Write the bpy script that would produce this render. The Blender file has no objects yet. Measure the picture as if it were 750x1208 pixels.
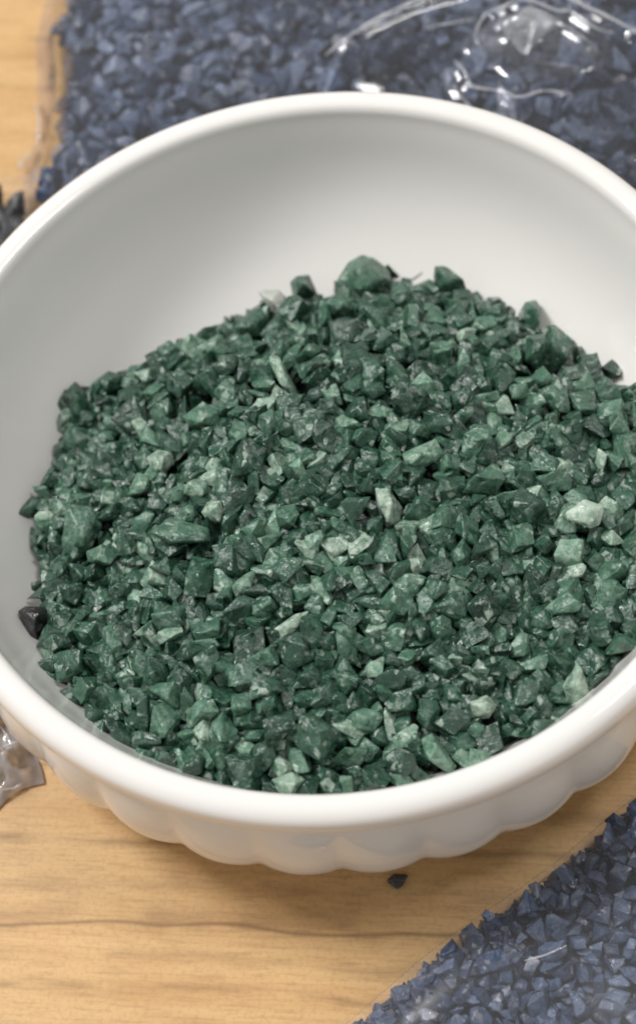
import bpy, bmesh, math, random
import numpy as np
from mathutils import Vector, Quaternion, Matrix, Euler, noise

scene = bpy.context.scene
C = bpy.context.collection
CM = 0.01                      # every length below is in centimetres unless it says otherwise
TABLE = -4.0                   # height of the table top below the bowl's rim, cm

def w3(x, y, z):
    """centimetres measured from the bowl's rim centre -> metres above the table"""
    return Vector((x*CM, y*CM, (z - TABLE)*CM))

# ------------------------------------------------------------------ camera
cam_data = bpy.data.cameras.new('camera')
cam = bpy.data.objects.new('camera', cam_data)
C.objects.link(cam)
FRAME = [[0.981293, 0.192522, -0.0], [-0.16932, 0.86303, -0.475931], [-0.091627, 0.467028, 0.879482]]
M = Matrix(FRAME).to_4x4()
M.translation = w3(-0.4, -15.3614, 25.1066)
cam.matrix_world = M
cam_data.sensor_fit = 'VERTICAL'
cam_data.angle_y = math.radians(32.0)
cam_data.clip_start = 0.01
cam_data.clip_end = 50
cam_data.dof.use_dof = True
cam_data.dof.focus_distance = 0.290
cam_data.dof.aperture_fstop = 8.5
scene.camera = cam

# ------------------------------------------------------------------ room light
world = bpy.data.worlds.new('World')
scene.world = world
world.use_nodes = True
bg = world.node_tree.nodes['Background']
bg.inputs['Strength'].default_value = 1.0
# a lit room: pale ceiling overhead, dimmer walls towards the floor
_t = world.node_tree
_g = _t.nodes.new('ShaderNodeTexCoord'); _s = _t.nodes.new('ShaderNodeSeparateXYZ')
_t.links.new(_g.outputs['Generated'], _s.inputs[0])
_r = _t.nodes.new('ShaderNodeValToRGB')
_e = _r.color_ramp.elements
_e[0].position = 0.0; _e[0].color = (.27, .263, .257, 1)
_e[1].position = .75; _e[1].color = (.46, .45, .44, 1)
_m = _t.nodes.new('ShaderNodeMath'); _m.operation = 'MULTIPLY_ADD'
_m.inputs[1].default_value = .03
_t.links.new(_s.outputs[1], _m.inputs[0]); _t.links.new(_s.outputs[2], _m.inputs[2])
_t.links.new(_m.outputs[0], _r.inputs[0]); _t.links.new(_r.outputs[0], bg.inputs['Color'])

def area_lamp(name, loc, target, sx, sy, watts, col):
    l = bpy.data.lights.new(name, 'AREA')
    l.shape = 'RECTANGLE'; l.size = sx; l.size_y = sy; l.energy = watts; l.color = col
    o = bpy.data.objects.new(name, l); C.objects.link(o)
    o.location = loc
    o.rotation_euler = (Vector(target) - Vector(loc)).to_track_quat('-Z', 'Y').to_euler()
    return o
# ceiling panel above and behind the table, a smaller spot cluster to the left
area_lamp('ceiling_panel', (-0.70, 0.46, 1.12), (0, 0, 0.03), 0.36, 0.26, 15.0, (1.0, 0.98, 0.965))
area_lamp('ceiling_lamp', (0.50, 0.10, 1.28), (0, 0, 0.03), 0.30, 0.20, 4.2, (1.0, 0.985, 0.97))

scene.view_settings.view_transform = 'Standard'
scene.view_settings.look = 'None'
scene.view_settings.exposure = 0.0
scene.view_settings.gamma = 1.0
scene.cycles.max_bounces = 10
scene.cycles.transparent_max_bounces = 16
scene.cycles.pixel_filter_type = 'BLACKMAN_HARRIS'
scene.cycles.filter_width = 1.9
scene.cycles.use_denoising = True

# ------------------------------------------------------------------ helpers
def tag(o, label=None, cat=None, group=None, kind=None):
    if label: o['label'] = label
    if cat: o['category'] = cat
    if group: o['group'] = group
    if kind: o['kind'] = kind
    return o

def obj(name, me, mat=None, parent=None):
    o = bpy.data.objects.new(name, me); C.objects.link(o)
    if mat and not me.materials: me.materials.append(mat)
    if parent: o.parent = parent
    return o

class Nodes:
    def __init__(self, name):
        self.m = bpy.data.materials.new(name); self.m.use_nodes = True
        self.t = self.m.node_tree; self.t.nodes.clear()
        self.out = self.t.nodes.new('ShaderNodeOutputMaterial')
    def n(self, typ, **kw):
        q = self.t.nodes.new('ShaderNode' + typ)
        for k, v in kw.items():
            if k.startswith('i_'):
                q.inputs[k[2:].replace('_', ' ')].default_value = v
            else: setattr(q, k, v)
        return q
    def l(self, a, b): self.t.links.new(a, b)
    def math(self, op, a, b=None, clamp=False):
        q = self.n('Math', operation=op); q.use_clamp = clamp
        for i, v in enumerate((a, b)):
            if v is None: continue
            if isinstance(v, (int, float)): q.inputs[i].default_value = v
            else: self.l(v, q.inputs[i])
        return q.outputs[0]
    def mix(self, f, a, b, blend='MIX'):
        q = self.n('Mix', data_type='RGBA', blend_type=blend)
        for i, v in ((0, f), (6, a), (7, b)):
            if isinstance(v, (int, float)): q.inputs[i].default_value = v
            elif isinstance(v, tuple): q.inputs[i].default_value = v if len(v) == 4 else v + (1,)
            else: self.l(v, q.inputs[i])
        return q.outputs[2]
    def ramp(self, f, *stops):
        q = self.n('ValToRGB'); e = q.color_ramp.elements
        while len(e) < len(stops): e.new(0.5)
        for el, (p, c) in zip(e, stops):
            el.position = p; el.color = c if len(c) == 4 else tuple(c) + (1,)
        self.l(f, q.inputs[0]); return q.outputs[0]
    def noise(self, vec, scale, detail=3.0, rough=.5, dist=0.0):
        q = self.n('TexNoise'); q.inputs['Scale'].default_value = scale
        q.inputs['Detail'].default_value = detail; q.inputs['Roughness'].default_value = rough
        q.inputs['Distortion'].default_value = dist
        self.l(vec, q.inputs['Vector']); return q
    def bump(self, h, strength, dist, normal=None):
        q = self.n('Bump'); q.inputs['Strength'].default_value = strength; q.inputs['Distance'].default_value = dist
        self.l(h, q.inputs['Height'])
        if normal: self.l(normal, q.inputs['Normal'])
        return q.outputs[0]

# ------------------------------------------------------------------ materials
def wood_material():
    N = Nodes('oak_laminate')
    tc = N.n('TexCoord'); mp = N.n('Mapping'); N.l(tc.outputs['Object'], mp.inputs[0])
    mp.inputs['Rotation'].default_value = (0, 0, math.radians(13.5))
    v = mp.outputs[0]
    st = N.n('Mapping'); N.l(v, st.inputs[0]); st.inputs['Scale'].default_value = (11, 170, 1)
    fine = N.n('Mapping'); N.l(v, fine.inputs[0]); fine.inputs['Scale'].default_value = (140, 1300, 1)
    broad = N.noise(st.outputs[0], 1.0, 5, .6, .6).outputs['Fac']
    por = N.noise(fine.outputs[0], 1.0, 3, .6).outputs['Fac']
    blot = N.noise(v, 32, 6, .62).outputs['Fac']
    spk = N.noise(v, 1100, 3, .7).outputs['Fac']
    col = N.ramp(broad, (.18, (.43, .25, .10)), (.42, (.61, .37, .16)), (.62, (.68, .44, .205)), (.85, (.54, .32, .135)))
    col = N.mix(N.math('MULTIPLY', N.ramp(blot, (.40, (0, 0, 0)), (.62, (1, 1, 1))), .65), col, (.72, .475, .22))
    col = N.mix(N.math('MULTIPLY', N.ramp(por, (.30, (1, 1, 1)), (.52, (0, 0, 0))), .36), col, (.33, .18, .07))
    col = N.mix(N.math('MULTIPLY', N.ramp(spk, (.36, (1, 1, 1)), (.52, (0, 0, 0))), .26), col, (.36, .21, .09))
    # a few long dark growth-ring lines, each wavering along the plank
    sep = N.n('SeparateXYZ'); N.l(v, sep.inputs[0])
    wob = N.noise(v, 22, 2, .5).outputs['Fac']
    lone = N.noise(v, 45, 2, .5).outputs['Fac']
    for (y0, w, amt, amp, whole) in ((-.0757, .00060, .58, .0075, 1), (-.0742, .0030, .30, .006, 0), (-.0612, .0013, .45, .006, 0), (-.0860, .0010, .45, .006, 0), (-.0810, .0016, .25, .008, 0), (-.0690, .0020, .28, .007, 0), (-.0930, .0016, .35, .007, 0), (-.0540, .0018, .3, .007, 0), (.080, .002, .35, .008, 0), (.092, .0015, .4, .008, 0), (.105, .0025, .35, .008, 0), (.120, .0016, .4, .008, 0), (.138, .002, .3, .008, 0)):
        yy = N.math('ADD', N.math('SUBTRACT', sep.outputs[1], y0), N.math('MULTIPLY', N.math('SUBTRACT', wob, .5), amp))
        d = N.math('DIVIDE', N.math('ABSOLUTE', yy), N.math('MULTIPLY', N.math('ADD', .15, N.noise(v, 160, 3, .6).outputs['Fac']), w*1.5))
        k = N.math('MULTIPLY', N.math('SUBTRACT', 1.0, d, True), amt if whole else N.math('MULTIPLY', N.ramp(lone, (.42, (0, 0, 0)), (.55, (1, 1, 1))), amt))
        col = N.mix(k, col, (.13, .06, .025))
    b = N.n('BsdfPrincipled'); N.l(col, b.inputs['Base Color'])
    b.inputs['Roughness'].default_value = .42; b.inputs['Specular IOR Level'].default_value = .35
    N.l(N.bump(N.math('ADD', por, spk), .12, .0002), b.inputs['Normal'])
    N.l(b.outputs[0], N.out.inputs[0]); return N.m

def ceramic_material():
    N = Nodes('white_glazed_ceramic')
    tc = N.n('TexCoord')
    b = N.n('BsdfPrincipled')
    n1 = N.noise(tc.outputs['Object'], 30, 3, .5).outputs['Fac']
    col = N.mix(n1, (.835, .82, .79), (.86, .845, .815))
    sp = N.n('TexVoronoi'); sp.inputs['Scale'].default_value = 55; N.l(tc.outputs['Object'], sp.inputs['Vector'])
    sep = N.n('SeparateColor'); N.l(sp.outputs['Color'], sep.inputs[0])
    speck = N.math('MULTIPLY', N.math('LESS_THAN', sp.outputs['Distance'], .022), N.math('GREATER_THAN', sep.outputs[0], .8))
    col = N.mix(N.math('MULTIPLY', speck, .55), col, (.25, .22, .18))
    N.l(col, b.inputs['Base Color'])
    b.inputs['Roughness'].default_value = .09; b.inputs['IOR'].default_value = 1.5
    N.l(N.bump(N.noise(tc.outputs['Object'], 120, 2, .5).outputs['Fac'], .05, .0004), b.inputs['Normal'])
    N.l(b.outputs[0], N.out.inputs[0]); return N.m

def stone_material(name, dark, mid, light, pale, rough=.34, facet=.55, glow=0):
    """broken mineral: 'tint' on the mesh holds tone, frosting and a seed of each chip"""
    N = Nodes(name)
    tc = N.n('TexCoord'); at = N.n('Attribute'); at.attribute_name = 'tint'
    sep = N.n('SeparateColor'); N.l(at.outputs['Color'], sep.inputs[0])
    tone, frost, seed = sep.outputs
    off = N.n('CombineXYZ'); 
    for i in range(3): N.l(N.math('MULTIPLY', seed, (0.7, 1.3, 2.1)[i]), off.inputs[i])
    ad = N.n('VectorMath', operation='ADD'); N.l(tc.outputs['Object'], ad.inputs[0]); N.l(off.outputs[0], ad.inputs[1])
    v = ad.outputs[0]
    a = N.noise(v, 420, 4, .6, .4).outputs['Fac']
    g = N.noise(v, 1500, 3, .65).outputs['Fac']
    t2 = N.math('ADD', tone, N.math('MULTIPLY', N.math('SUBTRACT', a, .5), .75))
    t2 = N.math('ADD', t2, N.math('MULTIPLY', N.math('SUBTRACT', g, .5), .35), True)
    col = N.ramp(t2, (0, dark), (.5, mid), (1, light))
    fm = N.math('ADD', N.math('MULTIPLY', frost, 1.15), N.math('MULTIPLY', N.math('SUBTRACT', N.noise(v, 700, 4, .7).outputs['Fac'], .55), 3.2), True)
    fm = N.math('MULTIPLY', fm, N.math('ADD', .22, N.math('MULTIPLY', frost, 1.4), True))
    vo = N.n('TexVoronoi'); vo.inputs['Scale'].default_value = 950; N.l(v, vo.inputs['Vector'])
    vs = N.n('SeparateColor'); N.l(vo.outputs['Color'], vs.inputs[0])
    glint_patch = N.math('MULTIPLY', N.math('GREATER_THAN', vs.outputs[1], .88), N.ramp(N.noise(v, 380, 2).outputs['Fac'], (.46, (0, 0, 0)), (.60, (.52, .52, .52))))
    fm = N.math('MAXIMUM', fm, glint_patch)                       # cleavage glints painted as pale cells
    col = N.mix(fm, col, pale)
    sub = N.n('VectorMath', operation='SUBTRACT'); N.l(vo.outputs['Color'], sub.inputs[0]); sub.inputs[1].default_value = (.5, .5, .5)
    sc = N.n('VectorMath', operation='SCALE'); N.l(sub.outputs[0], sc.inputs[0])
    N.l(N.math('MULTIPLY', N.ramp(N.noise(v, 500, 2).outputs['Fac'], (.40, (0, 0, 0)), (.60, (1, 1, 1))), facet), sc.inputs['Scale'])
    geo = N.n('NewGeometry')
    ad2 = N.n('VectorMath', operation='ADD'); N.l(geo.outputs['Normal'], ad2.inputs[0]); N.l(sc.outputs[0], ad2.inputs[1])
    nm = N.n('VectorMath', operation='NORMALIZE'); N.l(ad2.outputs[0], nm.inputs[0])
    b = N.n('BsdfPrincipled'); N.l(col, b.inputs['Base Color'])
    N.l(N.bump(N.math('ADD', g, N.math('MULTIPLY', a, 1.5)), .55, .0004, nm.outputs[0]), b.inputs['Normal'])
    gloss = N.math('SUBTRACT', 1.0, N.math('MULTIPLY', N.math('LESS_THAN', vs.outputs[0], .25), .7))     # some cleavage faces are glassy
    N.l(N.math('MULTIPLY', N.math('ADD', rough - .16, N.math('MULTIPLY', a, .40)), gloss), b.inputs['Roughness'])
    b.inputs['IOR'].default_value = 1.66
    if glow:
        b.inputs['Subsurface Weight'].default_value = glow
        b.inputs['Subsurface Radius'].default_value = (.35, 1, .65)
        b.inputs['Subsurface Scale'].default_value = .0012
    N.l(b.outputs[0], N.out.inputs[0]); return N.m

def film_material(name, milk=.03, gain=1.5, rough=.07, wr=1.0):
    N = Nodes(name)
    tc = N.n('TexCoord')
    tr = N.n('BsdfTransparent'); tr.inputs[0].default_value = (.97, .975, .985, 1)
    gl = N.n('BsdfGlossy'); gl.inputs['Roughness'].default_value = rough; gl.inputs['Color'].default_value = (1, 1, 1, 1)
    df = N.n('BsdfDiffuse'); df.inputs[0].default_value = (.80, .82, .86, 1)
    n1 = N.noise(tc.outputs['Object'], 90, 2, .5, .8).outputs['Fac']
    n2 = N.noise(tc.outputs['Object'], 520, 2, .5, .4).outputs['Fac']
    wrinkle = N.bump(N.math('ADD', n1, N.math('MULTIPLY', n2, .12)), .06*wr, .0012)
    N.l(wrinkle, gl.inputs['Normal'])
    fr = N.n('Fresnel'); fr.inputs[0].default_value = 1.5; N.l(wrinkle, fr.inputs['Normal'])
    f = N.math('MULTIPLY', fr.outputs[0], gain, True)
    m1 = N.n('MixShader'); m1.inputs[0].default_value = milk; N.l(tr.outputs[0], m1.inputs[1]); N.l(df.outputs[0], m1.inputs[2])
    m2 = N.n('MixShader'); N.l(f, m2.inputs[0]); N.l(m1.outputs[0], m2.inputs[1]); N.l(gl.outputs[0], m2.inputs[2])
    N.l(m2.outputs[0], N.out.inputs[0]); return N.m

MAT_WOOD = wood_material()
MAT_CERAMIC = ceramic_material()
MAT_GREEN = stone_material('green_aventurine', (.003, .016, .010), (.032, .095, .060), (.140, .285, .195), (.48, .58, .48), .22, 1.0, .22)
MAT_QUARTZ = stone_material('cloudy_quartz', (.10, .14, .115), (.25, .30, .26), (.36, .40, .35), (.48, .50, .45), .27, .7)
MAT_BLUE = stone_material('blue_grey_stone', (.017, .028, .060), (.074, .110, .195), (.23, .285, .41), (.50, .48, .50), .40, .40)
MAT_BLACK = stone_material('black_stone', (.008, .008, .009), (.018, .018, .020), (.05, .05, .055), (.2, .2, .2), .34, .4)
MAT_FILM = film_material('clear_plastic_film')
MAT_HAZY = film_material('hazy_plastic_film', .05, .35, .30, 1.0)
MAT_CREASE_HIGHLIGHT = film_material('crease_highlight_plastic', .50, 3.2, .10, .6)  # whitened film, so fold highlights are put into the colour
MAT_CRUMPLE_GLARE = film_material('crumple_and_glare_plastic', .34, 3.0, .10, 2)  # left bag's crumpled corner, and the whitened glare on the back bag
MAT_SEAM = film_material('welded_plastic_edge', .07, 1.2, .14, 1.5)

# ------------------------------------------------------------------ the table
def make_table():
    bm = bmesh.new()
    bmesh.ops.create_grid(bm, x_segments=2, y_segments=2, size=.6)
    me = bpy.data.meshes.new('tabletop'); 
    g = bmesh.ops.extrude_face_region(bm, geom=bm.faces[:])
    bmesh.ops.translate(bm, verts=[e for e in g['geom'] if isinstance(e, bmesh.types.BMVert)], vec=(0, 0, -.025))
    bmesh.ops.recalc_face_normals(bm, faces=bm.faces)
    bm.to_mesh(me); bm.free()
    return tag(obj('tabletop', me, MAT_WOOD), 'light brown wood grain tabletop under the white bowl', 'table', kind='structure')
make_table()

# ------------------------------------------------------------------ the bowl
INNER = [(6.60, -.02), (6.535, -.06), (6.485, -.14), (6.45, -.28), (6.34, -.6), (6.13, -1.2), (5.80, -1.8), (5.30, -2.38), (4.64, -2.86), (3.8, -3.2), (2.0, -3.36), (.6, -3.4)]
OUTER = [(6.70, .0), (6.82, -.02), (6.92, -.08), (6.98, -.17), (7.0, -.30), (6.99, -.40), (6.93, -.46), (6.83, -.49), (6.77, -.54)]
# below the rim: radius, height, share of the fluting
WALL = [(6.76, -.62, .05), (6.81, -.8, .35), (6.91, -1.15, .8), (6.98, -1.6, 1), (7.0, -2.0, 1), (6.97, -2.4, 1), (6.86, -2.75, .95), (6.62, -3.05, .85), (6.28, -3.3, .7), (5.85, -3.54, .5), (5.35, -3.73, .25), (4.95, -3.83, .05), (4.85, -3.9, 0), (4.8, -3.98, 0), (4.65, -4.0, 0), (4.4, -3.96, 0), (4.2, -3.80, 0), (2, -3.74, 0)]
LOBES = 33
def make_bowl():
    n = LOBES*14
    coarse = [(r, z, 0) for r, z in reversed(INNER)] + [(r, z, 0) for r, z in OUTER] + list(WALL)
    prof = []                                   # the profile again, four times as fine, as a smooth curve
    for i in range(len(coarse) - 1):
        q = [coarse[max(0, i - 1)], coarse[i], coarse[i + 1], coarse[min(len(coarse) - 1, i + 2)]]
        for k in range(3):
            t = k/3
            prof.append(tuple(.5*(2*q[1][c] + (q[2][c] - q[0][c])*t + (2*q[0][c] - 5*q[1][c] + 4*q[2][c] - q[3][c])*t*t + (3*q[1][c] - q[0][c] - 3*q[2][c] + q[3][c])*t**3) for c in range(3)))
    prof.append(coarse[-1])
    vs = [(0, 0, (-3.4 - TABLE)*CM)]; fs = []
    for r, z, s in prof:
        for k in range(n):
            a = 2*math.pi*k/n
            c = abs(math.cos(LOBES*a*.5 + -1.249))           # rounded lobes meeting in narrow valleys
            rr = r + s*(.135*(c**.8) - .06)
            vs.append((rr*CM*math.cos(a), rr*CM*math.sin(a), (z - TABLE)*CM))
    for k in range(n): fs.append((0, 1 + k, 1 + (k + 1) % n))
    for j in range(len(prof) - 1):
        for k in range(n):
            a, b = 1 + j*n + k, 1 + j*n + (k + 1) % n
            fs.append((a, a + n, b + n, b))
    last = 1 + (len(prof) - 1)*n; vs.append((0, 0, (-3.74 - TABLE)*CM))
    for k in range(n): fs.append((last + k, len(vs) - 1, last + (k + 1) % n))
    me = bpy.data.meshes.new('bowl'); me.from_pydata(vs, [], fs); me.update()
    bm = bmesh.new(); bm.from_mesh(me); bmesh.ops.recalc_face_normals(bm, faces=bm.faces); bm.to_mesh(me); bm.free()
    for p in me.polygons: p.use_smooth = True
    o = obj('bowl', me, MAT_CERAMIC)
    return tag(o, 'white glazed ceramic bowl with fluted outside wall, heaped with green stone chips', 'bowl')
make_bowl()

# settled chips: kind of chip, place in 1/100 cm, turn in degrees, size in 1/100 cm; the ones that show largest come first
CHIP_DATA = {
'green': (273, [
(5,-107,-519,-85,48,1,130,61),(5,-248,-213,-71,-69,-32,-126,61),(5,-135,-19,-69,-121,-6,-106,58),(10,147,34,-68,97,-23,-45,58),(5,-189,-342,-91,81,22,-101,61),
(30,237,-131,-79,-115,28,-9,61),(0,295,-200,-83,-14,33,42,59),(0,-481,-298,-124,-30,170,10,58),(22,-171,-423,-76,152,-5,-27,58),(0,-331,165,-162,-60,-140,-38,58),
(23,403,30,-147,12,-7,134,61),(35,-202,104,-112,-89,22,121,59),(15,-237,214,-159,145,-17,-48,61),(10,347,-293,-98,-8,95,54,56),(10,-122,-374,-75,24,-6,-156,52),
(30,-164,-499,-80,10,-170,4,55),(0,-188,-281,-86,86,11,-134,54),(10,339,-468,-116,-140,2,-66,55),(1,151,-566,-132,-5,163,50,60),(23,225,-506,-102,-139,18,26,56),
(23,-197,-521,-115,60,24,-127,61),(30,-340,-435,-104,-73,44,-119,52),(30,186,-224,-84,-146,6,79,56),(37,-335,-394,-96,-77,153,-28,59),(13,69,-510,-113,24,-26,110,57),
(36,357,-150,-114,38,8,-2,57),(13,8,-579,-105,12,28,-27,55),(31,22,-447,-102,-35,12,-175,55),(11,-249,-301,-87,158,18,11,57),(10,-85,-340,-85,-20,136,54,53),
(13,240,-62,-84,-22,-7,26,57),(15,29,-483,-105,2,170,3,55),(10,66,244,-135,36,-29,-135,53),(29,-211,-242,-78,11,-147,-65,57),(10,393,-366,-116,7,-36,-138,51),
(33,-38,14,-54,156,-8,27,60),(24,-166,-94,-61,31,2,29,57),(0,-88,335,-184,2,-159,34,55),(15,205,-460,-114,-52,125,-9,54),(19,-418,-434,-113,-109,-9,119,58),
(5,283,-322,-109,-116,-47,62,52),(3,-251,-474,-95,-148,3,-115,58),(36,142,102,-96,150,-4,-86,60),(5,-199,-202,-64,-20,-9,83,51),(5,-230,-536,-102,-135,-26,-35,47),
(6,-277,-263,-102,33,20,-111,61),(30,364,-425,-114,114,-39,-107,52),(5,-9,338,-173,-11,64,36,55),(10,-1,162,-100,-10,-33,36,56),(18,62,-21,-65,62,-22,-178,60),
(5,-257,-362,-80,-82,16,40,52),(5,141,-343,-81,-102,-34,-24,47),(3,-469,-164,-148,84,27,-62,58),(29,-386,-453,-122,-114,-23,-10,60),(1,275,-248,-91,-160,19,53,54),
(31,-86,-440,-101,-141,-5,-123,53),(16,-33,-596,-110,-30,9,-41,60),(0,58,-322,-85,85,-144,-35,52),(23,-31,-502,-104,55,-11,-7,53),(35,443,9,-156,-81,4,95,54),
(25,-142,-540,-109,101,26,-85,57),(1,103,-529,-109,-165,13,-2,54),(35,449,-39,-151,-122,14,-49,60),(10,387,-459,-111,-27,50,-145,55),(10,96,114,-92,18,-43,85,52),
(33,-107,-237,-58,-25,-32,-3,57),(12,123,-173,-72,-54,6,-158,54),(5,-350,-360,-107,-51,51,-149,51),(23,357,-228,-106,-8,169,38,55),(31,-3,-10,-50,-11,23,-85,52),
(15,297,-427,-113,-43,152,44,51),(23,-335,12,-132,-148,-43,-30,59),(21,164,-395,-97,10,-22,23,53),(1,-208,-462,-107,87,-4,165,53),(0,-275,-103,-104,-165,-17,-58,54),
(23,314,-376,-90,-156,-9,-19,54),(15,-45,-98,-67,56,21,-34,54),(31,-411,-273,-122,-111,9,-80,54),(32,-59,-157,-75,149,-23,-79,56),(5,323,-348,-117,50,31,-86,55),
(35,-58,-547,-118,25,-155,-22,54),(7,-52,-442,-100,-45,63,-119,53),(30,132,-273,-92,-93,-150,-23,51),(30,-288,-144,-97,-11,159,-61,53),(2,453,-148,-158,-23,5,-106,57),
(21,-113,270,-167,-27,-15,-129,56),(19,20,-537,-121,-2,-26,16,54),(23,-337,-64,-131,23,-34,12,55),(9,-156,-132,-73,8,-7,78,59),(13,-434,178,-207,-32,7,153,57),
(1,-499,-183,-170,-161,-15,-3,57),(10,-442,-368,-133,-2,-15,-160,52),(5,-466,-7,-174,64,-134,6,52),(17,-321,-181,-112,-24,2,-44,56),(26,-101,-414,-92,-10,-137,30,54),
(3,-394,-164,-134,-20,31,-62,61),(5,-308,-266,-89,-132,-19,-15,44),(23,82,-300,-76,4,170,-7,52),(33,60,34,-64,-40,13,158,57),(1,-459,-352,-123,15,98,-49,54),
(30,182,-134,-87,162,14,-7,50),(20,-503,-254,-136,3,135,25,55),(5,-282,-434,-102,162,-55,21,45),(0,-496,-132,-157,-74,-153,26,51),(21,345,-110,-116,-4,-17,-10,53),
(2,-374,-247,-120,-48,-9,62,57),(25,-169,-448,-90,-68,-33,-91,56),(5,488,-97,-146,132,-37,89,51),(8,-148,214,-128,-165,-1,10,56),(4,130,265,-145,-9,-170,-48,55),
(15,-268,-403,-107,147,12,107,51),(13,109,-374,-97,172,-40,16,53),(0,77,154,-99,-74,-154,3,53),(18,-407,-116,-121,124,23,-3,55),(26,190,-92,-85,55,-66,-145,56),
(9,313,232,-186,-83,164,0,55),(34,-3,-184,-57,143,6,-59,55),(18,-72,-301,-92,-53,22,-121,55),(10,491,25,-168,-14,135,-99,52),(23,-105,-586,-121,57,-5,-65,55),
(20,395,-89,-131,-148,-4,19,56),(3,0,-383,-93,77,-37,151,54),(28,-91,-140,-64,-3,58,136,55),(0,435,-208,-147,-25,16,130,55),(5,99,-410,-108,27,40,172,44),
(38,191,-327,-98,14,-148,-52,55),(25,316,172,-168,98,-16,-145,58),(22,408,-53,-131,2,34,-80,53),(24,-182,-126,-76,70,-11,50,57),(12,-23,-458,-110,-52,-20,120,53),
(37,-172,-381,-72,-29,162,5,53),(7,-465,-133,-154,-21,68,-129,57),(15,-92,-246,-80,-54,4,-94,57),(37,29,-282,-77,10,-174,-55,53),(31,462,-182,-148,9,1,72,52),
(37,311,67,-132,65,-10,-114,56),(16,144,291,-162,-35,-1,173,61),(13,173,-262,-84,63,-18,72,54),(6,17,-209,-67,51,-164,47,56),(6,-40,-541,-130,1,15,-166,55),
(30,-55,208,-127,35,151,21,53),(30,288,-471,-114,64,17,-3,50),(31,163,-198,-72,-44,-30,-136,50),(15,-107,-56,-83,5,-174,-44,52),(23,-313,64,-136,-135,20,-106,53),
(33,-38,-380,-83,26,-39,95,54),(21,58,-454,-112,24,1,-142,53),(35,241,-291,-97,-96,13,-3,52),(7,206,-257,-74,60,24,-139,54),(35,99,-94,-61,-51,7,-155,53),
(10,-209,-392,-81,-158,28,1,48),(33,105,-441,-104,27,118,114,53),(25,272,245,-177,-178,14,27,51),(26,390,-224,-130,12,166,28,53),(11,384,-59,-127,-39,1,-86,53),
(1,-451,-251,-129,-62,-16,143,49),(8,278,-385,-105,7,-163,66,53),(33,407,-302,-132,12,-7,-104,61),(18,-216,-436,-95,-5,122,-32,55),(11,189,251,-151,65,25,-117,60),
(20,231,213,-158,-95,20,62,56),(29,193,123,-125,158,16,-2,61),(37,-183,187,-138,57,20,-82,53),(5,133,-514,-117,73,78,-32,44),(7,56,-231,-70,-41,-2,76,50),
(8,-391,-23,-144,-3,-61,-40,60),(10,131,-206,-79,22,126,-45,51),(38,408,-328,-112,142,-26,-16,52),(38,-309,-298,-94,20,-7,35,54),(20,256,-484,-125,-143,1,-52,55),
(33,311,-401,-102,161,4,-51,52),(19,-419,-306,-123,-48,-12,106,52),(36,382,-184,-127,-22,-173,-60,52),(34,-485,-103,-151,18,-47,-77,61),(30,-275,290,-197,72,-37,-65,51),
(21,419,-230,-122,93,-9,-76,53),(36,66,-542,-130,-12,-6,126,50),(30,-18,-201,-81,117,-11,4,51),(8,-67,-228,-82,-94,12,141,56),(35,392,-142,-131,67,149,36,56),
(22,-298,-165,-100,-60,31,47,54),(26,-378,-422,-114,16,33,-80,53),(0,-283,-188,-107,-55,27,60,52),(29,-36,203,-126,-179,-4,57,54),(18,-230,-38,-93,-35,19,-6,54),
(36,7,134,-103,48,6,30,51),(13,235,32,-90,126,-58,8,54),(28,-10,-523,-122,-45,-141,60,53),(35,171,-65,-94,-80,5,42,51),(36,-330,-236,-120,56,-13,46,55),
(25,189,-19,-67,164,8,-4,50),(1,234,256,-176,11,-23,-159,56),(21,-120,-442,-108,-21,-40,-59,52),(22,-296,-357,-103,172,1,6,54),(11,406,-255,-129,-127,9,62,52),
(20,-166,-546,-123,-112,36,10,51),(19,-471,9,-158,-50,17,138,55),(17,-127,-270,-86,-30,11,-68,57),(3,-487,-348,-143,-42,-134,-54,58),(33,198,36,-92,-5,-24,-66,53),
(9,-59,-275,-85,-137,-6,116,53),(23,65,-376,-99,-14,169,34,54),(39,-141,-223,-74,121,-1,-36,54),(0,107,-36,-72,-26,142,58,53),(13,306,22,-126,15,12,127,53),
(3,113,-559,-119,42,-32,-29,50),(32,-65,-573,-131,109,-17,126,51),(23,230,-427,-113,5,-42,41,50),(14,-41,-262,-82,-19,-40,-94,55),(12,23,-158,-45,-180,-3,17,50),
(8,-1,198,-115,130,-29,-7,56),(4,105,-324,-86,-41,10,72,53),(31,39,-384,-91,-165,-29,21,48),(38,308,-135,-108,-103,-12,152,52),(8,286,138,-155,32,159,-70,56),
(13,207,-524,-121,173,-2,-43,52),(5,-307,-40,-123,-133,115,21,43),(25,-52,85,-85,6,0,168,52),(20,386,-302,-126,3,124,-51,53),(5,-166,-190,-79,95,102,47,50),
(22,-159,-260,-70,93,-28,-29,53),(5,-421,-183,-146,12,30,-150,38),(31,258,-384,-110,-146,-27,96,47),(0,-501,-7,-190,-71,28,150,54),(15,492,-41,-146,60,25,84,50),
(38,-205,-491,-112,9,-27,3,53),(30,-174,298,-189,24,-38,-105,54),(11,-97,-190,-84,-4,-23,-163,54),(30,-354,-36,-124,-8,-16,9,46),(34,336,-321,-105,-31,-28,0,52),
(21,-143,-412,-89,-5,-142,-56,51),(31,-329,230,-193,-4,-30,-139,53),(5,436,-311,-140,35,19,-130,54),(11,47,-99,-76,-133,5,-90,53),(26,145,-227,-68,139,28,-90,50),
(4,-45,-124,-70,-23,-154,6,52),(25,448,-244,-123,56,20,-171,51),(16,-240,-422,-101,12,-31,-130,51),(19,34,21,-76,84,-18,-36,54),(13,-228,-384,-108,-55,-36,173,55),
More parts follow.
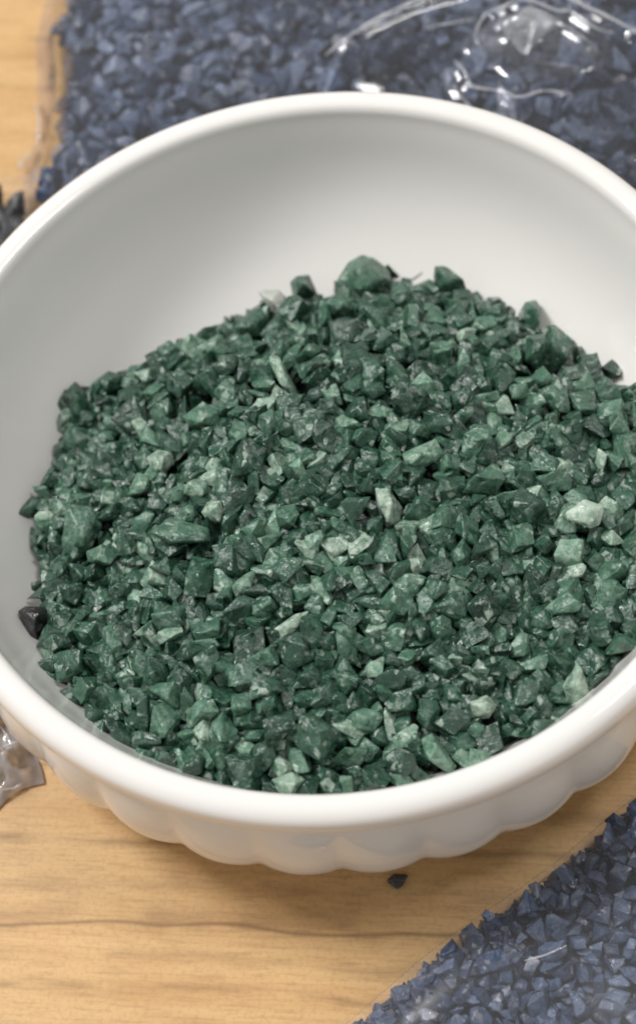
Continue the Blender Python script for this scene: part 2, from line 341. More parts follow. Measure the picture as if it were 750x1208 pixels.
(14,-368,-330,-116,-22,-9,93,50),(23,-307,-517,-108,156,-51,3,53),(29,-56,-367,-88,29,20,-14,53),(14,-444,-31,-175,-59,33,-172,52),(35,-145,-145,-68,-41,56,11,49),
(17,120,-311,-75,-23,165,-53,52),(9,274,272,-178,-75,6,31,56),(15,375,223,-202,-65,-16,-70,50),(21,91,75,-83,-27,-53,-38,54),(34,-447,29,-174,55,6,16,56),
(10,45,-561,-131,-96,30,-17,38),(10,460,63,-180,21,-59,176,47),(15,-426,-133,-140,54,-52,-151,52),(30,488,-10,-162,169,-22,-9,50),(14,-229,-69,-94,90,-23,-33,52),
(23,-395,70,-154,-141,13,116,51),(32,-372,-390,-106,-159,-9,-30,52),(0,-206,316,-204,-169,-49,26,50),(34,-117,-280,-78,-14,3,-91,49),(35,295,-344,-96,104,10,-122,44),
(0,131,199,-125,124,-112,-14,48),(9,200,-29,-86,89,16,-27,55),(20,-300,-215,-110,-1,-169,-34,51),(33,428,-137,-150,-22,-9,-151,51),(15,151,-361,-101,-57,-8,107,50),
(14,-465,80,-192,125,-22,58,53),(7,-374,-109,-118,-34,159,-5,50),(37,35,-332,-101,77,21,127,51),(36,184,-372,-112,-2,-172,-1,53),(32,-36,-477,-107,-11,34,-25,50),
(23,63,129,-92,34,-20,48,50),(38,-266,74,-124,-52,-167,-50,51),(1,-85,176,-116,61,9,177,52),(36,37,307,-171,57,2,-96,51),(21,249,67,-109,26,-15,-45,51),
(14,-89,151,-111,-37,-48,-49,56),(22,136,-25,-90,-31,-3,141,50),(34,15,-308,-91,1,-11,168,50),(21,408,-402,-127,21,-9,-63,50),(26,-456,-396,-126,160,-46,8,51),
(38,-388,-363,-109,82,34,1,53),(19,-362,-135,-128,-36,-30,-29,54),(5,-422,269,-240,86,160,-17,48),(0,-140,-317,-102,-45,23,-101,45),(5,-473,-231,-143,154,-32,25,46),
(19,-193,-25,-96,-110,-3,-7,56),(29,-55,-508,-107,8,17,-19,51),(18,-92,48,-71,11,-32,54,50),(30,180,77,-101,-112,24,106,50),(18,106,-129,-82,23,32,114,52),
(22,123,310,-172,-38,-179,41,57),(22,234,-203,-102,-168,26,-8,52),(34,-188,-41,-90,-45,-21,85,50),(21,339,-392,-124,-91,-37,-5,53),(38,351,8,-137,-69,-130,1,53),
(10,-147,49,-95,-96,-2,-45,50),(20,65,95,-91,-107,-8,28,50),(39,10,-25,-67,-129,3,-99,58),(4,71,-225,-81,35,-19,105,53),(4,12,-230,-76,133,-14,-44,53),
(25,-70,-51,-74,19,-50,-98,52),(2,265,-439,-111,-54,34,85,52),(0,-341,-289,-104,79,34,-48,46),(39,-414,-379,-117,-98,-4,109,51),(17,188,157,-130,20,33,122,57),
(32,-284,-337,-93,-5,131,-34,53),(30,-439,3,-158,-165,47,-6,47),(31,72,-280,-81,-142,-40,44,49),(15,9,-269,-88,-72,5,-74,49),(26,21,87,-89,-24,19,44,52),
(29,143,-447,-120,51,1,111,52),(16,-229,-319,-110,-18,9,97,56),(9,1,99,-96,-10,-171,29,53),(11,195,-496,-123,35,8,-106,49),(9,348,-187,-120,157,-7,88,51),
(8,-396,-209,-137,51,18,174,53),(19,226,-330,-103,73,-32,83,54),(14,-121,-148,-85,-23,-32,59,52),(25,-54,-325,-92,96,-7,-125,50),(14,246,-461,-112,23,17,-174,50),
(19,97,29,-80,82,38,9,52),(16,-303,-481,-125,-45,155,-8,56),(10,-13,-295,-96,49,128,64,44),(26,-180,28,-99,-108,-61,20,53),(30,347,-497,-125,69,14,79,49),
(24,-151,-178,-69,128,7,-77,52),(27,-249,91,-130,-21,167,80,51),(30,219,-354,-94,79,38,60,45),(28,127,-474,-119,0,-27,108,51),(20,-306,-373,-98,-112,-24,54,49),
(3,-90,-273,-82,4,15,-152,49),(28,-259,-39,-102,16,-123,-77,50),(26,368,-357,-123,44,63,-93,50),(10,-439,-305,-126,-57,-133,-71,45),(13,167,-475,-114,96,-119,35,51),
(6,-461,241,-235,121,53,54,54),(35,-238,-136,-104,81,5,156,51),(25,-493,-207,-151,-18,160,81,49),(23,-158,146,-109,-155,-5,81,49),(13,86,-375,-90,-104,28,73,50),
(12,-369,85,-156,-44,-23,-70,53),(25,155,-16,-80,48,-45,171,51),(18,-227,-260,-85,152,71,26,50),(6,-241,281,-187,-14,-36,-7,54),(15,368,-60,-135,-8,27,3,53),
(30,152,-311,-93,-158,39,-13,49),(31,-90,-26,-80,129,-16,-97,49),(1,-359,-170,-125,27,6,-171,49),(27,-108,61,-83,1,46,-67,52),(8,-266,-517,-104,67,-43,-60,50),
(13,76,-336,-98,67,11,-101,50),(31,304,-260,-102,13,-135,90,49),(9,112,-483,-109,162,-19,-51,49),(2,203,92,-120,-12,-165,-46,55),(29,316,-41,-124,-7,-2,-138,53),
(3,128,-112,-76,-8,-177,22,50),(25,391,-403,-116,128,-2,-97,49),(33,-63,-200,-70,-21,-174,-13,52),(26,35,-217,-79,36,-31,66,54),(35,-37,255,-158,-71,-20,-134,56),
(16,-155,124,-118,23,-9,-171,53),(18,-460,173,-230,94,21,-15,56),(2,268,-521,-122,39,-176,-27,54),(32,267,-168,-102,74,-177,-13,55),(7,-387,-269,-119,166,2,-85,44),
(22,-491,-63,-167,12,118,-41,53),(20,134,-241,-93,-146,10,55,51),(10,-40,-74,-78,32,146,-19,51),(13,137,-398,-109,-5,172,50,45),(3,-414,212,-207,51,24,119,54),
(5,171,106,-105,-99,-38,20,43),(20,247,-534,-109,24,-171,74,45),(0,323,132,-152,30,29,-153,45),(28,23,-514,-122,164,-40,-51,52),(1,-95,93,-103,157,-2,14,50),
(0,-251,-497,-118,-132,-5,14,50),(16,-274,126,-144,174,25,20,51),(9,-224,11,-113,140,-16,30,53),(38,-177,341,-209,-34,17,19,52),(3,-282,-463,-107,66,-7,90,49),
(7,-125,-172,-79,104,-15,22,50),(12,-18,-45,-77,-75,-7,-159,52),(9,-178,-205,-73,94,47,-76,48),(33,-383,-280,-132,133,6,9,56),(21,-357,-198,-134,-3,-9,56,50),
(20,-224,-505,-124,79,114,33,50),(33,-45,-35,-69,132,22,114,49),(3,446,83,-177,-2,3,34,53),(25,-180,-241,-76,63,12,-166,49),(3,441,-345,-111,-84,31,-117,55),
(12,-306,-410,-102,-125,16,-117,51),(22,-152,259,-156,-73,8,133,52),(25,390,89,-164,178,-22,-57,50),(35,464,-105,-147,-11,10,-72,49),(36,-165,-297,-96,33,-28,-146,50),
(1,302,-300,-97,-30,-37,-89,46),(38,-197,-74,-100,91,-2,104,53),(4,235,10,-100,32,1,-137,51),(18,-65,-460,-107,-98,-14,-59,49),(39,-299,-61,-128,-35,3,-152,50),
(30,226,158,-133,71,59,-128,49),(19,180,-166,-89,173,10,17,51),(2,-222,-120,-87,-91,-68,56,54),(37,-146,-287,-83,54,65,-33,47),(2,150,-125,-93,-40,-166,-49,53),
(28,-283,-529,-132,-142,-22,102,56),(22,-120,192,-129,104,-27,-121,52),(16,89,-68,-74,-13,144,40,54),(0,61,-60,-68,-86,49,76,42),(11,225,-552,-118,-137,64,-14,50),
(35,89,-226,-70,-59,119,5,52),(30,48,-182,-83,6,-3,91,40),(0,183,-343,-109,-46,27,139,37),(24,-528,58,-216,-45,-163,26,50),(30,-438,-212,-150,-67,-144,3,38),
(28,-36,-353,-88,76,12,1,51),(28,456,-266,-129,35,44,-94,54),(7,-411,58,-173,7,56,162,53),(17,329,-499,-138,-135,38,38,51),(37,92,-563,-130,122,3,-29,49),
(24,-249,-272,-86,35,12,81,50),(23,4,-151,-70,104,27,-127,55),(3,360,29,-140,-73,0,1,50),(31,-18,-270,-91,84,-141,27,47),(22,-357,-88,-129,-12,-3,-3,50),
(4,259,122,-126,64,25,-109,55),(13,-176,-158,-88,-47,-7,173,51),(3,273,22,-119,12,146,-47,46),(6,310,-111,-121,18,28,-1,52),(14,12,270,-162,137,28,104,57),
(3,286,-50,-113,35,106,-44,51),(11,185,7,-85,27,-180,-6,53),(37,-84,-395,-97,52,49,-137,47),(12,-437,145,-201,-70,5,52,52),(10,-228,-563,-114,21,-162,76,51),
(11,275,42,-117,36,38,137,51),(27,-16,-334,-87,-63,21,25,49),(39,85,-392,-106,-24,21,-2,51),(23,29,-406,-99,20,-19,-70,43),(4,201,-54,-96,169,-4,23,52),
(14,113,-12,-80,57,10,-166,52),(30,-352,-496,-121,72,143,-43,39),(16,-195,201,-149,27,-29,145,58),(17,372,-479,-129,131,12,-115,40),(21,-423,64,-167,17,-54,-52,51),
(28,143,-420,-109,-31,118,26,50),(34,5,-513,-113,-60,17,-82,48),(19,-34,-315,-88,-4,12,138,49),(36,81,-470,-119,139,-16,-29,48),(15,34,-44,-72,148,53,29,49),
(14,256,-413,-123,-34,-22,-103,50),(22,254,-2,-113,176,10,-11,44),(38,252,-90,-90,-30,-128,23,52),(16,-80,-94,-76,-30,-166,-14,51),(35,179,-532,-130,-26,9,91,41),
(14,247,-192,-88,57,48,-40,47),(1,163,-294,-87,6,-167,6,39),(16,406,-125,-137,-23,-142,-99,54),(15,-82,-470,-116,-28,-3,147,43),(14,-300,5,-133,-58,4,62,49),
(12,-373,-58,-133,-22,-177,66,47),(29,280,-8,-123,1,175,-84,50),(34,286,-70,-121,32,0,22,49),(16,205,-399,-103,-2,-46,37,44),(15,339,48,-136,15,118,-78,50),
(30,-123,-210,-80,81,-40,48,44),(0,-51,305,-184,-33,5,128,43),(20,313,-438,-127,55,19,55,50),(28,-301,289,-214,-38,9,156,55),(23,-383,-184,-124,64,9,12,39),
(0,35,250,-150,-45,6,-86,40),(5,-354,279,-228,27,38,152,39),(18,161,-447,-116,-66,128,-31,46),(38,-9,-122,-73,-151,64,22,52),(10,497,-133,-164,21,-44,-12,59),
(18,271,-290,-107,106,-13,12,52),(9,39,-254,-91,69,11,93,52),(35,15,-114,-83,-57,20,67,50),(13,70,-115,-78,-96,4,-51,47),(25,-275,195,-169,-32,-25,20,50),
(30,-251,310,-205,14,-60,101,49),(14,279,-471,-133,22,10,-62,50),(28,-30,-171,-73,-114,5,36,53),(30,9,59,-77,-11,-114,88,41),(35,-48,-193,-64,-65,12,-164,39),
(15,-70,31,-69,50,-30,-68,46),(15,322,-57,-118,-174,-2,37,37),(23,-125,132,-111,139,8,92,49),(35,325,-410,-129,-96,-18,-23,51),(6,424,189,-227,-23,29,-20,50),
(37,-64,-1,-78,165,-15,-29,48),(32,-131,98,-103,-97,32,13,51),(28,-340,-455,-127,110,-35,-74,50),(38,244,361,-230,156,-6,-41,51),(3,205,-286,-95,126,-42,31,46),
(37,-144,-445,-100,86,8,-90,49),(19,10,-57,-62,-15,20,-156,45),(34,-394,-391,-106,-70,-6,102,46),(37,52,-421,-103,27,119,70,46),(37,-328,-208,-117,107,-22,-33,50),
(23,-360,-301,-123,-7,179,25,51),(22,-378,44,-161,-31,-30,-28,49),(24,-338,-125,-123,-25,177,-64,49),(27,-306,-315,-108,-177,48,26,49),(18,188,346,-203,2,-17,0,51),
(4,-363,-5,-138,109,12,-95,50),(37,-379,1,-148,26,16,-12,53),(37,-12,-251,-93,101,17,16,51),(8,113,-586,-127,5,25,-27,50),(16,18,-95,-72,-13,-35,-149,46),
(11,420,-11,-152,154,-36,-45,52),(29,-301,102,-130,169,-15,-60,51),(11,-283,237,-196,152,26,47,46),(35,442,-107,-149,-11,176,55,47),(33,17,-68,-72,-7,1,-106,46),
(12,227,-291,-88,-66,-60,28,50),(15,-371,-406,-96,96,36,-92,38),(2,267,-363,-118,-39,-29,112,56),(0,-70,-411,-105,-5,-156,2,41),(30,196,-273,-104,-27,-127,-32,50),
(18,-131,-469,-115,-169,34,-31,53),(32,181,-398,-110,-46,-146,-69,51),(15,-453,274,-235,31,7,61,46),(24,235,-425,-122,19,-3,-82,53),(35,-201,53,-103,-145,-19,39,50),
(36,427,-173,-147,-17,-147,36,47),(1,-120,-82,-84,-84,33,43,41),(36,-295,-463,-130,22,1,-23,60),(14,486,95,-199,-170,28,53,54),(2,-103,-158,-86,-34,19,-127,51),
(8,-474,-41,-182,60,-9,-88,51),(31,-178,-546,-130,163,18,-74,52),(37,233,-265,-96,-48,45,-163,49),(34,-120,47,-85,24,5,116,49),(7,-325,-500,-122,112,-14,117,42),
(20,102,-201,-76,10,147,-100,43),(7,-81,-117,-76,-56,171,-10,50),(8,170,248,-148,33,-7,-116,48),(20,423,-267,-126,178,-19,-35,46),(35,209,-550,-131,96,-3,72,55),
(12,-110,-412,-101,-43,-145,33,57),(4,68,329,-191,0,-27,-168,49),(17,219,-232,-94,-44,37,-176,51),(36,-231,-371,-87,6,45,41,41),(13,89,347,-189,-47,-84,-3,50),
(19,-270,-487,-113,75,-32,80,48),(8,3,-420,-97,52,-167,49,47),(7,221,-95,-89,-174,-4,44,40),(33,-64,-384,-99,-31,154,69,48),(2,-413,111,-192,166,-1,-1,54),
(32,202,-420,-112,10,175,-17,45),(19,183,216,-142,86,48,119,53),(4,-328,-333,-102,17,-20,-33,43),(2,-507,74,-198,-119,25,123,53),(39,-237,-8,-103,-79,-14,-158,47),
(16,-13,-71,-65,-41,-126,80,50),(14,-283,-28,-114,-42,-12,-67,48),(28,-80,-178,-78,161,-17,-3,49),(3,342,-23,-132,-55,23,-132,53),(9,360,152,-183,61,42,76,53),
(13,136,-136,-86,-28,28,136,48),(6,-403,-74,-157,35,177,48,45),(19,526,-13,-180,135,1,-89,54),(38,-244,-436,-109,74,-7,155,50),(15,298,308,-209,-38,-56,115,49),
(23,-257,-93,-81,33,-11,40,39),(32,156,167,-125,-52,25,-97,45),(2,352,120,-166,-96,26,-45,51),(7,-25,-214,-89,140,-21,-53,50),(7,17,-348,-102,164,19,74,49),
(20,401,188,-219,66,14,-61,41),(11,-293,-397,-122,-159,20,-23,52),(2,43,166,-112,-176,-13,-80,48),(7,333,-165,-126,158,22,-40,52),(14,378,-17,-148,-96,-4,-119,51),
(18,112,210,-131,-66,-50,-12,50),(34,252,-330,-113,-73,21,-82,52),(7,-347,-270,-114,78,-175,10,51),(13,272,-408,-113,22,7,152,41),(33,222,-265,-90,31,-33,-94,50),
(30,482,123,-196,-41,19,169,39),(0,-425,-336,-134,149,10,11,50),(2,-239,143,-140,27,4,-92,53),(12,99,60,-89,-5,148,-94,52),(26,252,-540,-130,-36,-27,-104,59),
(30,-46,46,-79,77,-10,86,50),(13,256,92,-124,21,-48,85,51),(27,50,-268,-94,-2,149,49,49),(26,-522,-286,-144,23,51,125,50),(19,420,-72,-153,-56,15,-109,50),
(2,-338,111,-168,-18,-162,29,55),(25,214,-189,-98,82,-2,-131,50),(31,-350,-26,-144,-14,-23,14,52),(11,-330,-125,-130,169,-5,51,55),(25,-269,-9,-117,116,17,-124,46),
(13,-252,-154,-100,71,-38,40,48),(1,-153,-335,-87,-71,11,95,35),(26,-47,-225,-88,80,-113,-64,49),(23,-303,33,-136,56,-27,-120,47),(20,211,-397,-112,89,19,-91,52),
(4,164,-142,-92,-77,-1,-127,49),(3,437,-57,-158,-120,8,-76,51),(21,-426,-6,-172,-11,-32,7,50),(11,266,-499,-135,6,178,51,50),(22,186,-110,-92,78,34,7,50),
(6,-259,-320,-100,126,-31,-12,52),(28,267,310,-207,-26,-20,147,51),(3,-385,158,-190,80,157,20,48),(0,282,67,-125,-97,-79,68,45),(8,317,-317,-101,100,-38,41,45),
(26,235,101,-128,-50,10,-78,45),(12,230,-570,-113,-94,3,19,54),(26,-474,124,-212,70,-15,-40,49),(29,-15,-110,-68,-166,-27,26,40),(33,-350,34,-148,-58,144,-59,50),
(19,-307,-460,-118,-47,162,2,43),(36,539,29,-200,149,48,-24,57),(20,-374,240,-220,60,140,-40,50),(26,241,-340,-110,75,-53,102,50),(0,-165,-390,-91,55,-156,12,45),
(14,-494,-41,-183,8,-39,91,50),(2,118,261,-157,150,-15,-71,51),(29,101,-45,-61,102,-8,114,44),(29,-426,95,-189,-113,-11,8,54),(30,416,-443,-103,157,-21,-65,36),
(37,-86,3,-68,-120,19,-32,40),(28,-14,234,-136,-1,119,-127,52),(30,268,-186,-98,-128,-61,-39,45),(11,-38,-25,-81,-8,174,4,54),(25,-404,148,-204,39,13,41,51),
(21,-265,-373,-110,-126,22,21,54),(33,290,-86,-117,142,40,58,46),(34,-423,-150,-157,21,-36,9,51),(16,351,75,-152,-11,36,62,49),(5,211,347,-214,-28,30,16,40),
(6,123,-446,-115,174,-33,5,40),(26,424,220,-232,31,43,148,50),(5,462,-297,-117,68,36,105,49),(29,-50,-417,-97,166,-21,82,49),(36,168,-415,-108,49,21,154,41),
(27,-134,-67,-83,25,8,-77,46),(36,227,308,-195,116,23,15,53),(22,343,273,-217,-69,22,165,52),(16,-201,286,-202,37,-163,41,53),(27,219,-317,-109,-38,161,66,49),
(33,278,209,-169,-28,41,108,50),(33,-89,-372,-102,-9,-47,-152,52),(24,-18,-235,-87,-50,140,20,43),(36,-219,258,-180,-171,20,-2,50),(0,-417,-343,-119,38,-151,-70,33),
(10,-220,34,-114,86,135,-13,37),(6,135,-550,-115,-18,177,-10,36),(25,169,-502,-129,59,7,141,37),(35,-173,1,-92,-156,-15,-89,51),(23,-347,-320,-123,70,-53,68,52),
(24,1,-352,-100,-41,-9,-64,48),(5,-199,1,-104,68,17,-51,33),(24,270,-538,-127,169,38,25,51),(15,9,-330,-99,103,17,56,36),(13,336,-435,-125,-41,-126,49,43),
(15,-360,-477,-133,40,25,-7,44),(14,-133,-571,-131,8,-162,-30,49),(8,47,189,-119,-150,-2,-54,47),(32,503,-124,-143,174,37,31,53),(13,-134,298,-188,18,-22,-73,58),
(8,127,-537,-124,91,152,3,50),(7,353,-35,-126,-149,-18,23,42),(28,-161,-70,-84,-35,-163,-49,58),(39,-392,125,-190,-23,12,91,51),(37,446,-395,-118,136,-17,-80,60),
(6,-391,287,-231,-119,107,2,50),(36,-278,-510,-116,59,37,100,47),(35,-30,-148,-67,-130,-31,-67,43),(19,-7,-183,-69,-148,10,23,52),(19,-293,-322,-102,-1,-21,46,40),
(11,-455,-207,-144,-64,42,60,45),(24,-105,-110,-86,17,-9,178,49),(39,-379,-139,-139,170,-22,-11,57),(35,-376,187,-202,108,-25,-59,52),(33,-219,-89,-104,-70,146,-33,44),
(29,330,-267,-115,82,152,34,52),(3,95,3,-83,4,123,111,48),(24,381,-377,-137,175,16,46,59),(11,400,-176,-136,-145,21,-21,49),(28,55,-438,-105,-7,-162,-41,38),
(29,-95,-282,-94,-39,20,12,48),(33,-495,90,-202,-4,61,115,50),(38,182,-441,-114,40,-45,-64,41),(17,-431,-275,-131,-17,27,69,48),(18,179,324,-197,-41,95,-109,48),
(9,217,285,-184,61,4,-9,54),(15,156,-225,-89,-13,147,-46,50),(28,434,-89,-158,148,-49,2,49),(10,-280,88,-138,-117,-128,-13,50),(38,-336,-491,-136,84,1,-124,52),
(6,33,-540,-125,36,37,-176,50),(2,-72,114,-103,-43,39,-145,42),(1,34,-93,-75,-53,-3,85,39),(20,-5,-316,-92,-16,-17,-74,38),(8,-180,58,-97,-19,148,-32,43),
(15,-407,14,-157,-88,-18,-95,36),(26,-7,-489,-116,-83,14,-75,46),(39,314,-213,-113,-61,3,38,50),(8,-315,137,-151,142,5,-69,49),(6,-1,33,-79,-154,-8,-77,54),
(1,-2,336,-201,28,6,-168,56),(28,84,-450,-120,-168,-49,21,43),(2,236,-397,-115,-42,-33,-116,50),(39,-64,261,-166,102,22,100,56),(13,338,-83,-128,5,11,-57,46),
(10,105,151,-113,75,137,-16,49),(28,-363,64,-163,29,-122,53,46),(22,-438,-417,-125,-70,34,25,47),(22,-164,-576,-126,-43,11,62,45),(21,119,10,-85,66,-18,111,47),
(28,21,-342,-92,-5,-179,-65,37),(19,-220,72,-121,-44,-24,-74,51),(22,-176,267,-177,52,47,-147,49),(28,-72,57,-85,-119,-1,64,51),(14,237,-361,-114,-116,-30,4,44),
(21,331,-214,-120,28,141,-33,43),(31,245,-108,-104,-31,-11,-175,51),(27,-452,-204,-157,162,-6,3,55),(19,209,207,-150,-3,14,-91,45),(35,171,194,-133,174,9,70,50),
(1,-440,-176,-142,-54,36,72,39),(15,484,-69,-162,65,22,-107,47),(14,260,65,-120,27,169,65,53),(7,-135,-590,-114,112,21,58,53),(25,82,393,-224,-1,-13,-85,41),
(20,-223,-278,-97,-87,25,82,45),(24,206,-377,-101,112,-4,-25,42),(17,178,-486,-124,145,17,100,38),(17,81,188,-121,16,173,-13,56),(31,-254,-73,-102,127,-12,-63,52),
(30,29,-11,-75,-148,60,28,45),(15,-11,-418,-112,116,8,63,36),(3,493,71,-197,104,4,134,49),(6,-68,-20,-87,17,-23,-24,38),(2,-157,79,-107,130,-8,-51,44),
(2,256,-232,-110,169,17,9,52),(29,308,-272,-106,-77,-25,-129,51),(24,-305,-93,-122,137,-16,-50,52),(19,114,-428,-115,20,19,172,51),(20,498,-31,-171,28,-51,-2,58),
(9,-517,-70,-201,173,-28,-59,48),(27,49,-361,-100,-82,42,47,45),(10,-81,274,-174,-57,-107,-21,42),(7,299,267,-206,90,-9,-71,54),(13,-131,-394,-104,-35,-149,0,53),
(32,215,-166,-93,2,128,-21,39),(21,-71,-487,-113,166,-7,-72,33),(16,-237,74,-126,-4,-61,-172,42),(15,464,100,-191,149,17,83,42),(27,367,-122,-124,-47,-8,-134,50),
(38,-396,-339,-128,-75,149,-20,51),(4,-330,279,-219,157,52,52,52),(12,271,-215,-106,-19,1,-92,49),(14,-17,311,-186,39,-11,-71,52),(3,109,-349,-102,92,26,-134,38),
(17,-264,-546,-124,36,97,56,47),(9,-327,-114,-116,-58,11,106,40),(18,326,-244,-101,-85,-49,-57,39),(19,35,350,-191,29,-18,-11,49),(34,101,-484,-121,-21,10,71,47),
(20,-21,72,-88,37,62,40,43),(3,6,-598,-128,-110,-133,-22,51),(8,220,-375,-109,-50,4,169,48),(29,-535,-9,-213,-42,7,98,50),(1,246,-249,-101,40,-12,27,50),
(21,203,-426,-122,-1,-173,54,42),(24,93,-338,-103,-161,-21,53,50),(19,108,-90,-76,-177,-1,-4,50),(36,-506,34,-185,-172,8,69,39),(33,189,-44,-83,15,162,-57,40),
(26,191,188,-140,-155,-41,-1,46),(38,2,-463,-96,-2,-32,-45,38),(3,-157,-290,-85,-134,74,-8,46),(5,-515,-238,-150,28,-28,49,46),(7,46,-77,-62,87,-2,109,39),
(15,-188,-449,-108,78,-37,40,48),(10,358,-426,-129,57,-64,115,45),(24,374,173,-198,-143,-2,-75,43),(32,-389,-316,-138,-70,20,-41,45),(26,34,-68,-80,-1,-170,-56,50),
(11,-419,-407,-125,-90,-66,0,46),(29,-244,-100,-96,-103,0,-17,37),(16,96,313,-177,-52,37,138,41),(29,465,-70,-159,53,43,54,50),(11,275,175,-162,52,-151,-21,50),
(13,320,282,-213,63,14,-94,43),(20,-190,-575,-122,-153,-9,1,50),(11,-278,152,-157,19,26,-97,41),(6,-6,276,-165,-44,25,87,50),(33,-203,-555,-139,-49,-6,94,46),
(7,-516,-48,-206,154,-29,-42,35),(24,-257,-354,-114,43,-6,25,61),(17,-165,-235,-96,0,159,105,52),(7,-331,89,-162,94,9,26,51),(21,-400,241,-227,-11,24,177,34),
(39,-506,10,-175,-79,139,-32,46),(3,183,-551,-126,-152,-53,-47,41),(36,78,12,-82,-40,-135,8,49),(34,-262,-84,-89,-21,-11,155,49),(39,-272,-125,-103,112,6,-36,41),
(14,89,-465,-114,-115,39,3,37),(24,-211,-137,-99,-21,32,136,46),(2,-98,132,-113,-94,9,-41,45),(19,-2,-95,-67,8,171,67,41),(28,278,-276,-95,155,-39,-16,35),
(27,-17,-85,-74,-26,49,45,46),(34,376,191,-209,176,21,33,50),(39,-71,346,-210,-26,-15,60,56),(23,229,173,-143,-62,-170,-22,45),(3,65,-407,-106,69,-11,-150,40),
(38,-212,-295,-109,125,-26,-67,44),(29,-119,-302,-104,55,-12,71,39),(20,294,-28,-123,-113,7,67,44),(19,334,209,-192,-54,4,-173,48),(23,365,-330,-138,4,-20,-121,46),
(19,-91,-3,-79,13,-20,144,41),(18,-404,-232,-131,12,164,-26,37),(36,508,-170,-139,63,35,165,61),(2,-429,-161,-151,-133,21,-35,46),(2,-278,-477,-118,176,-11,69,51),
(17,-294,281,-201,-50,14,28,44),(39,-520,-256,-157,-48,23,119,50),(32,-132,-298,-91,58,27,-170,39),(27,20,-287,-95,-78,2,-167,40),(12,-524,-138,-181,-98,43,18,50),
(0,188,-188,-86,-5,39,7,37),(10,434,-354,-143,-44,122,0,53),(15,31,-593,-134,105,31,-38,46),(6,19,-382,-110,3,-2,60,51),(2,-30,-570,-129,9,20,-159,51),
(14,-91,193,-134,109,23,37,54),(21,217,-74,-100,-34,-27,-33,51),(6,20,-486,-121,172,-9,-19,49),(7,-231,-307,-99,145,-3,62,37),(36,-138,-188,-94,121,-10,72,49),
(12,-141,-238,-90,-71,-21,130,48),(29,-157,20,-85,131,-54,1,51),(9,-297,132,-145,159,22,43,39),(24,-347,74,-156,-95,-18,-62,47),(10,-71,-74,-83,-126,35,70,42),
(17,-307,100,-152,27,138,-91,52),(10,238,-179,-98,5,-124,98,43),(4,-115,-560,-132,49,9,144,50),(17,-405,193,-217,7,7,-89,52),(20,-80,-595,-131,-13,11,-102,49),
(20,18,307,-187,77,143,-26,50),(38,375,-323,-131,56,-58,-84,40),(29,-4,-433,-114,136,18,41,43),(20,-67,380,-229,123,41,-39,55),(17,-269,172,-157,-83,54,126,40),
(21,-384,-477,-123,48,116,-78,46),(16,-168,-504,-121,-54,-25,-28,50),(11,-309,265,-220,-10,145,-100,49),(16,183,-303,-108,8,-15,46,50),(37,-205,-390,-107,91,46,80,51),
(8,-462,46,-182,161,-3,-56,50),(12,307,107,-145,-64,-38,1,48),(39,-38,-4,-78,-110,4,155,48),(28,-40,323,-198,106,-11,-71,50),(9,-434,-242,-135,-39,0,151,49),
(19,29,43,-85,-10,180,-54,50),(21,177,178,-134,54,15,167,44),(33,199,-546,-115,-128,-26,-27,38),(36,-20,-363,-104,-3,8,137,50),(8,-10,-394,-111,-168,17,3,33),
(35,-354,-416,-119,-50,-33,65,47),(34,-63,19,-84,1,18,162,52),(17,321,-5,-133,-8,-174,39,43),(3,96,-182,-85,-173,12,8,43),(32,-415,-231,-142,-172,23,0,45),
(6,209,-150,-98,20,-174,-61,49),(2,-327,74,-150,84,6,-110,51),(25,-437,230,-235,-44,-149,-11,37),(4,56,126,-104,-36,7,-16,50),(33,-44,-279,-92,-5,160,75,47),
(31,337,260,-212,-120,-55,-2,47),(16,-347,-222,-127,24,-36,-35,47),(35,-109,-471,-110,126,-57,-77,50),(30,-362,-108,-128,115,84,-57,43),(1,164,-336,-98,39,-56,65,39),
(38,146,-479,-122,10,-13,-90,33),(8,-312,-495,-122,29,-60,-7,44),(13,-147,172,-130,-57,-124,61,51),(26,-419,291,-246,71,22,164,48),(21,-140,355,-233,-149,2,119,49),
(32,242,-319,-109,82,43,-84,39),(32,353,-52,-123,149,-4,34,30),(12,-221,55,-117,44,129,-50,49),(27,-200,-37,-108,-52,0,67,47),(34,-374,-325,-130,31,165,-71,53),
(26,-151,-363,-102,8,-39,-169,54),(39,101,-210,-96,-39,-25,120,48),(3,-454,-258,-151,-164,-12,-36,50),(38,-388,-111,-147,105,-36,14,56),(32,100,227,-141,13,-3,-146,48),
(17,169,-20,-94,141,-20,27,41),(1,73,-90,-80,-82,33,90,43),(17,-452,226,-243,-59,-28,-45,52),(4,253,169,-156,62,46,61,48),(25,-164,-519,-127,-159,11,-5,37),
(10,459,28,-174,-127,73,56,53),(19,449,197,-245,-59,14,96,49),(33,-514,-300,-157,4,-58,161,50),(16,364,61,-153,-37,-33,9,41),(18,382,-345,-128,-84,37,102,47),
(7,172,-432,-113,44,138,76,37),(2,13,-41,-61,-22,165,37,36),(1,-302,-423,-118,-139,21,20,42),(36,299,198,-183,173,32,36,52),(35,-110,-2,-87,39,-159,-54,50),
(32,-348,146,-186,106,16,78,40),(39,235,-375,-119,37,1,-43,50),(8,-136,-101,-88,-177,15,-24,50),(38,-285,-307,-111,-36,179,4,45),(27,383,220,-222,6,-1,162,52),
(36,92,-56,-78,25,24,-61,51),(28,-374,217,-207,-66,12,2,43),(1,-54,-511,-125,-11,176,81,47),(4,-36,283,-179,-33,171,14,53),(33,-383,266,-225,-15,124,69,37),
(12,-518,-24,-198,79,148,-15,35),(22,-287,262,-205,71,8,4,44),(17,-323,-247,-116,-60,45,-133,50),(1,-238,23,-121,4,167,-3,36),(4,-121,-191,-90,138,-15,70,51),
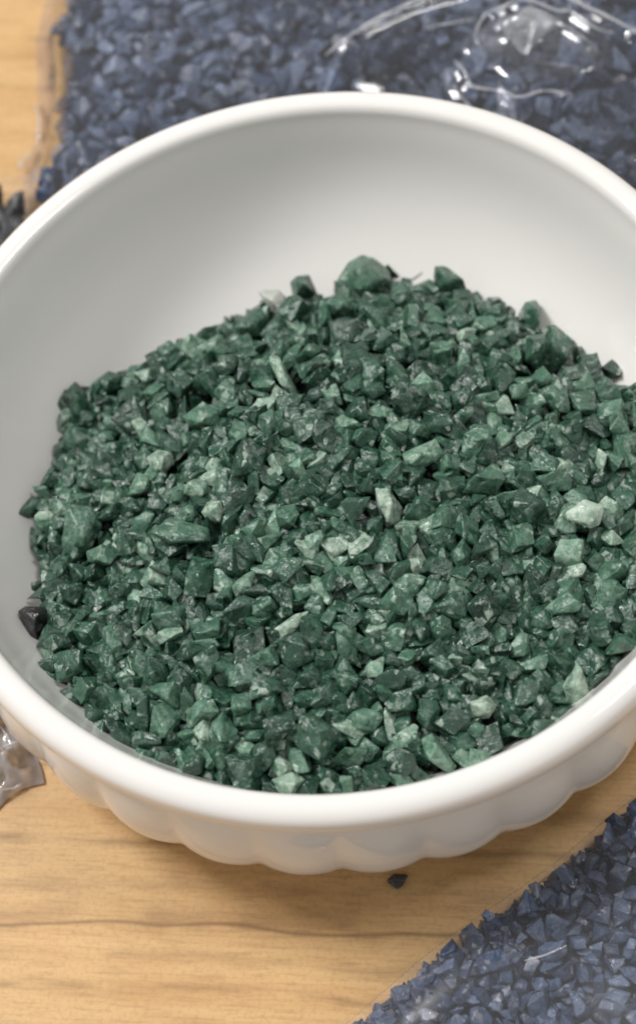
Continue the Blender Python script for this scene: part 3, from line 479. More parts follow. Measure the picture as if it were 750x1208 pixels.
(20,-134,-343,-95,-20,-41,13,51),(31,-105,320,-207,-3,-33,-81,53),(27,-406,-406,-135,-150,20,-84,55),(34,114,-199,-94,159,7,-83,51),(8,264,-31,-112,55,-161,-2,51),
(37,-334,-395,-113,173,-24,7,54),(23,-137,340,-216,165,17,-80,46),(12,336,-62,-134,-14,0,-118,41),(19,-514,-164,-171,-2,32,-146,49),(20,102,426,-251,14,147,-99,36),
(14,-447,120,-208,52,-64,-59,52),(34,210,36,-102,-51,160,29,52),(8,438,209,-240,24,-169,76,46),(32,214,-477,-126,-21,21,-152,50),(25,166,-244,-98,19,180,68,49),
(35,-331,-473,-138,103,6,-99,46),(24,311,-485,-142,70,9,49,32),(5,-20,36,-69,25,-2,-25,47),(3,242,142,-149,-94,-150,-5,42),(5,3,247,-149,50,-43,68,29),
(28,-79,-523,-116,138,52,59,52),(38,-416,-26,-165,102,40,-92,31),(1,93,-104,-69,11,165,-59,41),(11,411,50,-161,-8,156,68,52),(22,305,-5,-128,38,36,92,34),
(25,257,-59,-109,-148,13,81,50),(19,131,79,-104,-77,-17,169,52),(10,362,-288,-132,-120,43,33,52),(25,207,229,-163,21,-22,156,51),(18,-424,-393,-136,32,124,93,46),
(37,269,-125,-107,-74,-9,166,48),(37,-122,209,-147,135,-9,-121,51),(12,-98,-89,-91,-48,-15,58,39),(7,-496,106,-221,121,-5,-133,49),(34,409,-189,-147,-51,179,38,39),
(12,214,-356,-106,102,1,-28,46),(26,297,-359,-116,-131,-47,-36,51),(12,284,192,-172,-86,26,121,38),(0,-532,-182,-192,-66,27,72,29),(16,118,-381,-113,-6,-2,83,50),
(11,380,-191,-140,21,-180,-53,52),(36,-97,-386,-106,169,21,22,41),(11,-249,-524,-130,-32,120,87,53),(1,-246,-536,-120,-13,-48,148,49),(21,-133,-111,-78,-21,-171,-25,28),
(20,517,-2,-177,-88,8,-89,34),(35,134,-496,-125,85,-5,46,42),(37,-425,246,-243,82,-7,0,50),(37,259,338,-231,116,-16,-136,49),(14,-166,-39,-94,-24,-1,36,51),
(14,120,-341,-105,12,7,-73,53),(16,-319,-95,-133,-19,27,162,39),(2,28,206,-132,-23,-175,-35,52),(5,-119,75,-96,102,-6,27,39),(35,461,-108,-164,95,-26,120,51),
(3,-66,-349,-104,76,-17,-127,46),(6,-127,178,-140,-21,-1,10,39),(20,112,-492,-119,9,2,66,42),(17,134,-593,-121,4,20,-2,46),(12,-284,167,-164,-179,-17,-45,44),
(13,-131,-128,-85,-167,24,-43,50),(19,61,-68,-84,21,12,-140,52),(7,229,-159,-106,-12,14,-131,42),(20,150,205,-144,-131,29,74,48),(34,73,-194,-94,11,-7,-180,46),
(33,30,-429,-113,-50,-6,-158,53),(30,140,169,-130,1,-133,-7,35),(8,52,74,-92,72,3,131,38),(9,322,-248,-119,93,-29,127,50),(38,-369,111,-175,127,-42,33,49),
(25,276,-104,-113,2,-11,146,40),(7,202,279,-169,20,24,-67,46),(8,-138,155,-128,-108,20,68,36),(19,155,-410,-117,164,4,-65,45),(15,-229,339,-233,49,9,-134,49),
(26,-91,13,-81,21,-34,31,51),(15,68,-245,-92,-10,-176,-53,32),(19,146,-260,-90,9,64,-91,43),(23,324,-17,-127,-19,3,-141,34),(23,366,-311,-124,-46,-24,-115,34),
(9,-390,183,-205,72,23,83,41),(29,22,-250,-90,-24,21,-52,43),(9,220,-91,-104,167,3,37,50),(37,-30,-144,-86,104,14,-147,51),(8,340,193,-197,149,3,-65,41),
(3,295,-238,-117,65,-9,-4,54),(36,140,-306,-94,-54,98,-101,48),(27,32,4,-80,-90,26,5,45),(27,-98,223,-157,-18,17,169,47),(39,-476,-263,-156,-106,-17,131,51),
(39,-33,-398,-96,47,8,113,37),(19,-399,175,-209,-69,-1,-50,43),(12,-255,61,-135,-53,-20,5,34),(20,107,-460,-118,-25,164,-12,29),(6,-299,-124,-116,36,7,-18,52),
(36,140,8,-94,10,-2,-74,52),(7,-275,-46,-119,2,168,-17,41),(37,321,-67,-133,9,35,66,31),(34,171,-277,-103,-11,-178,-31,43),(22,-201,-413,-114,-69,23,-52,49),
(9,-389,252,-226,-5,-32,6,42),(8,-188,42,-103,-31,58,-124,46),(8,292,-134,-118,57,-25,137,38),(37,130,-325,-99,148,42,-26,46),(0,384,-409,-140,-22,-13,-133,44),
(20,-230,-358,-106,-10,12,160,50),(26,-108,35,-92,17,174,45,48),(7,-360,302,-253,-31,-176,23,46),(12,307,-167,-114,10,8,-121,54),(1,-179,-10,-97,-105,63,-84,32),
(25,161,258,-159,-160,19,40,41),(26,39,-400,-111,-6,-6,179,43),(9,-180,-142,-94,-49,-39,34,41),(27,-352,169,-187,125,-2,-48,50),(6,-31,-314,-97,30,-27,-10,50),
(4,316,302,-225,101,6,74,44),(14,-365,-224,-129,92,-3,-71,45),(10,339,316,-248,-163,22,-75,27),(10,333,243,-202,-56,-171,-35,51),(13,-314,303,-235,-43,-147,14,50),
(0,-508,-151,-180,-3,-34,100,41),(38,-180,117,-118,97,-25,-68,45),(34,-268,256,-202,105,0,4,49),(19,468,-76,-175,93,-151,4,52),(36,335,-468,-144,163,13,-42,50),
(39,292,75,-139,80,-6,128,45),(36,336,-192,-124,90,1,-88,35),(38,282,-452,-122,59,-172,-14,46),(23,144,142,-116,-31,-131,0,50),(30,-198,76,-120,-21,-156,5,38),
(6,339,14,-142,157,6,-68,41),(34,9,-408,-113,21,-29,48,43),(28,-202,-159,-96,-8,1,128,49),(23,-195,-227,-94,58,8,-126,52),(33,178,-32,-98,14,4,-149,42),
(6,-112,16,-88,-12,149,22,43),(34,-81,-203,-90,-37,31,-132,41),(6,-314,-353,-120,-8,2,-67,52),(7,-171,188,-147,140,1,115,49),(32,-417,-44,-166,-169,29,70,28),
(33,-233,-480,-120,1,-45,-28,32),(20,-466,135,-224,18,171,51,49),(14,247,-18,-116,-135,-6,11,32),(19,-457,-299,-143,-12,-1,90,36),(2,298,-382,-121,-144,45,68,49),
(19,374,-266,-126,117,32,88,43),(35,505,-65,-177,-149,-54,11,50),(1,-398,-426,-127,30,28,-68,31),(4,-322,-267,-104,17,-164,-89,50),(0,321,103,-154,-72,33,-25,47),
(30,-382,20,-162,-45,-161,-38,41),(35,534,58,-217,-53,32,116,38),(26,-340,-96,-135,-4,22,154,41),(25,-164,212,-150,-15,-17,113,45),(18,124,-300,-96,-72,26,-113,49),
(19,-10,-104,-79,-65,166,31,52),(6,-378,128,-190,2,2,-121,40),(11,-379,284,-237,48,9,-137,48),(3,420,-377,-136,-92,-25,136,42),(9,-448,59,-194,-114,3,100,34),
(3,-321,-299,-117,-86,44,73,50),(2,-213,-107,-104,-74,-9,54,37),(34,478,-32,-151,172,43,19,37),(16,-430,80,-188,-79,-5,-6,48),(14,-463,-319,-143,30,-104,133,44),
(29,287,102,-146,53,24,53,43),(26,166,30,-93,86,49,21,52),(26,-47,340,-216,151,31,68,53),(30,91,-529,-129,132,-47,-89,37),(8,-381,143,-195,-75,-33,37,42),
(37,-54,413,-273,100,-19,-84,54),(38,-48,-403,-105,40,137,-79,49),(0,334,129,-173,-35,-13,-113,30),(27,-43,-472,-122,-31,-3,55,48),(0,214,-24,-100,148,-51,20,40),
(9,92,-321,-100,-101,-36,93,37),(36,111,60,-100,3,167,-53,37),(34,-306,-330,-110,-128,27,62,39),(3,277,103,-135,72,-39,-81,40),(12,-154,-496,-114,-9,14,179,53),
(33,417,-270,-140,101,6,5,52),(14,-167,82,-114,-159,5,-58,38),(13,-24,11,-79,174,9,-23,51),(27,-474,54,-200,-68,40,-114,44),(9,-456,-187,-166,-7,158,0,47),
(15,-128,41,-95,-4,-6,-112,39),(39,-62,365,-233,-63,31,172,52),(33,444,-276,-148,-23,-127,51,43),(3,-300,-22,-126,-33,-31,5,44),(13,-478,-68,-184,-8,38,-94,33),
(22,97,-99,-87,-5,172,-13,45),(32,86,-110,-81,-23,45,173,40),(27,71,-209,-87,171,2,3,48),(16,-439,-310,-144,8,148,-108,48),(29,-495,71,-215,170,-12,-69,49),
(8,470,-226,-153,-108,-26,-124,52),(7,-28,189,-132,-11,3,-65,46),(21,116,-556,-133,1,168,-29,50),(5,-425,126,-203,64,34,101,41),(15,-376,-423,-134,8,12,-67,51),
(39,-320,-193,-121,-149,-8,-15,48),(1,171,278,-176,22,26,100,48),(31,237,-287,-112,12,-2,77,51),(33,-334,-429,-136,-33,-4,25,50),(20,134,3,-82,14,-64,146,31),
(38,-115,400,-264,87,-15,144,36),(18,406,-97,-145,-7,-17,20,50),(19,-29,-426,-113,165,23,-26,36),(39,-472,94,-210,-23,-7,127,47),(17,-101,-539,-128,-1,22,-9,50),
(13,304,-457,-135,-69,-20,132,37),(29,-266,-425,-123,35,30,-170,50),(31,278,289,-208,-2,-42,134,47),(13,216,323,-206,91,17,160,42),(14,-146,272,-170,172,-1,-77,51),
(21,430,-394,-134,-152,-108,6,44),(32,500,-183,-156,112,-28,22,56),(24,-339,-157,-128,158,6,-8,44),(22,185,361,-219,170,49,11,49),(4,454,-63,-171,138,12,27,38),
(18,-512,52,-212,-128,-24,-88,46),(16,-381,-235,-137,2,171,-3,54),(26,-219,-407,-121,5,-2,63,42),(11,-135,-302,-100,124,-10,-12,33),(14,-275,-229,-112,-57,15,-160,50),
(22,-388,216,-219,-178,-2,-10,36),(12,239,-455,-127,1,172,40,45),(37,-174,58,-110,95,20,-136,45),(12,335,222,-198,-85,-6,11,37),(12,-496,44,-193,133,-2,42,49),
(13,370,-467,-141,-62,146,9,44),(8,-446,-166,-160,87,-18,-85,45),(26,223,108,-135,3,-26,39,34),(8,-242,-5,-114,-37,-172,-41,43),(3,107,324,-183,-7,10,-2,46),
(6,-128,-70,-92,-6,-1,86,37),(21,404,211,-232,-29,6,-41,43),(20,353,-354,-135,-103,-5,-6,33),(26,-481,156,-242,-161,3,8,37),(1,361,262,-230,148,8,-48,32),
(38,-349,323,-263,-163,-9,77,33),(20,465,-211,-157,-30,-17,-128,36),(18,287,-268,-115,-85,-39,-98,38),(11,267,236,-190,11,-160,51,38),(16,397,-342,-135,-56,-12,114,52),
(25,119,-168,-87,81,2,152,49),(21,288,-393,-124,37,-133,-44,35),(24,-288,-150,-119,32,179,26,45),(14,228,335,-219,66,20,99,50),(4,408,259,-251,156,33,46,27),
(7,-402,-368,-134,-109,135,0,53),(33,-239,-276,-104,19,16,-26,47),(8,290,-3,-126,40,-7,-84,33),(1,194,7,-100,8,-1,143,53),(9,-162,390,-267,58,-172,19,38),
(14,396,-256,-140,14,-14,-150,51),(31,141,338,-199,-24,20,17,53),(16,-441,-276,-149,-54,5,-108,50),(4,-444,96,-203,-57,-1,60,42),(35,76,-487,-124,-63,40,-61,46),
(4,-87,48,-90,-36,4,111,50),(14,-66,-120,-87,-74,3,60,49),(20,276,355,-242,6,41,-95,31),(39,352,-239,-133,42,27,-22,50),(0,247,324,-214,-146,-25,-11,31),
(7,46,-300,-97,-24,158,-88,43),(7,-446,-339,-136,-86,3,75,43),(39,-280,-162,-116,-3,162,-1,37),(8,-273,-444,-126,108,-58,-60,36),(24,-482,-214,-167,110,10,-101,51),
(26,35,329,-195,-34,42,58,50),(6,184,-161,-101,11,15,4,51),(16,326,-234,-121,-49,-58,92,49),(34,370,28,-153,31,-7,95,40),(13,-223,-475,-125,-170,2,-28,42),
(9,247,188,-165,-27,-158,84,44),(12,-411,15,-174,-23,-17,-49,50),(14,137,226,-146,70,-132,44,46),(3,84,-306,-100,-27,34,-91,40),(6,310,-394,-122,176,-43,-4,52),
(19,-185,229,-163,67,0,25,50),(14,238,170,-155,-10,-10,-77,39),(34,-359,-246,-135,21,177,53,38),(9,-154,-573,-136,-137,-10,-117,41),(26,-45,391,-251,-130,-6,-28,49),
(6,229,126,-141,-4,-161,88,41),(18,401,234,-230,65,7,-21,32),(0,-367,-447,-136,-88,4,178,38),(8,-31,-389,-105,-110,7,-70,42),(36,-348,207,-194,23,-155,78,52),
(9,283,261,-195,-24,12,128,51),(2,-32,398,-239,89,-38,-64,43),(19,440,98,-187,-30,-4,29,41),(35,-312,-149,-122,46,-166,13,35),(9,534,-52,-195,78,-25,163,55),
(32,-377,-76,-146,-87,18,-83,46),(4,-232,-164,-106,59,27,134,38),(27,-317,132,-168,-10,151,-39,42),(12,7,-228,-94,-23,4,-78,44),(6,542,46,-214,52,-15,56,47),
(14,-24,-451,-117,-52,-14,112,50),(29,-289,132,-157,33,19,92,53),(26,-492,-316,-170,-154,-12,-78,36),(35,2,-66,-79,82,-6,-42,50),(22,-160,-463,-118,-11,25,-88,49),
(24,-161,-267,-94,-1,7,-43,57),(28,424,-105,-153,15,127,30,41),(18,-43,370,-230,-16,148,36,43),(27,274,-257,-108,-11,-12,-59,51),(12,14,418,-270,-67,-38,-16,37),
(37,-200,-177,-87,-32,8,144,54),(34,-183,-424,-115,-11,-28,-136,49),(13,151,-283,-101,100,-29,109,39),(23,355,-255,-125,-49,37,-15,48),(22,168,-295,-99,-30,-25,-79,34),
(25,-383,91,-172,139,-4,-40,46),(14,263,154,-148,-120,42,76,50),(2,368,243,-223,80,164,-11,46),(32,418,-120,-145,-18,51,-150,36),(7,249,123,-141,-9,-158,22,39),
(31,-50,84,-98,-8,-16,-30,40),(35,-297,-509,-136,-113,-95,-18,48),(32,321,-426,-137,-50,-175,20,42),(38,479,-203,-167,94,-13,105,31),(7,-321,-211,-124,7,20,-101,35),
(39,-98,-333,-106,-44,-8,27,39),(24,104,96,-107,171,20,37,51),(33,227,-221,-105,0,-54,36,49),(11,-147,-541,-133,-23,-19,77,48),(20,111,-514,-123,21,-16,65,46),
(11,-40,-177,-90,-172,7,-2,49),(16,224,-513,-130,85,42,-37,46),(24,-11,-472,-122,170,-9,60,36),(9,-350,-447,-136,75,27,-90,45),(22,458,-48,-168,133,36,21,37),
(15,539,-27,-171,100,18,-106,53),(21,-197,258,-191,-22,146,-97,30),(18,-223,268,-192,-8,131,-111,48),(19,-366,-80,-137,129,26,2,41),(10,-472,-158,-164,102,-26,-19,49),
(31,396,-438,-145,-122,-19,-20,49),(34,139,-180,-96,21,-9,31,49),(33,512,8,-193,-3,-36,77,54),(26,-395,269,-236,79,10,-76,33),(9,450,2,-175,79,-11,-179,46),
(16,136,-157,-88,-18,56,43,51),(38,-136,-413,-110,-145,6,-44,45),(37,-208,-425,-115,-3,-9,118,41),(6,64,-399,-113,-178,-9,33,37),(38,-382,-396,-133,-107,118,-1,42),
(0,363,-207,-125,-74,-17,59,43),(39,-110,352,-217,47,35,120,52),(2,-488,-298,-154,-43,4,148,52),(18,-250,-23,-113,19,47,95,46),(33,-252,11,-120,-91,-99,36,27),
(35,99,397,-234,-39,34,161,28),(34,201,-518,-134,6,21,-2,43),(7,546,2,-182,124,-50,-50,45),(16,-442,204,-223,39,-38,-129,47),(24,-484,59,-205,-78,-21,90,43),
(14,109,2,-86,-1,-44,-138,35),(19,-466,-331,-139,-28,-119,21,49),(34,-254,111,-144,76,-17,-92,44),(7,104,-303,-103,120,-6,67,34),(34,20,161,-117,-8,-167,68,49),
(14,342,149,-184,48,22,97,47),(24,-252,-403,-121,55,-9,-28,55),(11,-168,-375,-114,-165,1,22,50),(11,-422,161,-219,-34,-38,14,53),(0,-61,308,-199,-33,55,119,41),
(17,360,-376,-143,17,8,82,31),(34,-230,-255,-104,-172,-3,44,52),(4,-198,359,-246,34,-164,11,52),(29,-501,-79,-192,9,152,-86,48),(11,342,212,-205,157,-2,-98,39),
(12,420,-16,-156,4,-164,29,52),(9,54,-98,-84,158,15,-74,40),(39,-420,-224,-150,-121,-4,-103,47),(4,287,-203,-112,66,178,14,55),(30,-318,-413,-126,118,-46,-32,43),
(18,63,111,-100,56,51,136,37),(17,-74,-488,-123,165,-1,47,40),(20,-3,-567,-128,61,124,-32,50),(31,-263,276,-216,-32,2,15,34),(35,-223,-60,-108,-61,22,-92,41),
(26,210,-498,-126,-58,23,98,46),(19,-390,305,-259,-114,12,68,50),(37,311,-284,-123,131,28,29,39),(25,-530,63,-228,-145,-2,-94,40),(1,411,67,-174,-154,-1,106,47),
(0,-319,191,-180,-10,-25,-25,33),(34,-50,100,-98,107,9,0,49),(7,331,151,-178,122,34,83,50),(12,-298,-252,-105,-77,-5,86,41),(4,-533,70,-220,-22,151,-6,31),
(7,-331,250,-208,-37,-177,36,43),(31,-351,121,-184,-3,149,-62,34),(3,-58,-191,-90,76,-19,134,41),(34,-238,-233,-104,-50,151,-3,50),(13,-19,-585,-130,-49,126,67,41),
(6,-153,-75,-97,25,7,-107,50),(35,-464,-120,-169,33,-171,-24,49),(3,-210,-263,-106,84,-16,-99,47),(12,131,-209,-90,-4,171,77,46),(10,-185,-117,-95,36,146,-83,49),
(37,-176,11,-105,-4,5,9,34),(16,414,-167,-150,21,-26,158,39),(23,-464,106,-210,6,-131,115,49),(14,81,32,-86,2,-25,41,43),(37,-112,-375,-100,108,-13,-72,51),
(38,-445,-397,-141,132,-22,-14,47),(17,362,-453,-146,-72,4,-150,35),(21,-454,-318,-152,-76,34,122,36),(26,12,-182,-89,-7,-15,151,45),(24,-217,-449,-121,-90,-11,30,49),
(20,348,-267,-111,22,29,128,50),(19,232,300,-206,-70,-30,-155,52),(16,-334,-369,-123,-66,16,71,47),(4,-154,329,-217,-102,46,39,42),(24,-167,252,-173,-44,15,37,52),
(37,-94,401,-258,-73,9,96,44),(28,289,-415,-129,135,-20,-68,41),(34,-138,69,-106,37,-26,-66,37),(32,404,-428,-156,101,-8,-99,37),(5,413,-398,-147,36,68,-8,47),
(29,2,-579,-134,-53,16,-141,48),(26,474,-248,-151,-31,128,-96,58),(2,-239,308,-217,-118,36,41,56),(8,60,20,-80,-8,-17,87,50),(19,-480,88,-215,-143,17,79,48),
(26,463,-180,-161,-13,8,-49,51),(1,270,-430,-126,-3,9,-107,44),(14,-466,75,-207,-40,-18,12,37),(31,-492,-242,-165,-35,-13,137,50),(27,-151,-439,-121,-21,-6,-59,45),
(0,-50,-599,-138,-62,28,117,27),(12,-278,-413,-127,-72,27,-125,45),(17,326,-444,-140,155,21,-90,29),(2,-159,220,-160,-29,10,10,46),(12,-204,204,-166,-17,17,172,42),
(38,-510,-223,-175,85,2,-4,46),(39,134,257,-160,-74,-19,-67,43),(30,-140,230,-148,-33,177,-24,47),(4,-364,-180,-137,-134,-7,32,34),(24,518,57,-209,-83,17,-46,46),
(33,-42,-341,-102,95,-13,-158,38),(36,-148,-161,-89,-59,1,-148,36),(39,314,220,-201,-56,-39,-96,34),(38,415,-434,-118,6,59,-116,52),(35,346,-378,-130,-10,16,-175,35),
(16,-451,151,-227,100,-142,-22,42),(28,-24,355,-219,-3,-177,-3,49),(24,-11,310,-197,13,147,-47,50),(16,5,-290,-99,-2,-179,32,27),(1,396,-70,-150,8,-174,-51,46),
(34,315,-98,-129,-16,-174,37,41),(39,-253,-44,-120,-24,-22,-77,34),(24,13,-363,-110,-14,171,25,38),(7,323,-370,-136,165,1,69,39),(29,125,152,-124,159,0,-73,42),
(14,372,55,-158,40,11,90,34),(24,-114,-267,-101,174,-6,64,55),(9,-17,-328,-101,-62,-22,-1,40),(34,-426,216,-236,148,-25,18,54),(6,553,32,-200,5,-119,23,50),
(33,291,-287,-121,4,30,-87,37),(35,-251,-458,-123,96,6,-25,53),(34,-453,-234,-157,56,26,-177,54),(22,111,-578,-140,1,23,-67,31),(26,166,-192,-97,8,-174,-77,51),
(18,-33,411,-261,-5,28,-35,39),(37,52,-230,-95,2,11,142,37),(18,-10,-8,-74,47,139,16,46),(28,-464,205,-248,36,-25,-88,40),(35,444,109,-197,72,14,2,32),
(31,-111,353,-228,168,-29,-15,51),(39,351,-311,-128,11,7,119,37),(38,-216,321,-222,-19,47,100,41),(16,161,251,-170,10,-15,174,28),(35,-179,-90,-76,32,71,-33,47),
(39,530,-109,-151,123,43,5,57),(2,-156,357,-236,-34,-146,-36,27),(11,147,65,-96,-132,5,24,54),(25,-365,-392,-131,111,4,-73,51),(4,427,-418,-138,165,-3,37,54),
(34,486,-216,-171,8,-22,-86,50),(34,536,-86,-196,32,2,54,59),(2,482,-284,-159,-58,2,92,53),(10,515,-215,-170,0,154,103,54),(1,557,-21,-200,46,113,-77,47),
(7,505,-268,-167,116,-24,-114,47),(8,450,-385,-148,-114,139,-12,52),(32,-255,-301,-107,4,38,179,50),(2,518,-181,-164,-10,37,-128,48),(36,565,21,-194,-118,48,101,36),
(34,473,-332,-143,-31,18,-96,61),(25,542,-119,-186,50,-14,170,55),(4,494,-258,-158,-46,13,91,36),(21,566,43,-200,-158,-39,-22,36),(15,564,-4,-191,-155,34,-32,48),
(31,542,-160,-160,-156,16,72,48),(34,502,-297,-165,19,7,-151,53),(27,472,-340,-132,-67,2,-125,56),(27,546,-85,-183,-33,27,16,55),(22,492,-312,-154,77,-169,2,43),
(17,503,-246,-156,-25,150,-57,38),(18,565,-63,-187,45,129,58,49),(8,513,-93,-164,71,6,-51,53),(18,556,-42,-193,18,125,43,42),(23,542,-156,-148,45,0,52,50),
(28,567,-101,-178,-99,46,45,49),(32,510,-201,-143,95,50,61,53),(16,511,-318,-144,49,126,20,50),(24,548,-204,-167,-7,164,-99,53),(29,476,-349,-114,19,179,-44,55),
(39,558,-91,-174,4,3,-141,53),(25,570,-122,-160,81,-13,68,52),(34,476,-281,-147,23,3,-30,41),(35,565,-149,-157,-128,-24,85,47),(3,529,-267,-144,-31,77,-55,52),
(37,504,-288,-149,74,3,-122,51),(2,472,-377,-129,30,-39,-85,54),(22,552,-188,-134,77,-63,16,61),(33,542,-59,-179,-71,-163,-8,46),(7,538,-245,-150,38,-157,17,48),
(30,507,-235,-133,-89,-36,86,52),
]),
'back': (199, [
(5,502,990,-243,4,-136,-58,56),(30,249,923,-256,105,-16,-60,60),(35,285,956,-244,-10,9,23,61),(32,355,943,-238,-24,-51,72,63),(0,208,943,-225,-44,31,-159,56),
(0,-245,911,-253,-48,-17,97,55),(17,712,806,-232,5,21,-43,60),(30,544,744,-254,86,-3,-108,56),(33,630,879,-232,-179,4,0,64),(9,453,1043,-249,88,12,155,66),
(5,-139,939,-234,144,5,65,52),(13,613,825,-230,-68,29,-158,59),(5,-360,1139,-299,60,34,-114,54),(23,-344,988,-274,69,-31,79,60),(34,264,1045,-236,-18,21,-36,62),
(29,484,770,-246,15,-25,97,66),(0,145,887,-222,12,-124,93,66),(24,390,876,-256,4,176,70,59),(14,682,705,-257,30,-10,132,58),(8,639,629,-256,-69,-156,-30,59),
(5,-267,1066,-262,11,-137,-23,52),(30,314,995,-245,-33,-134,-62,57),(20,11,1034,-233,33,140,72,55),(16,-220,1160,-247,16,27,63,65),(21,197,999,-240,167,33,-14,61),
(20,517,749,-239,140,22,62,60),(15,375,1055,-264,111,8,23,58),(11,-71,985,-241,69,48,140,60),(5,-34,1108,-250,100,13,30,47),(17,89,951,-242,-16,163,82,55),
(29,-395,876,-278,-165,6,77,59),(21,-161,1161,-245,-33,-36,138,53),(30,707,759,-267,-35,-136,-77,53),(20,-120,986,-225,64,23,-26,54),(33,147,1027,-252,141,29,53,64),
(27,638,995,-248,-14,-18,114,60),(0,570,1016,-256,-88,-6,-121,55),(21,436,993,-270,86,-10,-29,54),(17,-167,1010,-237,30,49,169,62),(22,441,904,-257,-41,37,-99,60),
(30,618,666,-262,-175,13,-21,51),(7,320,1068,-250,-26,142,-49,66),(19,55,1021,-251,19,19,78,64),(28,-38,1024,-248,-4,4,135,65),(39,-90,1189,-258,7,-24,-18,61),
(5,81,1061,-248,-94,4,44,50),(0,485,921,-239,24,48,104,51),(8,-289,964,-248,-3,171,-53,54),(35,-323,1247,-279,-10,35,-132,60),(23,607,717,-241,-34,-15,-18,56),
(34,56,945,-249,30,-11,-93,61),(29,454,887,-246,47,-8,52,55),(37,679,793,-245,-156,5,29,53),(31,736,895,-246,-33,2,-101,49),(21,83,1106,-238,-138,-1,-129,56),
(16,165,1045,-243,6,8,63,56),(7,-183,989,-254,-82,31,85,64),(27,-332,862,-266,-168,24,24,62),(31,596,912,-263,-164,11,66,52),(1,-277,1117,-266,108,25,-44,57),
(30,-169,1056,-238,-13,50,-129,49),(18,-291,915,-261,-19,34,11,55),(8,-95,970,-249,155,-39,-28,59),(35,10,954,-246,90,-19,-44,52),(30,630,749,-247,10,35,-122,53),
(30,-85,1070,-242,2,176,34,49),(14,415,956,-273,40,-165,52,59),(2,595,989,-263,-71,0,91,56),(5,-246,1148,-261,-97,-1,120,49),(8,712,954,-244,-34,58,-20,56),
(27,-199,891,-248,-56,-5,124,66),(23,662,644,-246,44,-13,8,49),(28,-450,815,-296,-101,8,-35,66),(12,633,796,-256,-90,14,-165,50),(9,749,874,-250,35,26,-151,53),
(25,514,794,-252,-31,-65,105,58),(12,267,973,-246,73,17,-180,58),(26,597,766,-264,0,9,-122,59),(28,544,825,-244,-18,174,-71,54),(21,-11,984,-258,6,170,58,54),
(27,-77,1010,-229,-69,-7,-134,50),(38,552,921,-234,9,3,-118,52),(5,-96,918,-250,-85,19,-51,50),(25,-65,920,-229,92,-12,125,50),(26,-196,1122,-260,93,-48,108,53),
(1,-219,1230,-254,33,-153,-28,55),(29,-324,907,-265,45,-145,-30,55),(4,-274,1208,-263,-13,33,166,54),(5,481,890,-267,168,4,74,48),(16,345,911,-266,19,162,48,57),
(1,-120,1065,-246,1,-19,-47,50),(11,-19,947,-248,152,42,16,54),(7,-302,1100,-266,110,-2,-144,50),(25,574,798,-249,-120,-20,2,49),(18,679,744,-250,-154,-31,38,51),
(12,-235,1038,-261,-43,-35,166,53),(31,-200,1029,-256,-33,37,105,55),(12,666,867,-251,-60,6,-150,51),(20,-373,966,-278,-26,-12,-74,52),(30,464,1013,-262,124,4,0,50),
(15,-216,994,-255,160,36,45,49),(6,-187,922,-241,40,24,100,51),(2,533,907,-255,7,-7,49,52),(8,377,1017,-247,-7,17,-60,52),(9,-306,1027,-280,-110,-7,136,55),
(0,639,826,-250,100,-46,77,51),(10,329,1035,-258,-67,37,-70,54),(13,48,1105,-249,-97,6,102,54),(25,-446,846,-283,12,-145,-106,50),(36,-316,1206,-288,43,-9,-77,54),
(20,241,998,-252,6,-80,-77,57),(25,-120,1108,-245,112,145,11,48),(26,221,1023,-244,78,178,-14,54),(6,-204,1196,-262,-12,23,-107,59),(7,558,882,-253,-179,16,34,50),
(10,687,906,-237,43,168,32,45),(7,122,1063,-258,114,11,88,55),(5,-395,1053,-323,45,-45,-79,49),(8,380,969,-255,64,-5,178,64),(5,143,1091,-256,-3,175,-63,43),
(38,-217,1059,-253,48,20,-25,52),(37,17,1112,-259,177,19,65,55),(0,424,1024,-265,-54,40,-141,42),(14,589,675,-254,46,49,-47,49),(30,468,844,-266,3,-1,-123,47),
(32,-338,1185,-289,-65,-4,32,51),(22,603,692,-260,-97,21,-92,56),(2,644,722,-252,57,11,-112,54),(27,142,1145,-250,31,138,-49,58),(28,-68,1156,-241,-18,13,-88,50),
(15,685,968,-244,75,-70,-88,49),(37,-255,1013,-260,12,120,102,54),(32,671,633,-272,-15,169,23,53),(23,610,1019,-260,-94,9,-52,50),(5,-4,1152,-226,70,-13,-38,47),
(15,-98,1030,-251,-27,101,64,57),(15,-65,941,-254,1,5,-52,58),(23,-240,1109,-259,79,-71,-29,50),(8,-133,1207,-253,96,47,-21,51),(32,707,861,-247,-19,52,42,54),
(5,412,875,-269,-88,0,-160,43),(20,68,1059,-218,42,-92,-80,45),(35,224,1126,-256,127,138,-3,58),(9,-239,1003,-261,-121,17,28,54),(8,-202,1087,-263,51,-159,-60,55),
(0,-346,913,-272,112,155,-3,47),(31,369,900,-255,29,-172,-63,43),(19,691,644,-255,-67,37,88,59),(26,-315,1114,-279,173,-1,-55,57),(12,753,960,-256,4,17,-28,45),
(17,350,851,-265,30,24,-74,56),(8,-241,1190,-252,-52,-10,-101,58),(26,647,570,-256,-9,21,23,59),(17,590,867,-254,-13,-1,-12,48),(3,-372,1106,-313,74,145,-49,51),
(27,-163,1071,-257,-46,2,-178,56),(36,669,990,-257,70,-7,92,51),(31,-5,1117,-228,44,33,-106,38),(28,125,1114,-251,-38,-45,-9,50),(10,539,951,-256,148,-34,-28,38),
(26,-380,931,-290,142,9,86,52),(10,106,1144,-257,0,-5,-158,46),(26,210,1052,-242,13,-5,-71,47),(3,110,1007,-251,39,-30,-138,49),(23,417,823,-268,71,-41,-38,50),
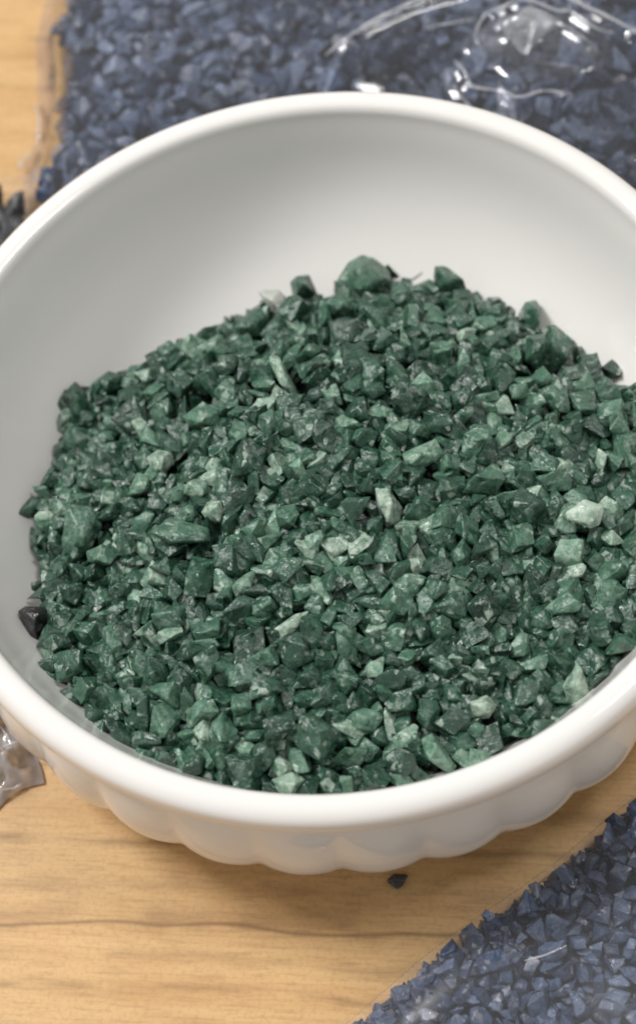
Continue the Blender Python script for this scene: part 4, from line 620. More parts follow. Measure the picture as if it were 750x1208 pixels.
(8,-305,1064,-281,43,-8,92,52),(13,573,698,-258,-33,19,66,52),(14,674,950,-258,-118,-23,-16,49),(12,506,869,-262,150,-7,99,51),(31,-35,1171,-253,-42,-14,14,49),
(1,578,948,-265,5,-8,-11,53),(28,287,1059,-243,-136,-11,78,53),(3,206,918,-257,-166,-4,46,56),(27,642,695,-257,117,5,65,47),(38,559,975,-261,117,-31,50,49),
(14,446,855,-273,29,6,40,50),(18,-286,1040,-272,73,115,20,48),(19,364,995,-263,-69,171,-3,60),(0,511,829,-260,-44,48,-45,50),(17,290,1087,-252,-145,-28,-7,52),
(0,-222,955,-265,165,16,31,51),(1,3,1013,-256,-6,3,-165,49),(28,-305,871,-260,108,-42,-70,57),(27,616,942,-262,-38,-26,177,48),(15,-355,1216,-299,-9,-13,-112,47),
(30,-391,992,-299,-47,27,-129,51),(17,647,940,-258,-26,150,-41,48),(35,315,933,-265,-4,-34,-48,45),(19,765,933,-259,32,2,136,48),(7,172,960,-259,4,173,5,54),
(0,62,1173,-244,21,141,-5,50),(29,-340,1082,-297,-176,-18,58,46),(30,16,1170,-255,100,-40,-79,48),(34,326,892,-268,-100,-22,-68,51),(20,-67,1072,-255,10,31,160,47),
(28,691,592,-273,-18,-156,-81,48),(18,569,724,-251,51,1,-111,45),(10,-383,1257,-308,19,-37,-24,34),(33,15,1108,-236,-73,-16,-36,49),(27,643,967,-259,100,-2,-2,50),
(6,-395,962,-298,-123,-5,30,49),(18,-370,1291,-324,45,149,-36,50),(6,667,687,-268,-153,-7,93,57),(22,683,928,-256,-50,-18,30,53),(25,722,812,-257,-5,-180,-61,58),
(26,226,1102,-254,104,-110,20,48),(15,-331,962,-278,-75,38,-137,35),(30,467,970,-274,105,-10,-152,44),(32,556,901,-264,31,165,42,53),(23,-124,1172,-264,-99,12,99,45),
(10,-145,980,-259,-63,24,-164,51),(1,-98,1162,-264,94,32,119,40),(2,417,848,-268,138,-43,64,46),(11,299,904,-276,5,178,-43,47),(29,-263,1194,-271,-151,-1,49,52),
(8,571,821,-263,144,-17,108,55),(14,-84,1139,-263,88,157,21,48),(34,176,1126,-266,39,-4,114,52),(4,-322,1175,-292,64,-9,16,40),(10,755,806,-218,-22,3,171,49),
(34,474,869,-272,-57,-26,-179,41),(14,706,790,-257,140,-37,-67,46),(20,-13,1080,-252,-102,24,42,48),(17,-36,1195,-255,119,-2,8,54),(5,686,541,-267,-3,-150,-19,51),
(32,234,1087,-252,17,-177,-1,51),(11,-365,871,-283,-170,-4,-42,52),(0,-297,973,-273,4,9,-141,49),(4,708,908,-255,-123,1,106,53),(31,550,811,-263,-74,-44,-88,47),
(24,-359,1029,-294,95,-5,-102,64),(29,135,986,-261,161,14,-67,44),(14,586,762,-251,24,-6,47,37),(2,512,949,-271,-47,-10,-104,56),(16,674,803,-266,-7,2,147,60),
(28,-149,1182,-259,62,-174,20,57),(23,444,875,-269,89,-12,33,47),(18,608,802,-262,116,52,-45,47),(6,-154,1130,-263,21,149,54,42),(14,543,849,-260,-105,25,13,53),
(20,-25,1013,-239,-117,54,0,40),(3,111,981,-251,17,-22,47,52),(5,-417,876,-291,-49,123,-55,39),(11,97,1026,-260,4,177,-36,47),(35,16,999,-247,-139,-10,-43,37),
(29,-240,989,-273,-52,15,171,52),(14,764,978,-234,-43,-20,-32,60),(27,-254,1259,-261,-72,6,33,50),(20,-369,1070,-313,-65,-24,-67,46),(20,101,1100,-256,-149,38,-42,47),
(0,785,975,-254,-41,28,-17,49),(25,-261,1231,-264,3,163,19,42),(25,-344,1315,-308,166,-25,-74,44),(9,-273,1008,-275,58,17,87,54),(29,515,901,-266,110,31,78,53),
(11,-144,1106,-256,-157,4,39,34),(19,-332,1236,-302,-95,-40,8,48),(10,422,1092,-266,93,-7,110,50),(7,-427,845,-307,35,134,39,49),(18,-180,1137,-266,-160,-4,-98,47),
(5,543,1044,-245,95,19,-34,45),(27,-401,842,-293,-24,1,-91,47),(36,-56,1132,-263,66,-7,69,51),(39,-370,1225,-340,32,-57,-65,56),(0,173,927,-255,-60,13,75,48),
(6,245,1036,-260,139,21,105,48),(2,111,934,-242,7,-106,69,50),(26,-186,1172,-255,-44,-131,64,47),(7,-371,1266,-339,66,-81,75,51),(15,37,1058,-257,-2,176,-63,39),
(11,121,933,-253,-59,-17,26,49),(24,134,955,-263,-11,-178,-54,47),(6,-210,1137,-264,-105,-119,40,50),(14,280,1036,-268,-107,-10,27,53),(38,678,677,-262,-75,-139,-13,44),
(37,233,1038,-240,84,157,9,46),(2,198,1092,-257,-1,19,130,49),(25,62,1132,-251,-29,31,145,43),(33,-52,1085,-251,-135,-41,-22,45),(27,-417,940,-322,13,-8,-145,44),
(3,357,1091,-261,90,11,92,61),(29,-16,929,-258,39,166,-39,54),(12,460,806,-268,-2,19,116,51),(4,44,987,-258,-32,-177,-30,43),(2,-168,1111,-265,-43,164,-37,50),
(39,666,846,-257,10,-159,93,52),(11,760,902,-261,-176,5,-28,49),(7,609,848,-245,101,-18,15,49),(6,-235,1061,-252,10,-127,38,43),(6,175,1074,-252,-12,31,-54,46),
(23,529,877,-263,152,7,-63,39),(26,186,1148,-255,-83,0,133,58),(25,-260,935,-268,-5,-36,115,53),(29,369,1020,-274,23,166,51,60),(21,637,713,-271,-178,11,-31,52),
(24,281,889,-269,-61,13,175,41),(30,399,918,-273,143,-8,-2,37),(23,730,922,-258,25,-19,-123,49),(11,725,697,-265,-121,-11,-122,58),(14,-196,1239,-246,-111,-4,147,54),
(7,539,977,-273,177,-1,-51,47),(19,554,993,-272,-95,-5,100,54),(25,-131,1133,-261,-14,-37,-66,46),(1,-207,938,-254,-30,157,68,44),(29,38,923,-255,-21,-12,-105,51),
(30,385,945,-277,95,-6,24,34),(16,25,1140,-260,-42,-17,38,47),(35,437,944,-269,-171,-11,48,50),(13,689,881,-259,14,4,40,48),(8,737,778,-268,-40,-161,-2,39),
(14,518,1059,-261,-30,-22,117,66),(37,-220,1108,-268,-73,1,-76,50),(7,40,1085,-262,142,11,-4,35),(12,-168,1216,-264,0,167,-52,53),(6,67,933,-258,2,-178,-37,51),
(14,-296,1189,-281,-42,23,-109,30),(37,-268,968,-269,73,63,-132,43),(6,1,1064,-250,-103,29,34,51),(6,725,718,-267,67,27,-135,50),(31,537,782,-261,-111,-46,90,44),
(25,-175,934,-255,-23,180,-62,38),(32,-356,1267,-319,73,2,83,51),(15,-109,1226,-264,-7,177,-27,48),(17,-254,974,-273,-158,-14,-88,37),(8,-81,1120,-254,15,10,105,38),
(21,711,713,-265,-43,50,92,37),(11,-39,1070,-265,5,178,85,49),(16,371,871,-273,-1,-24,70,51),(8,313,871,-267,5,31,9,47),(18,-11,1139,-255,30,38,95,60),
(15,-279,887,-273,-3,9,128,46),(7,-305,1311,-288,138,-46,-1,48),(27,-153,1242,-259,-49,-9,-4,59),(21,-143,1233,-266,6,172,-67,51),(9,-360,915,-286,0,0,-4,41),
(13,781,942,-256,-21,30,-6,34),(12,694,724,-268,-125,25,3,45),(33,-305,945,-275,180,18,-54,46),(24,719,994,-254,13,10,153,50),(35,277,1117,-255,15,-117,-111,55),
(26,295,1020,-266,11,-145,11,52),(16,510,1052,-240,12,13,-62,51),(27,-320,1288,-290,83,-27,13,47),(9,-383,956,-297,-153,3,41,41),(30,336,940,-270,-83,2,-175,41),
(3,144,1127,-265,62,-18,-16,49),(37,667,596,-275,-2,163,105,47),(17,-35,1139,-260,71,30,65,54),(6,-351,1306,-327,24,49,-166,44),(0,-135,902,-266,-46,27,99,52),
(29,46,1143,-263,34,-4,21,49),(7,-333,885,-277,95,9,9,46),(22,425,1061,-272,145,-59,40,40),(19,-71,1099,-255,67,-31,168,50),(39,565,864,-268,-5,-179,8,53),
(30,487,929,-278,-30,-144,24,37),(32,607,963,-266,117,-2,43,44),(2,335,977,-268,-43,-129,42,52),(22,-383,1116,-348,117,-11,59,46),(13,81,1166,-265,90,-2,172,33),
(14,-260,1128,-266,18,144,-79,46),(26,209,1063,-258,-16,-161,-27,55),(9,582,847,-270,-17,179,18,46),(12,248,1125,-270,-36,-17,67,43),(34,459,927,-263,27,-34,114,52),
(33,-312,929,-271,22,-108,61,46),(23,482,954,-266,-35,-32,-120,51),(31,279,962,-272,-5,1,-69,53),(23,186,1006,-256,1,-169,67,50),(34,15,922,-257,43,170,52,50),
(28,-95,1105,-266,-13,-144,54,52),(11,-174,938,-276,-9,-3,103,48),(1,415,898,-272,91,32,22,46),(14,157,1066,-260,32,-1,-148,53),(9,670,768,-265,51,29,131,41),
(2,328,967,-277,4,16,118,45),(21,-205,1011,-277,-179,4,47,49),(14,-164,1000,-264,-125,-55,30,38),(13,-102,999,-262,-21,-137,-83,42),(4,685,1012,-256,-123,5,90,50),
(26,446,1036,-277,175,-2,22,51),(8,428,921,-273,6,30,74,47),(9,748,977,-256,60,-5,117,42),(16,406,1070,-276,-78,5,125,39),(32,-344,1339,-316,57,43,-104,52),
(2,75,1140,-260,28,163,42,49),(3,-284,1162,-278,67,-37,13,46),(20,41,1192,-256,56,-91,-111,53),(28,395,1005,-279,164,-38,32,49),(32,-175,889,-257,-49,18,-111,53),
(35,632,997,-265,-71,25,33,48),(22,547,933,-264,-51,-36,-4,51),(38,712,656,-262,177,43,31,52),(33,618,895,-260,106,-9,-37,46),(3,569,773,-265,88,-48,120,38),
(5,709,994,-227,-103,-37,109,48),(22,-69,1165,-263,176,7,20,52),(4,-158,1154,-269,-34,-174,-49,52),(18,-124,949,-265,-52,-45,111,45),(16,374,922,-277,-176,6,71,57),
(6,-31,1166,-263,-28,32,70,48),(4,187,1046,-260,-81,15,137,50),(29,59,1085,-261,76,-16,-88,37),(34,422,1019,-281,10,-1,-20,48),(23,-71,1048,-256,-49,-42,0,44),
(22,-239,1252,-263,-48,-18,47,34),(16,576,737,-264,41,-31,-39,44),(22,295,1115,-247,-83,32,-49,53),(37,650,887,-245,8,146,44,48),(8,-324,1014,-286,-53,12,-137,30),
(19,715,980,-258,-25,172,-26,41),(33,269,1010,-269,130,36,-68,47),(17,78,970,-256,0,17,-86,47),(9,-178,1087,-272,-103,-18,106,45),(2,-136,1058,-270,136,-21,72,52),
(21,774,873,-253,29,153,34,51),(20,619,610,-261,2,7,-8,57),(7,753,732,-259,157,-50,-53,52),(16,255,1074,-262,30,-31,-103,55),(20,693,837,-259,-6,-83,-142,39),
(9,760,779,-261,-9,-17,41,58),(24,574,882,-272,-12,176,2,54),(11,-133,1015,-270,175,8,-44,47),(1,714,626,-272,93,-35,-61,46),(35,264,1049,-260,-27,-172,40,48),
(23,-27,891,-258,25,-30,87,60),(27,-238,1084,-276,-65,15,-179,52),(1,-99,1066,-263,0,-3,-52,55),(12,666,591,-263,-146,3,26,35),(10,767,823,-251,46,-86,-55,51),
(34,228,1050,-265,-51,15,-86,50),(2,733,887,-261,-43,-159,-54,46),(20,72,903,-255,42,152,43,51),(27,-351,1363,-339,-42,-35,-42,41),(2,460,1009,-279,-2,21,107,43),
(27,-327,1119,-297,-5,-13,-85,46),(29,-248,968,-279,65,-6,-147,47),(24,249,1141,-273,-11,-178,-12,44),(2,173,1095,-266,-39,-157,37,44),(22,639,773,-266,-3,164,6,51),
(4,324,1114,-262,-78,-39,153,51),(2,598,728,-271,-41,-159,21,40),(20,-152,949,-255,84,-71,113,48),(13,448,783,-265,65,18,86,40),(24,386,1045,-280,47,-3,-167,43),
(39,464,991,-276,14,168,-16,47),(39,-230,1236,-267,56,9,-107,48),(22,-160,1011,-274,-6,18,-169,38),(16,-79,1223,-271,-6,3,-63,48),(12,-135,1113,-274,-35,-6,-52,48),
(22,645,907,-260,-50,-18,34,52),(2,-307,1004,-286,145,-29,-32,46),(28,598,831,-264,-128,-8,14,50),(32,588,1051,-251,11,-9,-28,61),(21,-374,1030,-314,136,27,85,42),
(12,594,739,-270,-76,16,46,31),(10,106,1189,-259,-67,23,79,49),(1,187,944,-265,-2,175,73,39),(10,659,1035,-240,85,-146,-23,52),(1,-48,1237,-256,129,35,53,60),
(0,469,1063,-258,78,1,167,60),(34,622,1069,-264,-14,6,30,52),(31,721,556,-283,-179,13,-64,45),(32,989,943,-279,-19,171,74,52),(21,761,453,-310,44,-62,131,57),
(25,803,917,-252,99,-5,164,49),(19,911,839,-268,-87,-6,4,52),(26,990,667,-271,-96,13,-135,40),(18,809,664,-276,-153,-21,8,33),(3,498,1110,-264,-4,154,-15,59),
(4,-67,1264,-270,-20,-5,38,55),(34,785,1031,-257,-71,15,8,47),(25,930,872,-248,22,73,-112,60),(23,1035,907,-296,30,-57,172,56),(16,503,728,-267,-179,3,-7,47),
(35,319,1149,-273,-70,28,155,34),(21,-168,1289,-267,10,1,50,30),(2,1035,810,-294,-113,12,-94,54),(18,924,972,-262,26,27,-170,48),(37,412,1161,-246,-31,-83,-86,63),
(27,876,660,-278,-34,-2,-105,48),(28,828,625,-267,136,63,26,54),(32,815,738,-269,2,24,-44,56),(38,435,1144,-262,-47,-27,68,54),(5,1028,691,-267,38,-58,-3,60),
(25,765,630,-278,-2,-4,-76,41),(33,757,575,-281,-42,-2,-150,51),(24,893,572,-277,165,-7,78,49),(13,950,491,-282,42,32,-35,66),(15,810,536,-278,169,9,-35,48),
(34,924,720,-270,172,3,-71,49),(36,887,1038,-265,9,6,2,46),(24,729,591,-284,-11,-179,-74,49),(9,19,1286,-273,162,2,63,66),(28,816,812,-260,-7,1,-155,51),
(0,982,778,-268,37,-70,-11,38),(32,867,1028,-250,129,-20,97,63),(0,355,1144,-252,-40,66,-54,58),(22,761,445,-343,-111,37,1,41),(24,1053,978,-312,51,-131,-35,56),
(14,638,564,-274,-49,-174,-43,60),(29,710,588,-277,54,-4,-97,54),(7,927,769,-261,-41,-116,-61,43),(18,787,766,-265,148,11,-106,48),(9,-219,911,-273,13,-11,-52,52),
(14,1020,771,-290,60,13,74,46),(10,1069,858,-319,-34,48,-35,45),(17,528,1088,-255,25,137,70,51),(5,67,1254,-265,12,8,-143,50),(29,861,733,-270,55,-1,-141,50),
(31,98,1224,-238,156,19,-35,56),(39,788,614,-283,43,4,-168,48),(16,824,578,-281,-4,6,177,47),(25,958,938,-257,169,20,-62,66),(9,821,1006,-254,-72,-19,4,54),
(26,982,753,-275,8,24,33,37),(16,906,456,-322,115,104,23,47),(21,202,1226,-257,-65,-33,-74,54),(1,957,817,-266,7,-4,124,55),(26,579,1118,-264,-84,20,-38,50),
(19,1061,926,-319,104,30,-74,52),(32,627,1044,-253,-53,-38,137,52),(7,780,664,-280,120,3,35,47),(24,-194,1292,-261,25,-8,-79,55),(8,454,1119,-263,-105,-2,68,59),
(16,743,652,-272,-24,16,92,54),(11,229,1220,-261,4,-150,42,49),(31,932,684,-258,-42,-43,-139,53),(5,-73,1301,-257,173,8,14,56),(21,933,545,-275,-2,161,40,38),
(30,724,524,-278,-73,8,-179,40),(26,782,1008,-253,89,44,-52,46),(15,1012,1004,-276,-171,14,63,59),(32,880,596,-274,6,163,86,44),(13,1072,942,-326,-105,-14,-77,48),
(14,941,460,-318,-51,27,-162,49),(35,267,1208,-264,-83,20,-119,53),(35,551,1125,-269,41,-148,72,44),(5,835,899,-244,20,-122,39,53),(23,835,767,-268,80,-42,64,42),
(7,877,859,-250,-126,8,-112,60),(9,902,634,-271,65,-9,-47,45),(6,759,542,-287,-9,-175,-21,45),(24,795,652,-276,-2,153,94,39),(5,180,1214,-261,13,13,-154,48),
(8,787,587,-279,-173,10,86,49),(20,828,680,-267,-8,-178,-74,48),(29,899,666,-273,-142,1,68,38),(3,744,1070,-259,68,-22,-103,50),(14,805,697,-274,35,1,27,53),
(18,960,753,-266,-62,19,-84,48),(8,467,755,-264,-172,7,-78,54),(27,433,1118,-274,81,9,-154,30),(0,974,684,-263,-169,-4,81,46),(3,807,889,-261,67,-23,112,46),
(31,592,1100,-252,-37,144,87,53),(39,790,1067,-263,62,6,145,45),(30,-148,1268,-263,9,174,-75,34),(5,855,692,-263,13,13,-64,50),(38,641,1095,-247,-70,-47,-47,59),
(6,1068,971,-305,-66,-62,-96,50),(15,890,471,-297,36,4,4,58),(14,323,1163,-264,119,24,71,42),(31,786,739,-254,-8,3,-133,50),(8,811,603,-263,-94,44,-107,54),
(31,997,972,-272,-116,-16,-20,54),(28,569,657,-260,110,-66,-59,52),(23,949,786,-263,77,-36,3,54),(21,736,1010,-241,-135,-4,3,51),(18,805,1041,-230,6,-174,-3,47),
(32,934,454,-307,157,-4,85,45),(21,902,775,-262,178,-18,32,53),(19,1010,948,-284,154,5,-106,51),(18,400,1124,-272,-61,22,-145,42),(12,835,866,-250,75,-5,-175,54),
(6,858,971,-249,-27,161,-49,57),(5,676,1075,-250,42,6,-31,48),(0,799,1021,-242,123,-39,-45,43),(3,730,677,-273,96,-40,-89,47),(8,747,528,-281,-2,26,-87,44),
(8,215,1183,-262,145,-17,60,57),(4,262,1164,-262,91,-31,34,46),(6,283,1191,-249,48,1,45,47),(16,806,837,-250,-65,-49,47,59),(12,921,549,-268,-12,6,-121,64),
(6,882,827,-263,-15,171,-57,49),(20,865,575,-270,4,1,-154,44),(14,737,624,-282,-59,10,36,35),(29,882,734,-268,-41,-25,67,50),(21,897,859,-249,90,-34,-79,54),
(11,11,1214,-263,2,-138,-14,47),(23,927,590,-266,75,-32,162,47),(16,825,948,-252,-31,4,139,59),(5,760,686,-263,-2,-162,-52,51),(39,286,866,-272,-37,-17,134,54),
(11,673,506,-289,8,19,-62,48),(21,747,1037,-247,40,153,7,54),(7,-25,1215,-259,-61,27,179,53),(0,921,825,-254,-168,-23,-62,43),(20,-174,1301,-250,-151,45,-17,53),
(32,527,1140,-269,0,13,57,47),(17,1045,965,-307,-135,-2,105,43),(22,852,457,-315,15,-34,96,55),(15,-394,810,-281,-22,154,-42,47),(20,991,591,-267,-74,-79,-18,35),
(2,724,1059,-251,8,4,-93,55),(26,584,630,-265,86,-57,-5,46),(4,909,443,-291,177,25,-48,52),(33,742,456,-314,0,-122,-46,47),(16,841,599,-278,5,174,49,50),
(21,917,645,-259,-7,-162,45,56),(22,774,528,-275,-82,17,-94,54),(39,1011,813,-284,47,8,-60,55),(23,892,904,-255,90,34,135,48),(5,-96,1248,-237,-99,24,61,54),
(15,1039,854,-276,57,-9,-50,59),(14,734,554,-272,-79,11,-141,49),(32,842,730,-260,-110,57,94,49),(18,1055,991,-275,-98,-65,-78,59),(24,957,442,-323,32,168,66,47),
(27,822,782,-265,130,14,6,48),(38,816,464,-307,-94,-5,-155,49),(9,958,544,-271,171,-2,35,43),(6,908,947,-254,-2,-32,25,50),(21,67,1212,-264,0,155,109,53),
(3,788,848,-246,-67,-1,-132,48),(1,-120,1261,-261,-94,35,-131,49),(36,914,1015,-267,4,1,-87,50),(22,268,857,-264,-49,-24,109,50),(34,852,833,-263,-3,-171,-95,52),
(6,868,949,-255,98,-63,39,49),(19,945,656,-262,-116,-25,-108,47),(28,234,1163,-244,-13,-22,61,52),(20,303,1155,-229,-18,-14,147,63),(32,418,1119,-267,26,131,15,45),
(24,1001,909,-287,-22,-172,48,48),(22,980,641,-271,-172,27,40,36),(20,847,600,-265,53,168,25,48),(34,680,479,-305,65,-15,2,52),(13,867,756,-248,-36,-139,69,60),
(23,825,787,-253,-1,-162,63,44),(33,689,1014,-243,-30,1,72,36),(14,934,732,-257,69,-150,-24,60),(16,791,1048,-259,8,-20,-163,46),(13,885,981,-255,178,-25,14,55),
(26,908,891,-256,98,-44,51,50),(11,-8,1255,-255,-38,-50,157,53),(11,166,1170,-264,-12,15,-108,51),(29,486,1095,-262,-29,-154,-30,56),(33,863,912,-260,-48,150,32,46),
(28,875,537,-270,-119,-13,39,61),(23,834,831,-260,-8,-15,147,43),(36,934,903,-258,101,-7,131,66),(3,945,629,-262,-172,-9,32,51),(15,897,701,-261,-77,170,2,53),
(3,-330,829,-266,97,-44,62,51),(33,6,1241,-257,6,44,-28,53),(15,960,1007,-267,107,14,56,46),(24,-257,865,-270,-42,-29,159,50),(34,151,1219,-245,-153,-13,42,56),
(28,1081,954,-321,87,-4,6,33),(21,888,939,-252,170,-23,28,51),(24,625,1104,-259,92,-3,47,65),(20,844,650,-265,-11,178,-18,51),(17,896,514,-282,-39,18,166,44),
(20,384,1138,-235,-4,-158,48,62),(35,947,685,-248,-27,-145,95,52),(24,978,617,-273,-15,-174,23,49),(12,859,539,-264,69,25,-103,53),(36,858,847,-241,-27,6,111,57),
(16,-48,1226,-268,-25,-59,-24,46),(7,965,896,-275,157,-13,69,37),(3,939,517,-273,-54,107,-23,51),(39,712,584,-265,44,-10,38,56),(4,834,1024,-247,-91,-27,4,56),
(7,744,655,-256,120,6,108,54),(2,798,679,-268,-85,138,15,40),(19,982,714,-256,-67,174,11,65),(37,704,1066,-261,90,19,77,47),(25,794,711,-262,-120,-9,-134,49),
(10,972,1004,-228,30,79,-103,61),(0,492,1135,-240,-34,-9,-68,52),(28,969,652,-264,55,-176,-19,49),(23,998,758,-269,-56,-43,-93,47),(23,866,621,-252,-149,-45,70,51),
(32,158,1173,-250,-24,31,-154,45),(26,-311,833,-251,-29,12,133,49),(12,193,1182,-259,81,21,-106,52),(5,840,984,-235,-23,42,137,50),(15,850,797,-248,-144,-27,26,49),
(17,132,1189,-236,-10,12,152,61),(14,893,929,-265,-44,-177,13,42),(22,900,733,-268,110,24,-130,38),(26,1060,964,-296,-109,-97,-64,38),(25,-125,1299,-243,-15,35,-143,56),
(39,913,490,-281,-105,-48,-11,48),(26,33,1224,-251,108,68,-64,60),(39,555,1097,-266,-22,-27,112,52),(12,62,1231,-247,-41,17,-68,44),(5,892,780,-239,45,48,5,48),
(15,995,851,-277,6,-159,-3,46),(29,708,1028,-240,81,-33,129,51),(9,801,632,-279,61,-3,-138,37),(14,809,484,-295,-8,169,-10,48),
]),
'front': (88, [
(10,93,-862,-289,-39,125,-29,42),(37,203,-951,-286,-2,176,-71,43),(0,163,-778,-317,59,5,85,41),(5,187,-861,-300,-65,26,148,36),(10,73,-813,-329,-9,-59,125,39),
(10,321,-763,-308,-24,101,21,38),(5,-56,-881,-332,18,158,-7,37),(5,32,-833,-318,59,-51,120,42),(37,239,-744,-335,40,-17,-78,43),(15,54,-943,-302,148,25,-44,42),
(30,149,-935,-305,-23,11,74,36),(27,173,-828,-315,-5,22,-59,39),(31,21,-860,-309,-29,125,50,41),(31,225,-904,-309,-38,21,111,39),(1,309,-817,-309,159,-20,-74,37),
(5,355,-704,-289,-31,48,-156,37),(25,254,-966,-292,90,34,145,37),(12,205,-819,-317,172,10,-8,43),(8,284,-763,-307,-102,14,128,42),(19,248,-779,-321,-39,1,-128,38),
(2,273,-820,-307,-46,177,-13,37),(15,126,-854,-315,-4,166,-44,40),(11,32,-903,-296,20,-139,90,37),(28,267,-844,-311,7,-14,-42,39),(13,7,-902,-316,25,19,165,42),
(30,198,-896,-305,-152,-45,-4,35),(5,268,-948,-309,-95,-17,146,32),(7,276,-891,-310,-51,28,124,38),(19,110,-927,-313,-38,-7,-104,36),(24,194,-920,-303,56,2,-159,40),
(5,335,-677,-310,-45,-32,-90,30),(3,-24,-914,-323,74,-5,145,39),(26,106,-885,-310,-117,-127,16,37),(37,1,-880,-299,3,25,-44,36),(5,-53,-917,-318,-121,-26,52,26),
(2,297,-861,-304,-151,25,-4,39),(25,228,-853,-310,-9,-68,-87,36),(36,108,-791,-320,-110,64,-54,39),(17,-13,-892,-301,-111,39,55,37),(8,284,-729,-330,113,-8,50,41),
(21,330,-714,-310,22,-9,-151,36),(31,50,-864,-300,-79,34,-112,34),(5,-17,-869,-320,-33,-138,23,34),(1,59,-909,-306,-59,7,128,35),(35,178,-882,-312,87,-1,57,37),
(29,314,-699,-301,-103,-13,74,36),(14,86,-917,-316,-42,178,32,41),(0,223,-783,-322,21,-162,55,29),(5,151,-875,-315,-7,177,52,25),(10,133,-785,-337,-57,160,-16,35),
(32,296,-915,-306,3,-142,-48,36),(26,247,-920,-308,-85,19,-106,34),(7,181,-983,-295,25,-2,-61,40),(1,277,-878,-305,9,159,-57,30),(28,258,-803,-315,-6,3,60,36),
(22,277,-925,-308,1,-19,-177,31),(31,304,-880,-313,-78,-42,51,35),(0,205,-837,-310,94,-26,-102,30),(27,98,-801,-327,7,49,-80,35),(28,128,-903,-319,162,-38,-36,34),
(13,207,-770,-330,-47,-163,6,36),(32,237,-972,-311,153,-21,-81,36),(25,372,-666,-304,-57,-22,-103,41),(28,333,-796,-311,144,-27,-11,37),(21,-90,-921,-310,-5,10,59,35),
(28,159,-907,-316,-125,-6,-127,35),(22,-34,-890,-308,22,173,-71,32),(20,-98,-906,-335,37,-174,41,37),(15,327,-730,-322,162,-17,-39,37),(18,149,-966,-301,179,-21,5,37),
(17,229,-835,-309,62,-167,17,31),(4,18,-937,-310,-19,39,172,34),(28,21,-879,-301,-75,-42,74,34),(32,257,-873,-312,-51,57,-81,32),(22,269,-717,-347,-63,172,32,30),
(25,180,-912,-305,33,-47,-14,25),(36,204,-938,-308,-17,-15,8,40),(3,243,-885,-305,122,8,124,30),(13,81,-928,-302,9,11,-11,23),(7,188,-754,-345,110,-17,-83,32),
(33,286,-986,-303,164,-24,45,37),(3,109,-814,-328,116,26,-14,30),(35,205,-783,-318,-87,-56,3,28),(33,268,-785,-319,45,-55,135,34),(6,270,-756,-328,2,-143,95,34),
(27,127,-923,-316,99,3,32,35),(25,245,-825,-316,102,0,138,27),(5,352,-746,-313,-101,6,55,33),(34,308,-832,-317,-69,13,36,36),(11,126,-949,-322,1,176,-20,28),
(33,69,-881,-321,-13,12,151,28),(34,71,-839,-321,50,22,-150,34),(4,97,-939,-318,74,19,-34,34),(7,27,-918,-315,114,-40,16,27),(14,-21,-855,-342,-86,5,-120,37),
(22,317,-889,-311,78,9,-139,40),(16,162,-952,-316,12,-165,87,35),(27,231,-946,-316,55,151,41,29),(37,144,-827,-326,86,18,-141,25),(29,180,-943,-321,57,-5,-40,21),
(34,264,-915,-316,-10,17,95,28),(19,298,-738,-333,-68,-16,-124,28),(27,249,-989,-313,0,164,68,45),(19,98,-895,-321,33,3,-7,26),(11,238,-920,-321,1,176,42,34),
(13,-67,-909,-330,-77,-16,34,28),(3,333,-843,-319,67,-19,118,38),(37,238,-870,-320,-86,164,-9,29),(35,289,-805,-321,-65,29,-129,29),(6,159,-976,-294,37,-40,61,32),
(34,222,-756,-328,-48,-117,37,31),(25,248,-897,-315,-9,-67,-105,26),(39,124,-816,-336,77,-6,-125,23),(34,284,-968,-309,-106,46,22,29),(27,298,-853,-323,-38,-5,-172,35),
(9,259,-734,-342,2,-44,-54,25),(29,43,-910,-303,-102,6,162,31),(2,104,-825,-331,-106,7,-30,22),(25,44,-887,-320,9,-3,-169,31),(33,337,-820,-316,-18,-49,-166,34),
(23,283,-775,-325,14,-29,-2,21),(5,217,-985,-314,-92,1,-63,27),(32,95,-958,-317,-98,41,105,31),(8,0,-853,-338,-37,-8,71,36),(12,79,-959,-323,-38,-5,-55,35),
(6,220,-750,-340,20,-110,-26,25),(27,61,-863,-320,-16,-9,-156,37),(38,-24,-940,-314,88,56,-16,35),(19,172,-914,-320,158,5,-86,27),(8,220,-938,-317,-8,-30,-53,28),
(39,290,-926,-322,-45,-16,-163,29),(2,189,-783,-335,-64,-35,-41,23),(26,315,-794,-321,173,1,54,25),(7,301,-823,-320,92,16,58,20),(0,327,-690,-339,20,156,-30,32),
(22,33,-941,-317,0,164,-63,36),(8,252,-1006,-297,68,-37,68,39),(17,170,-810,-324,45,38,171,31),(24,110,-962,-319,-47,-11,-100,24),(27,267,-923,-323,-38,-5,-121,29),
(12,355,-784,-323,-38,-5,126,38),(4,-26,-890,-327,-22,31,33,35),(37,81,-837,-327,-21,19,-180,30),(33,7,-836,-354,-75,-46,-23,29),(24,46,-863,-331,148,9,48,35),
(14,8,-949,-318,-86,-1,143,34),(32,-73,-934,-325,-55,36,-132,27),(2,-47,-939,-317,-101,11,28,35),(24,369,-716,-330,150,2,36,27),(32,-130,-961,-325,95,-4,31,35),
(17,501,-908,-319,1,14,146,27),(13,321,-918,-313,110,-34,54,37),(10,486,-688,-338,-41,-9,167,29),(16,409,-898,-319,-2,-30,-24,28),(16,-181,-952,-346,25,31,170,27),
(18,567,-875,-334,25,-165,-32,31),(19,485,-928,-321,-89,-3,-22,34),(19,495,-851,-321,-80,-9,106,38),(32,437,-958,-316,-2,22,-46,40),(39,515,-760,-342,67,-26,155,42),
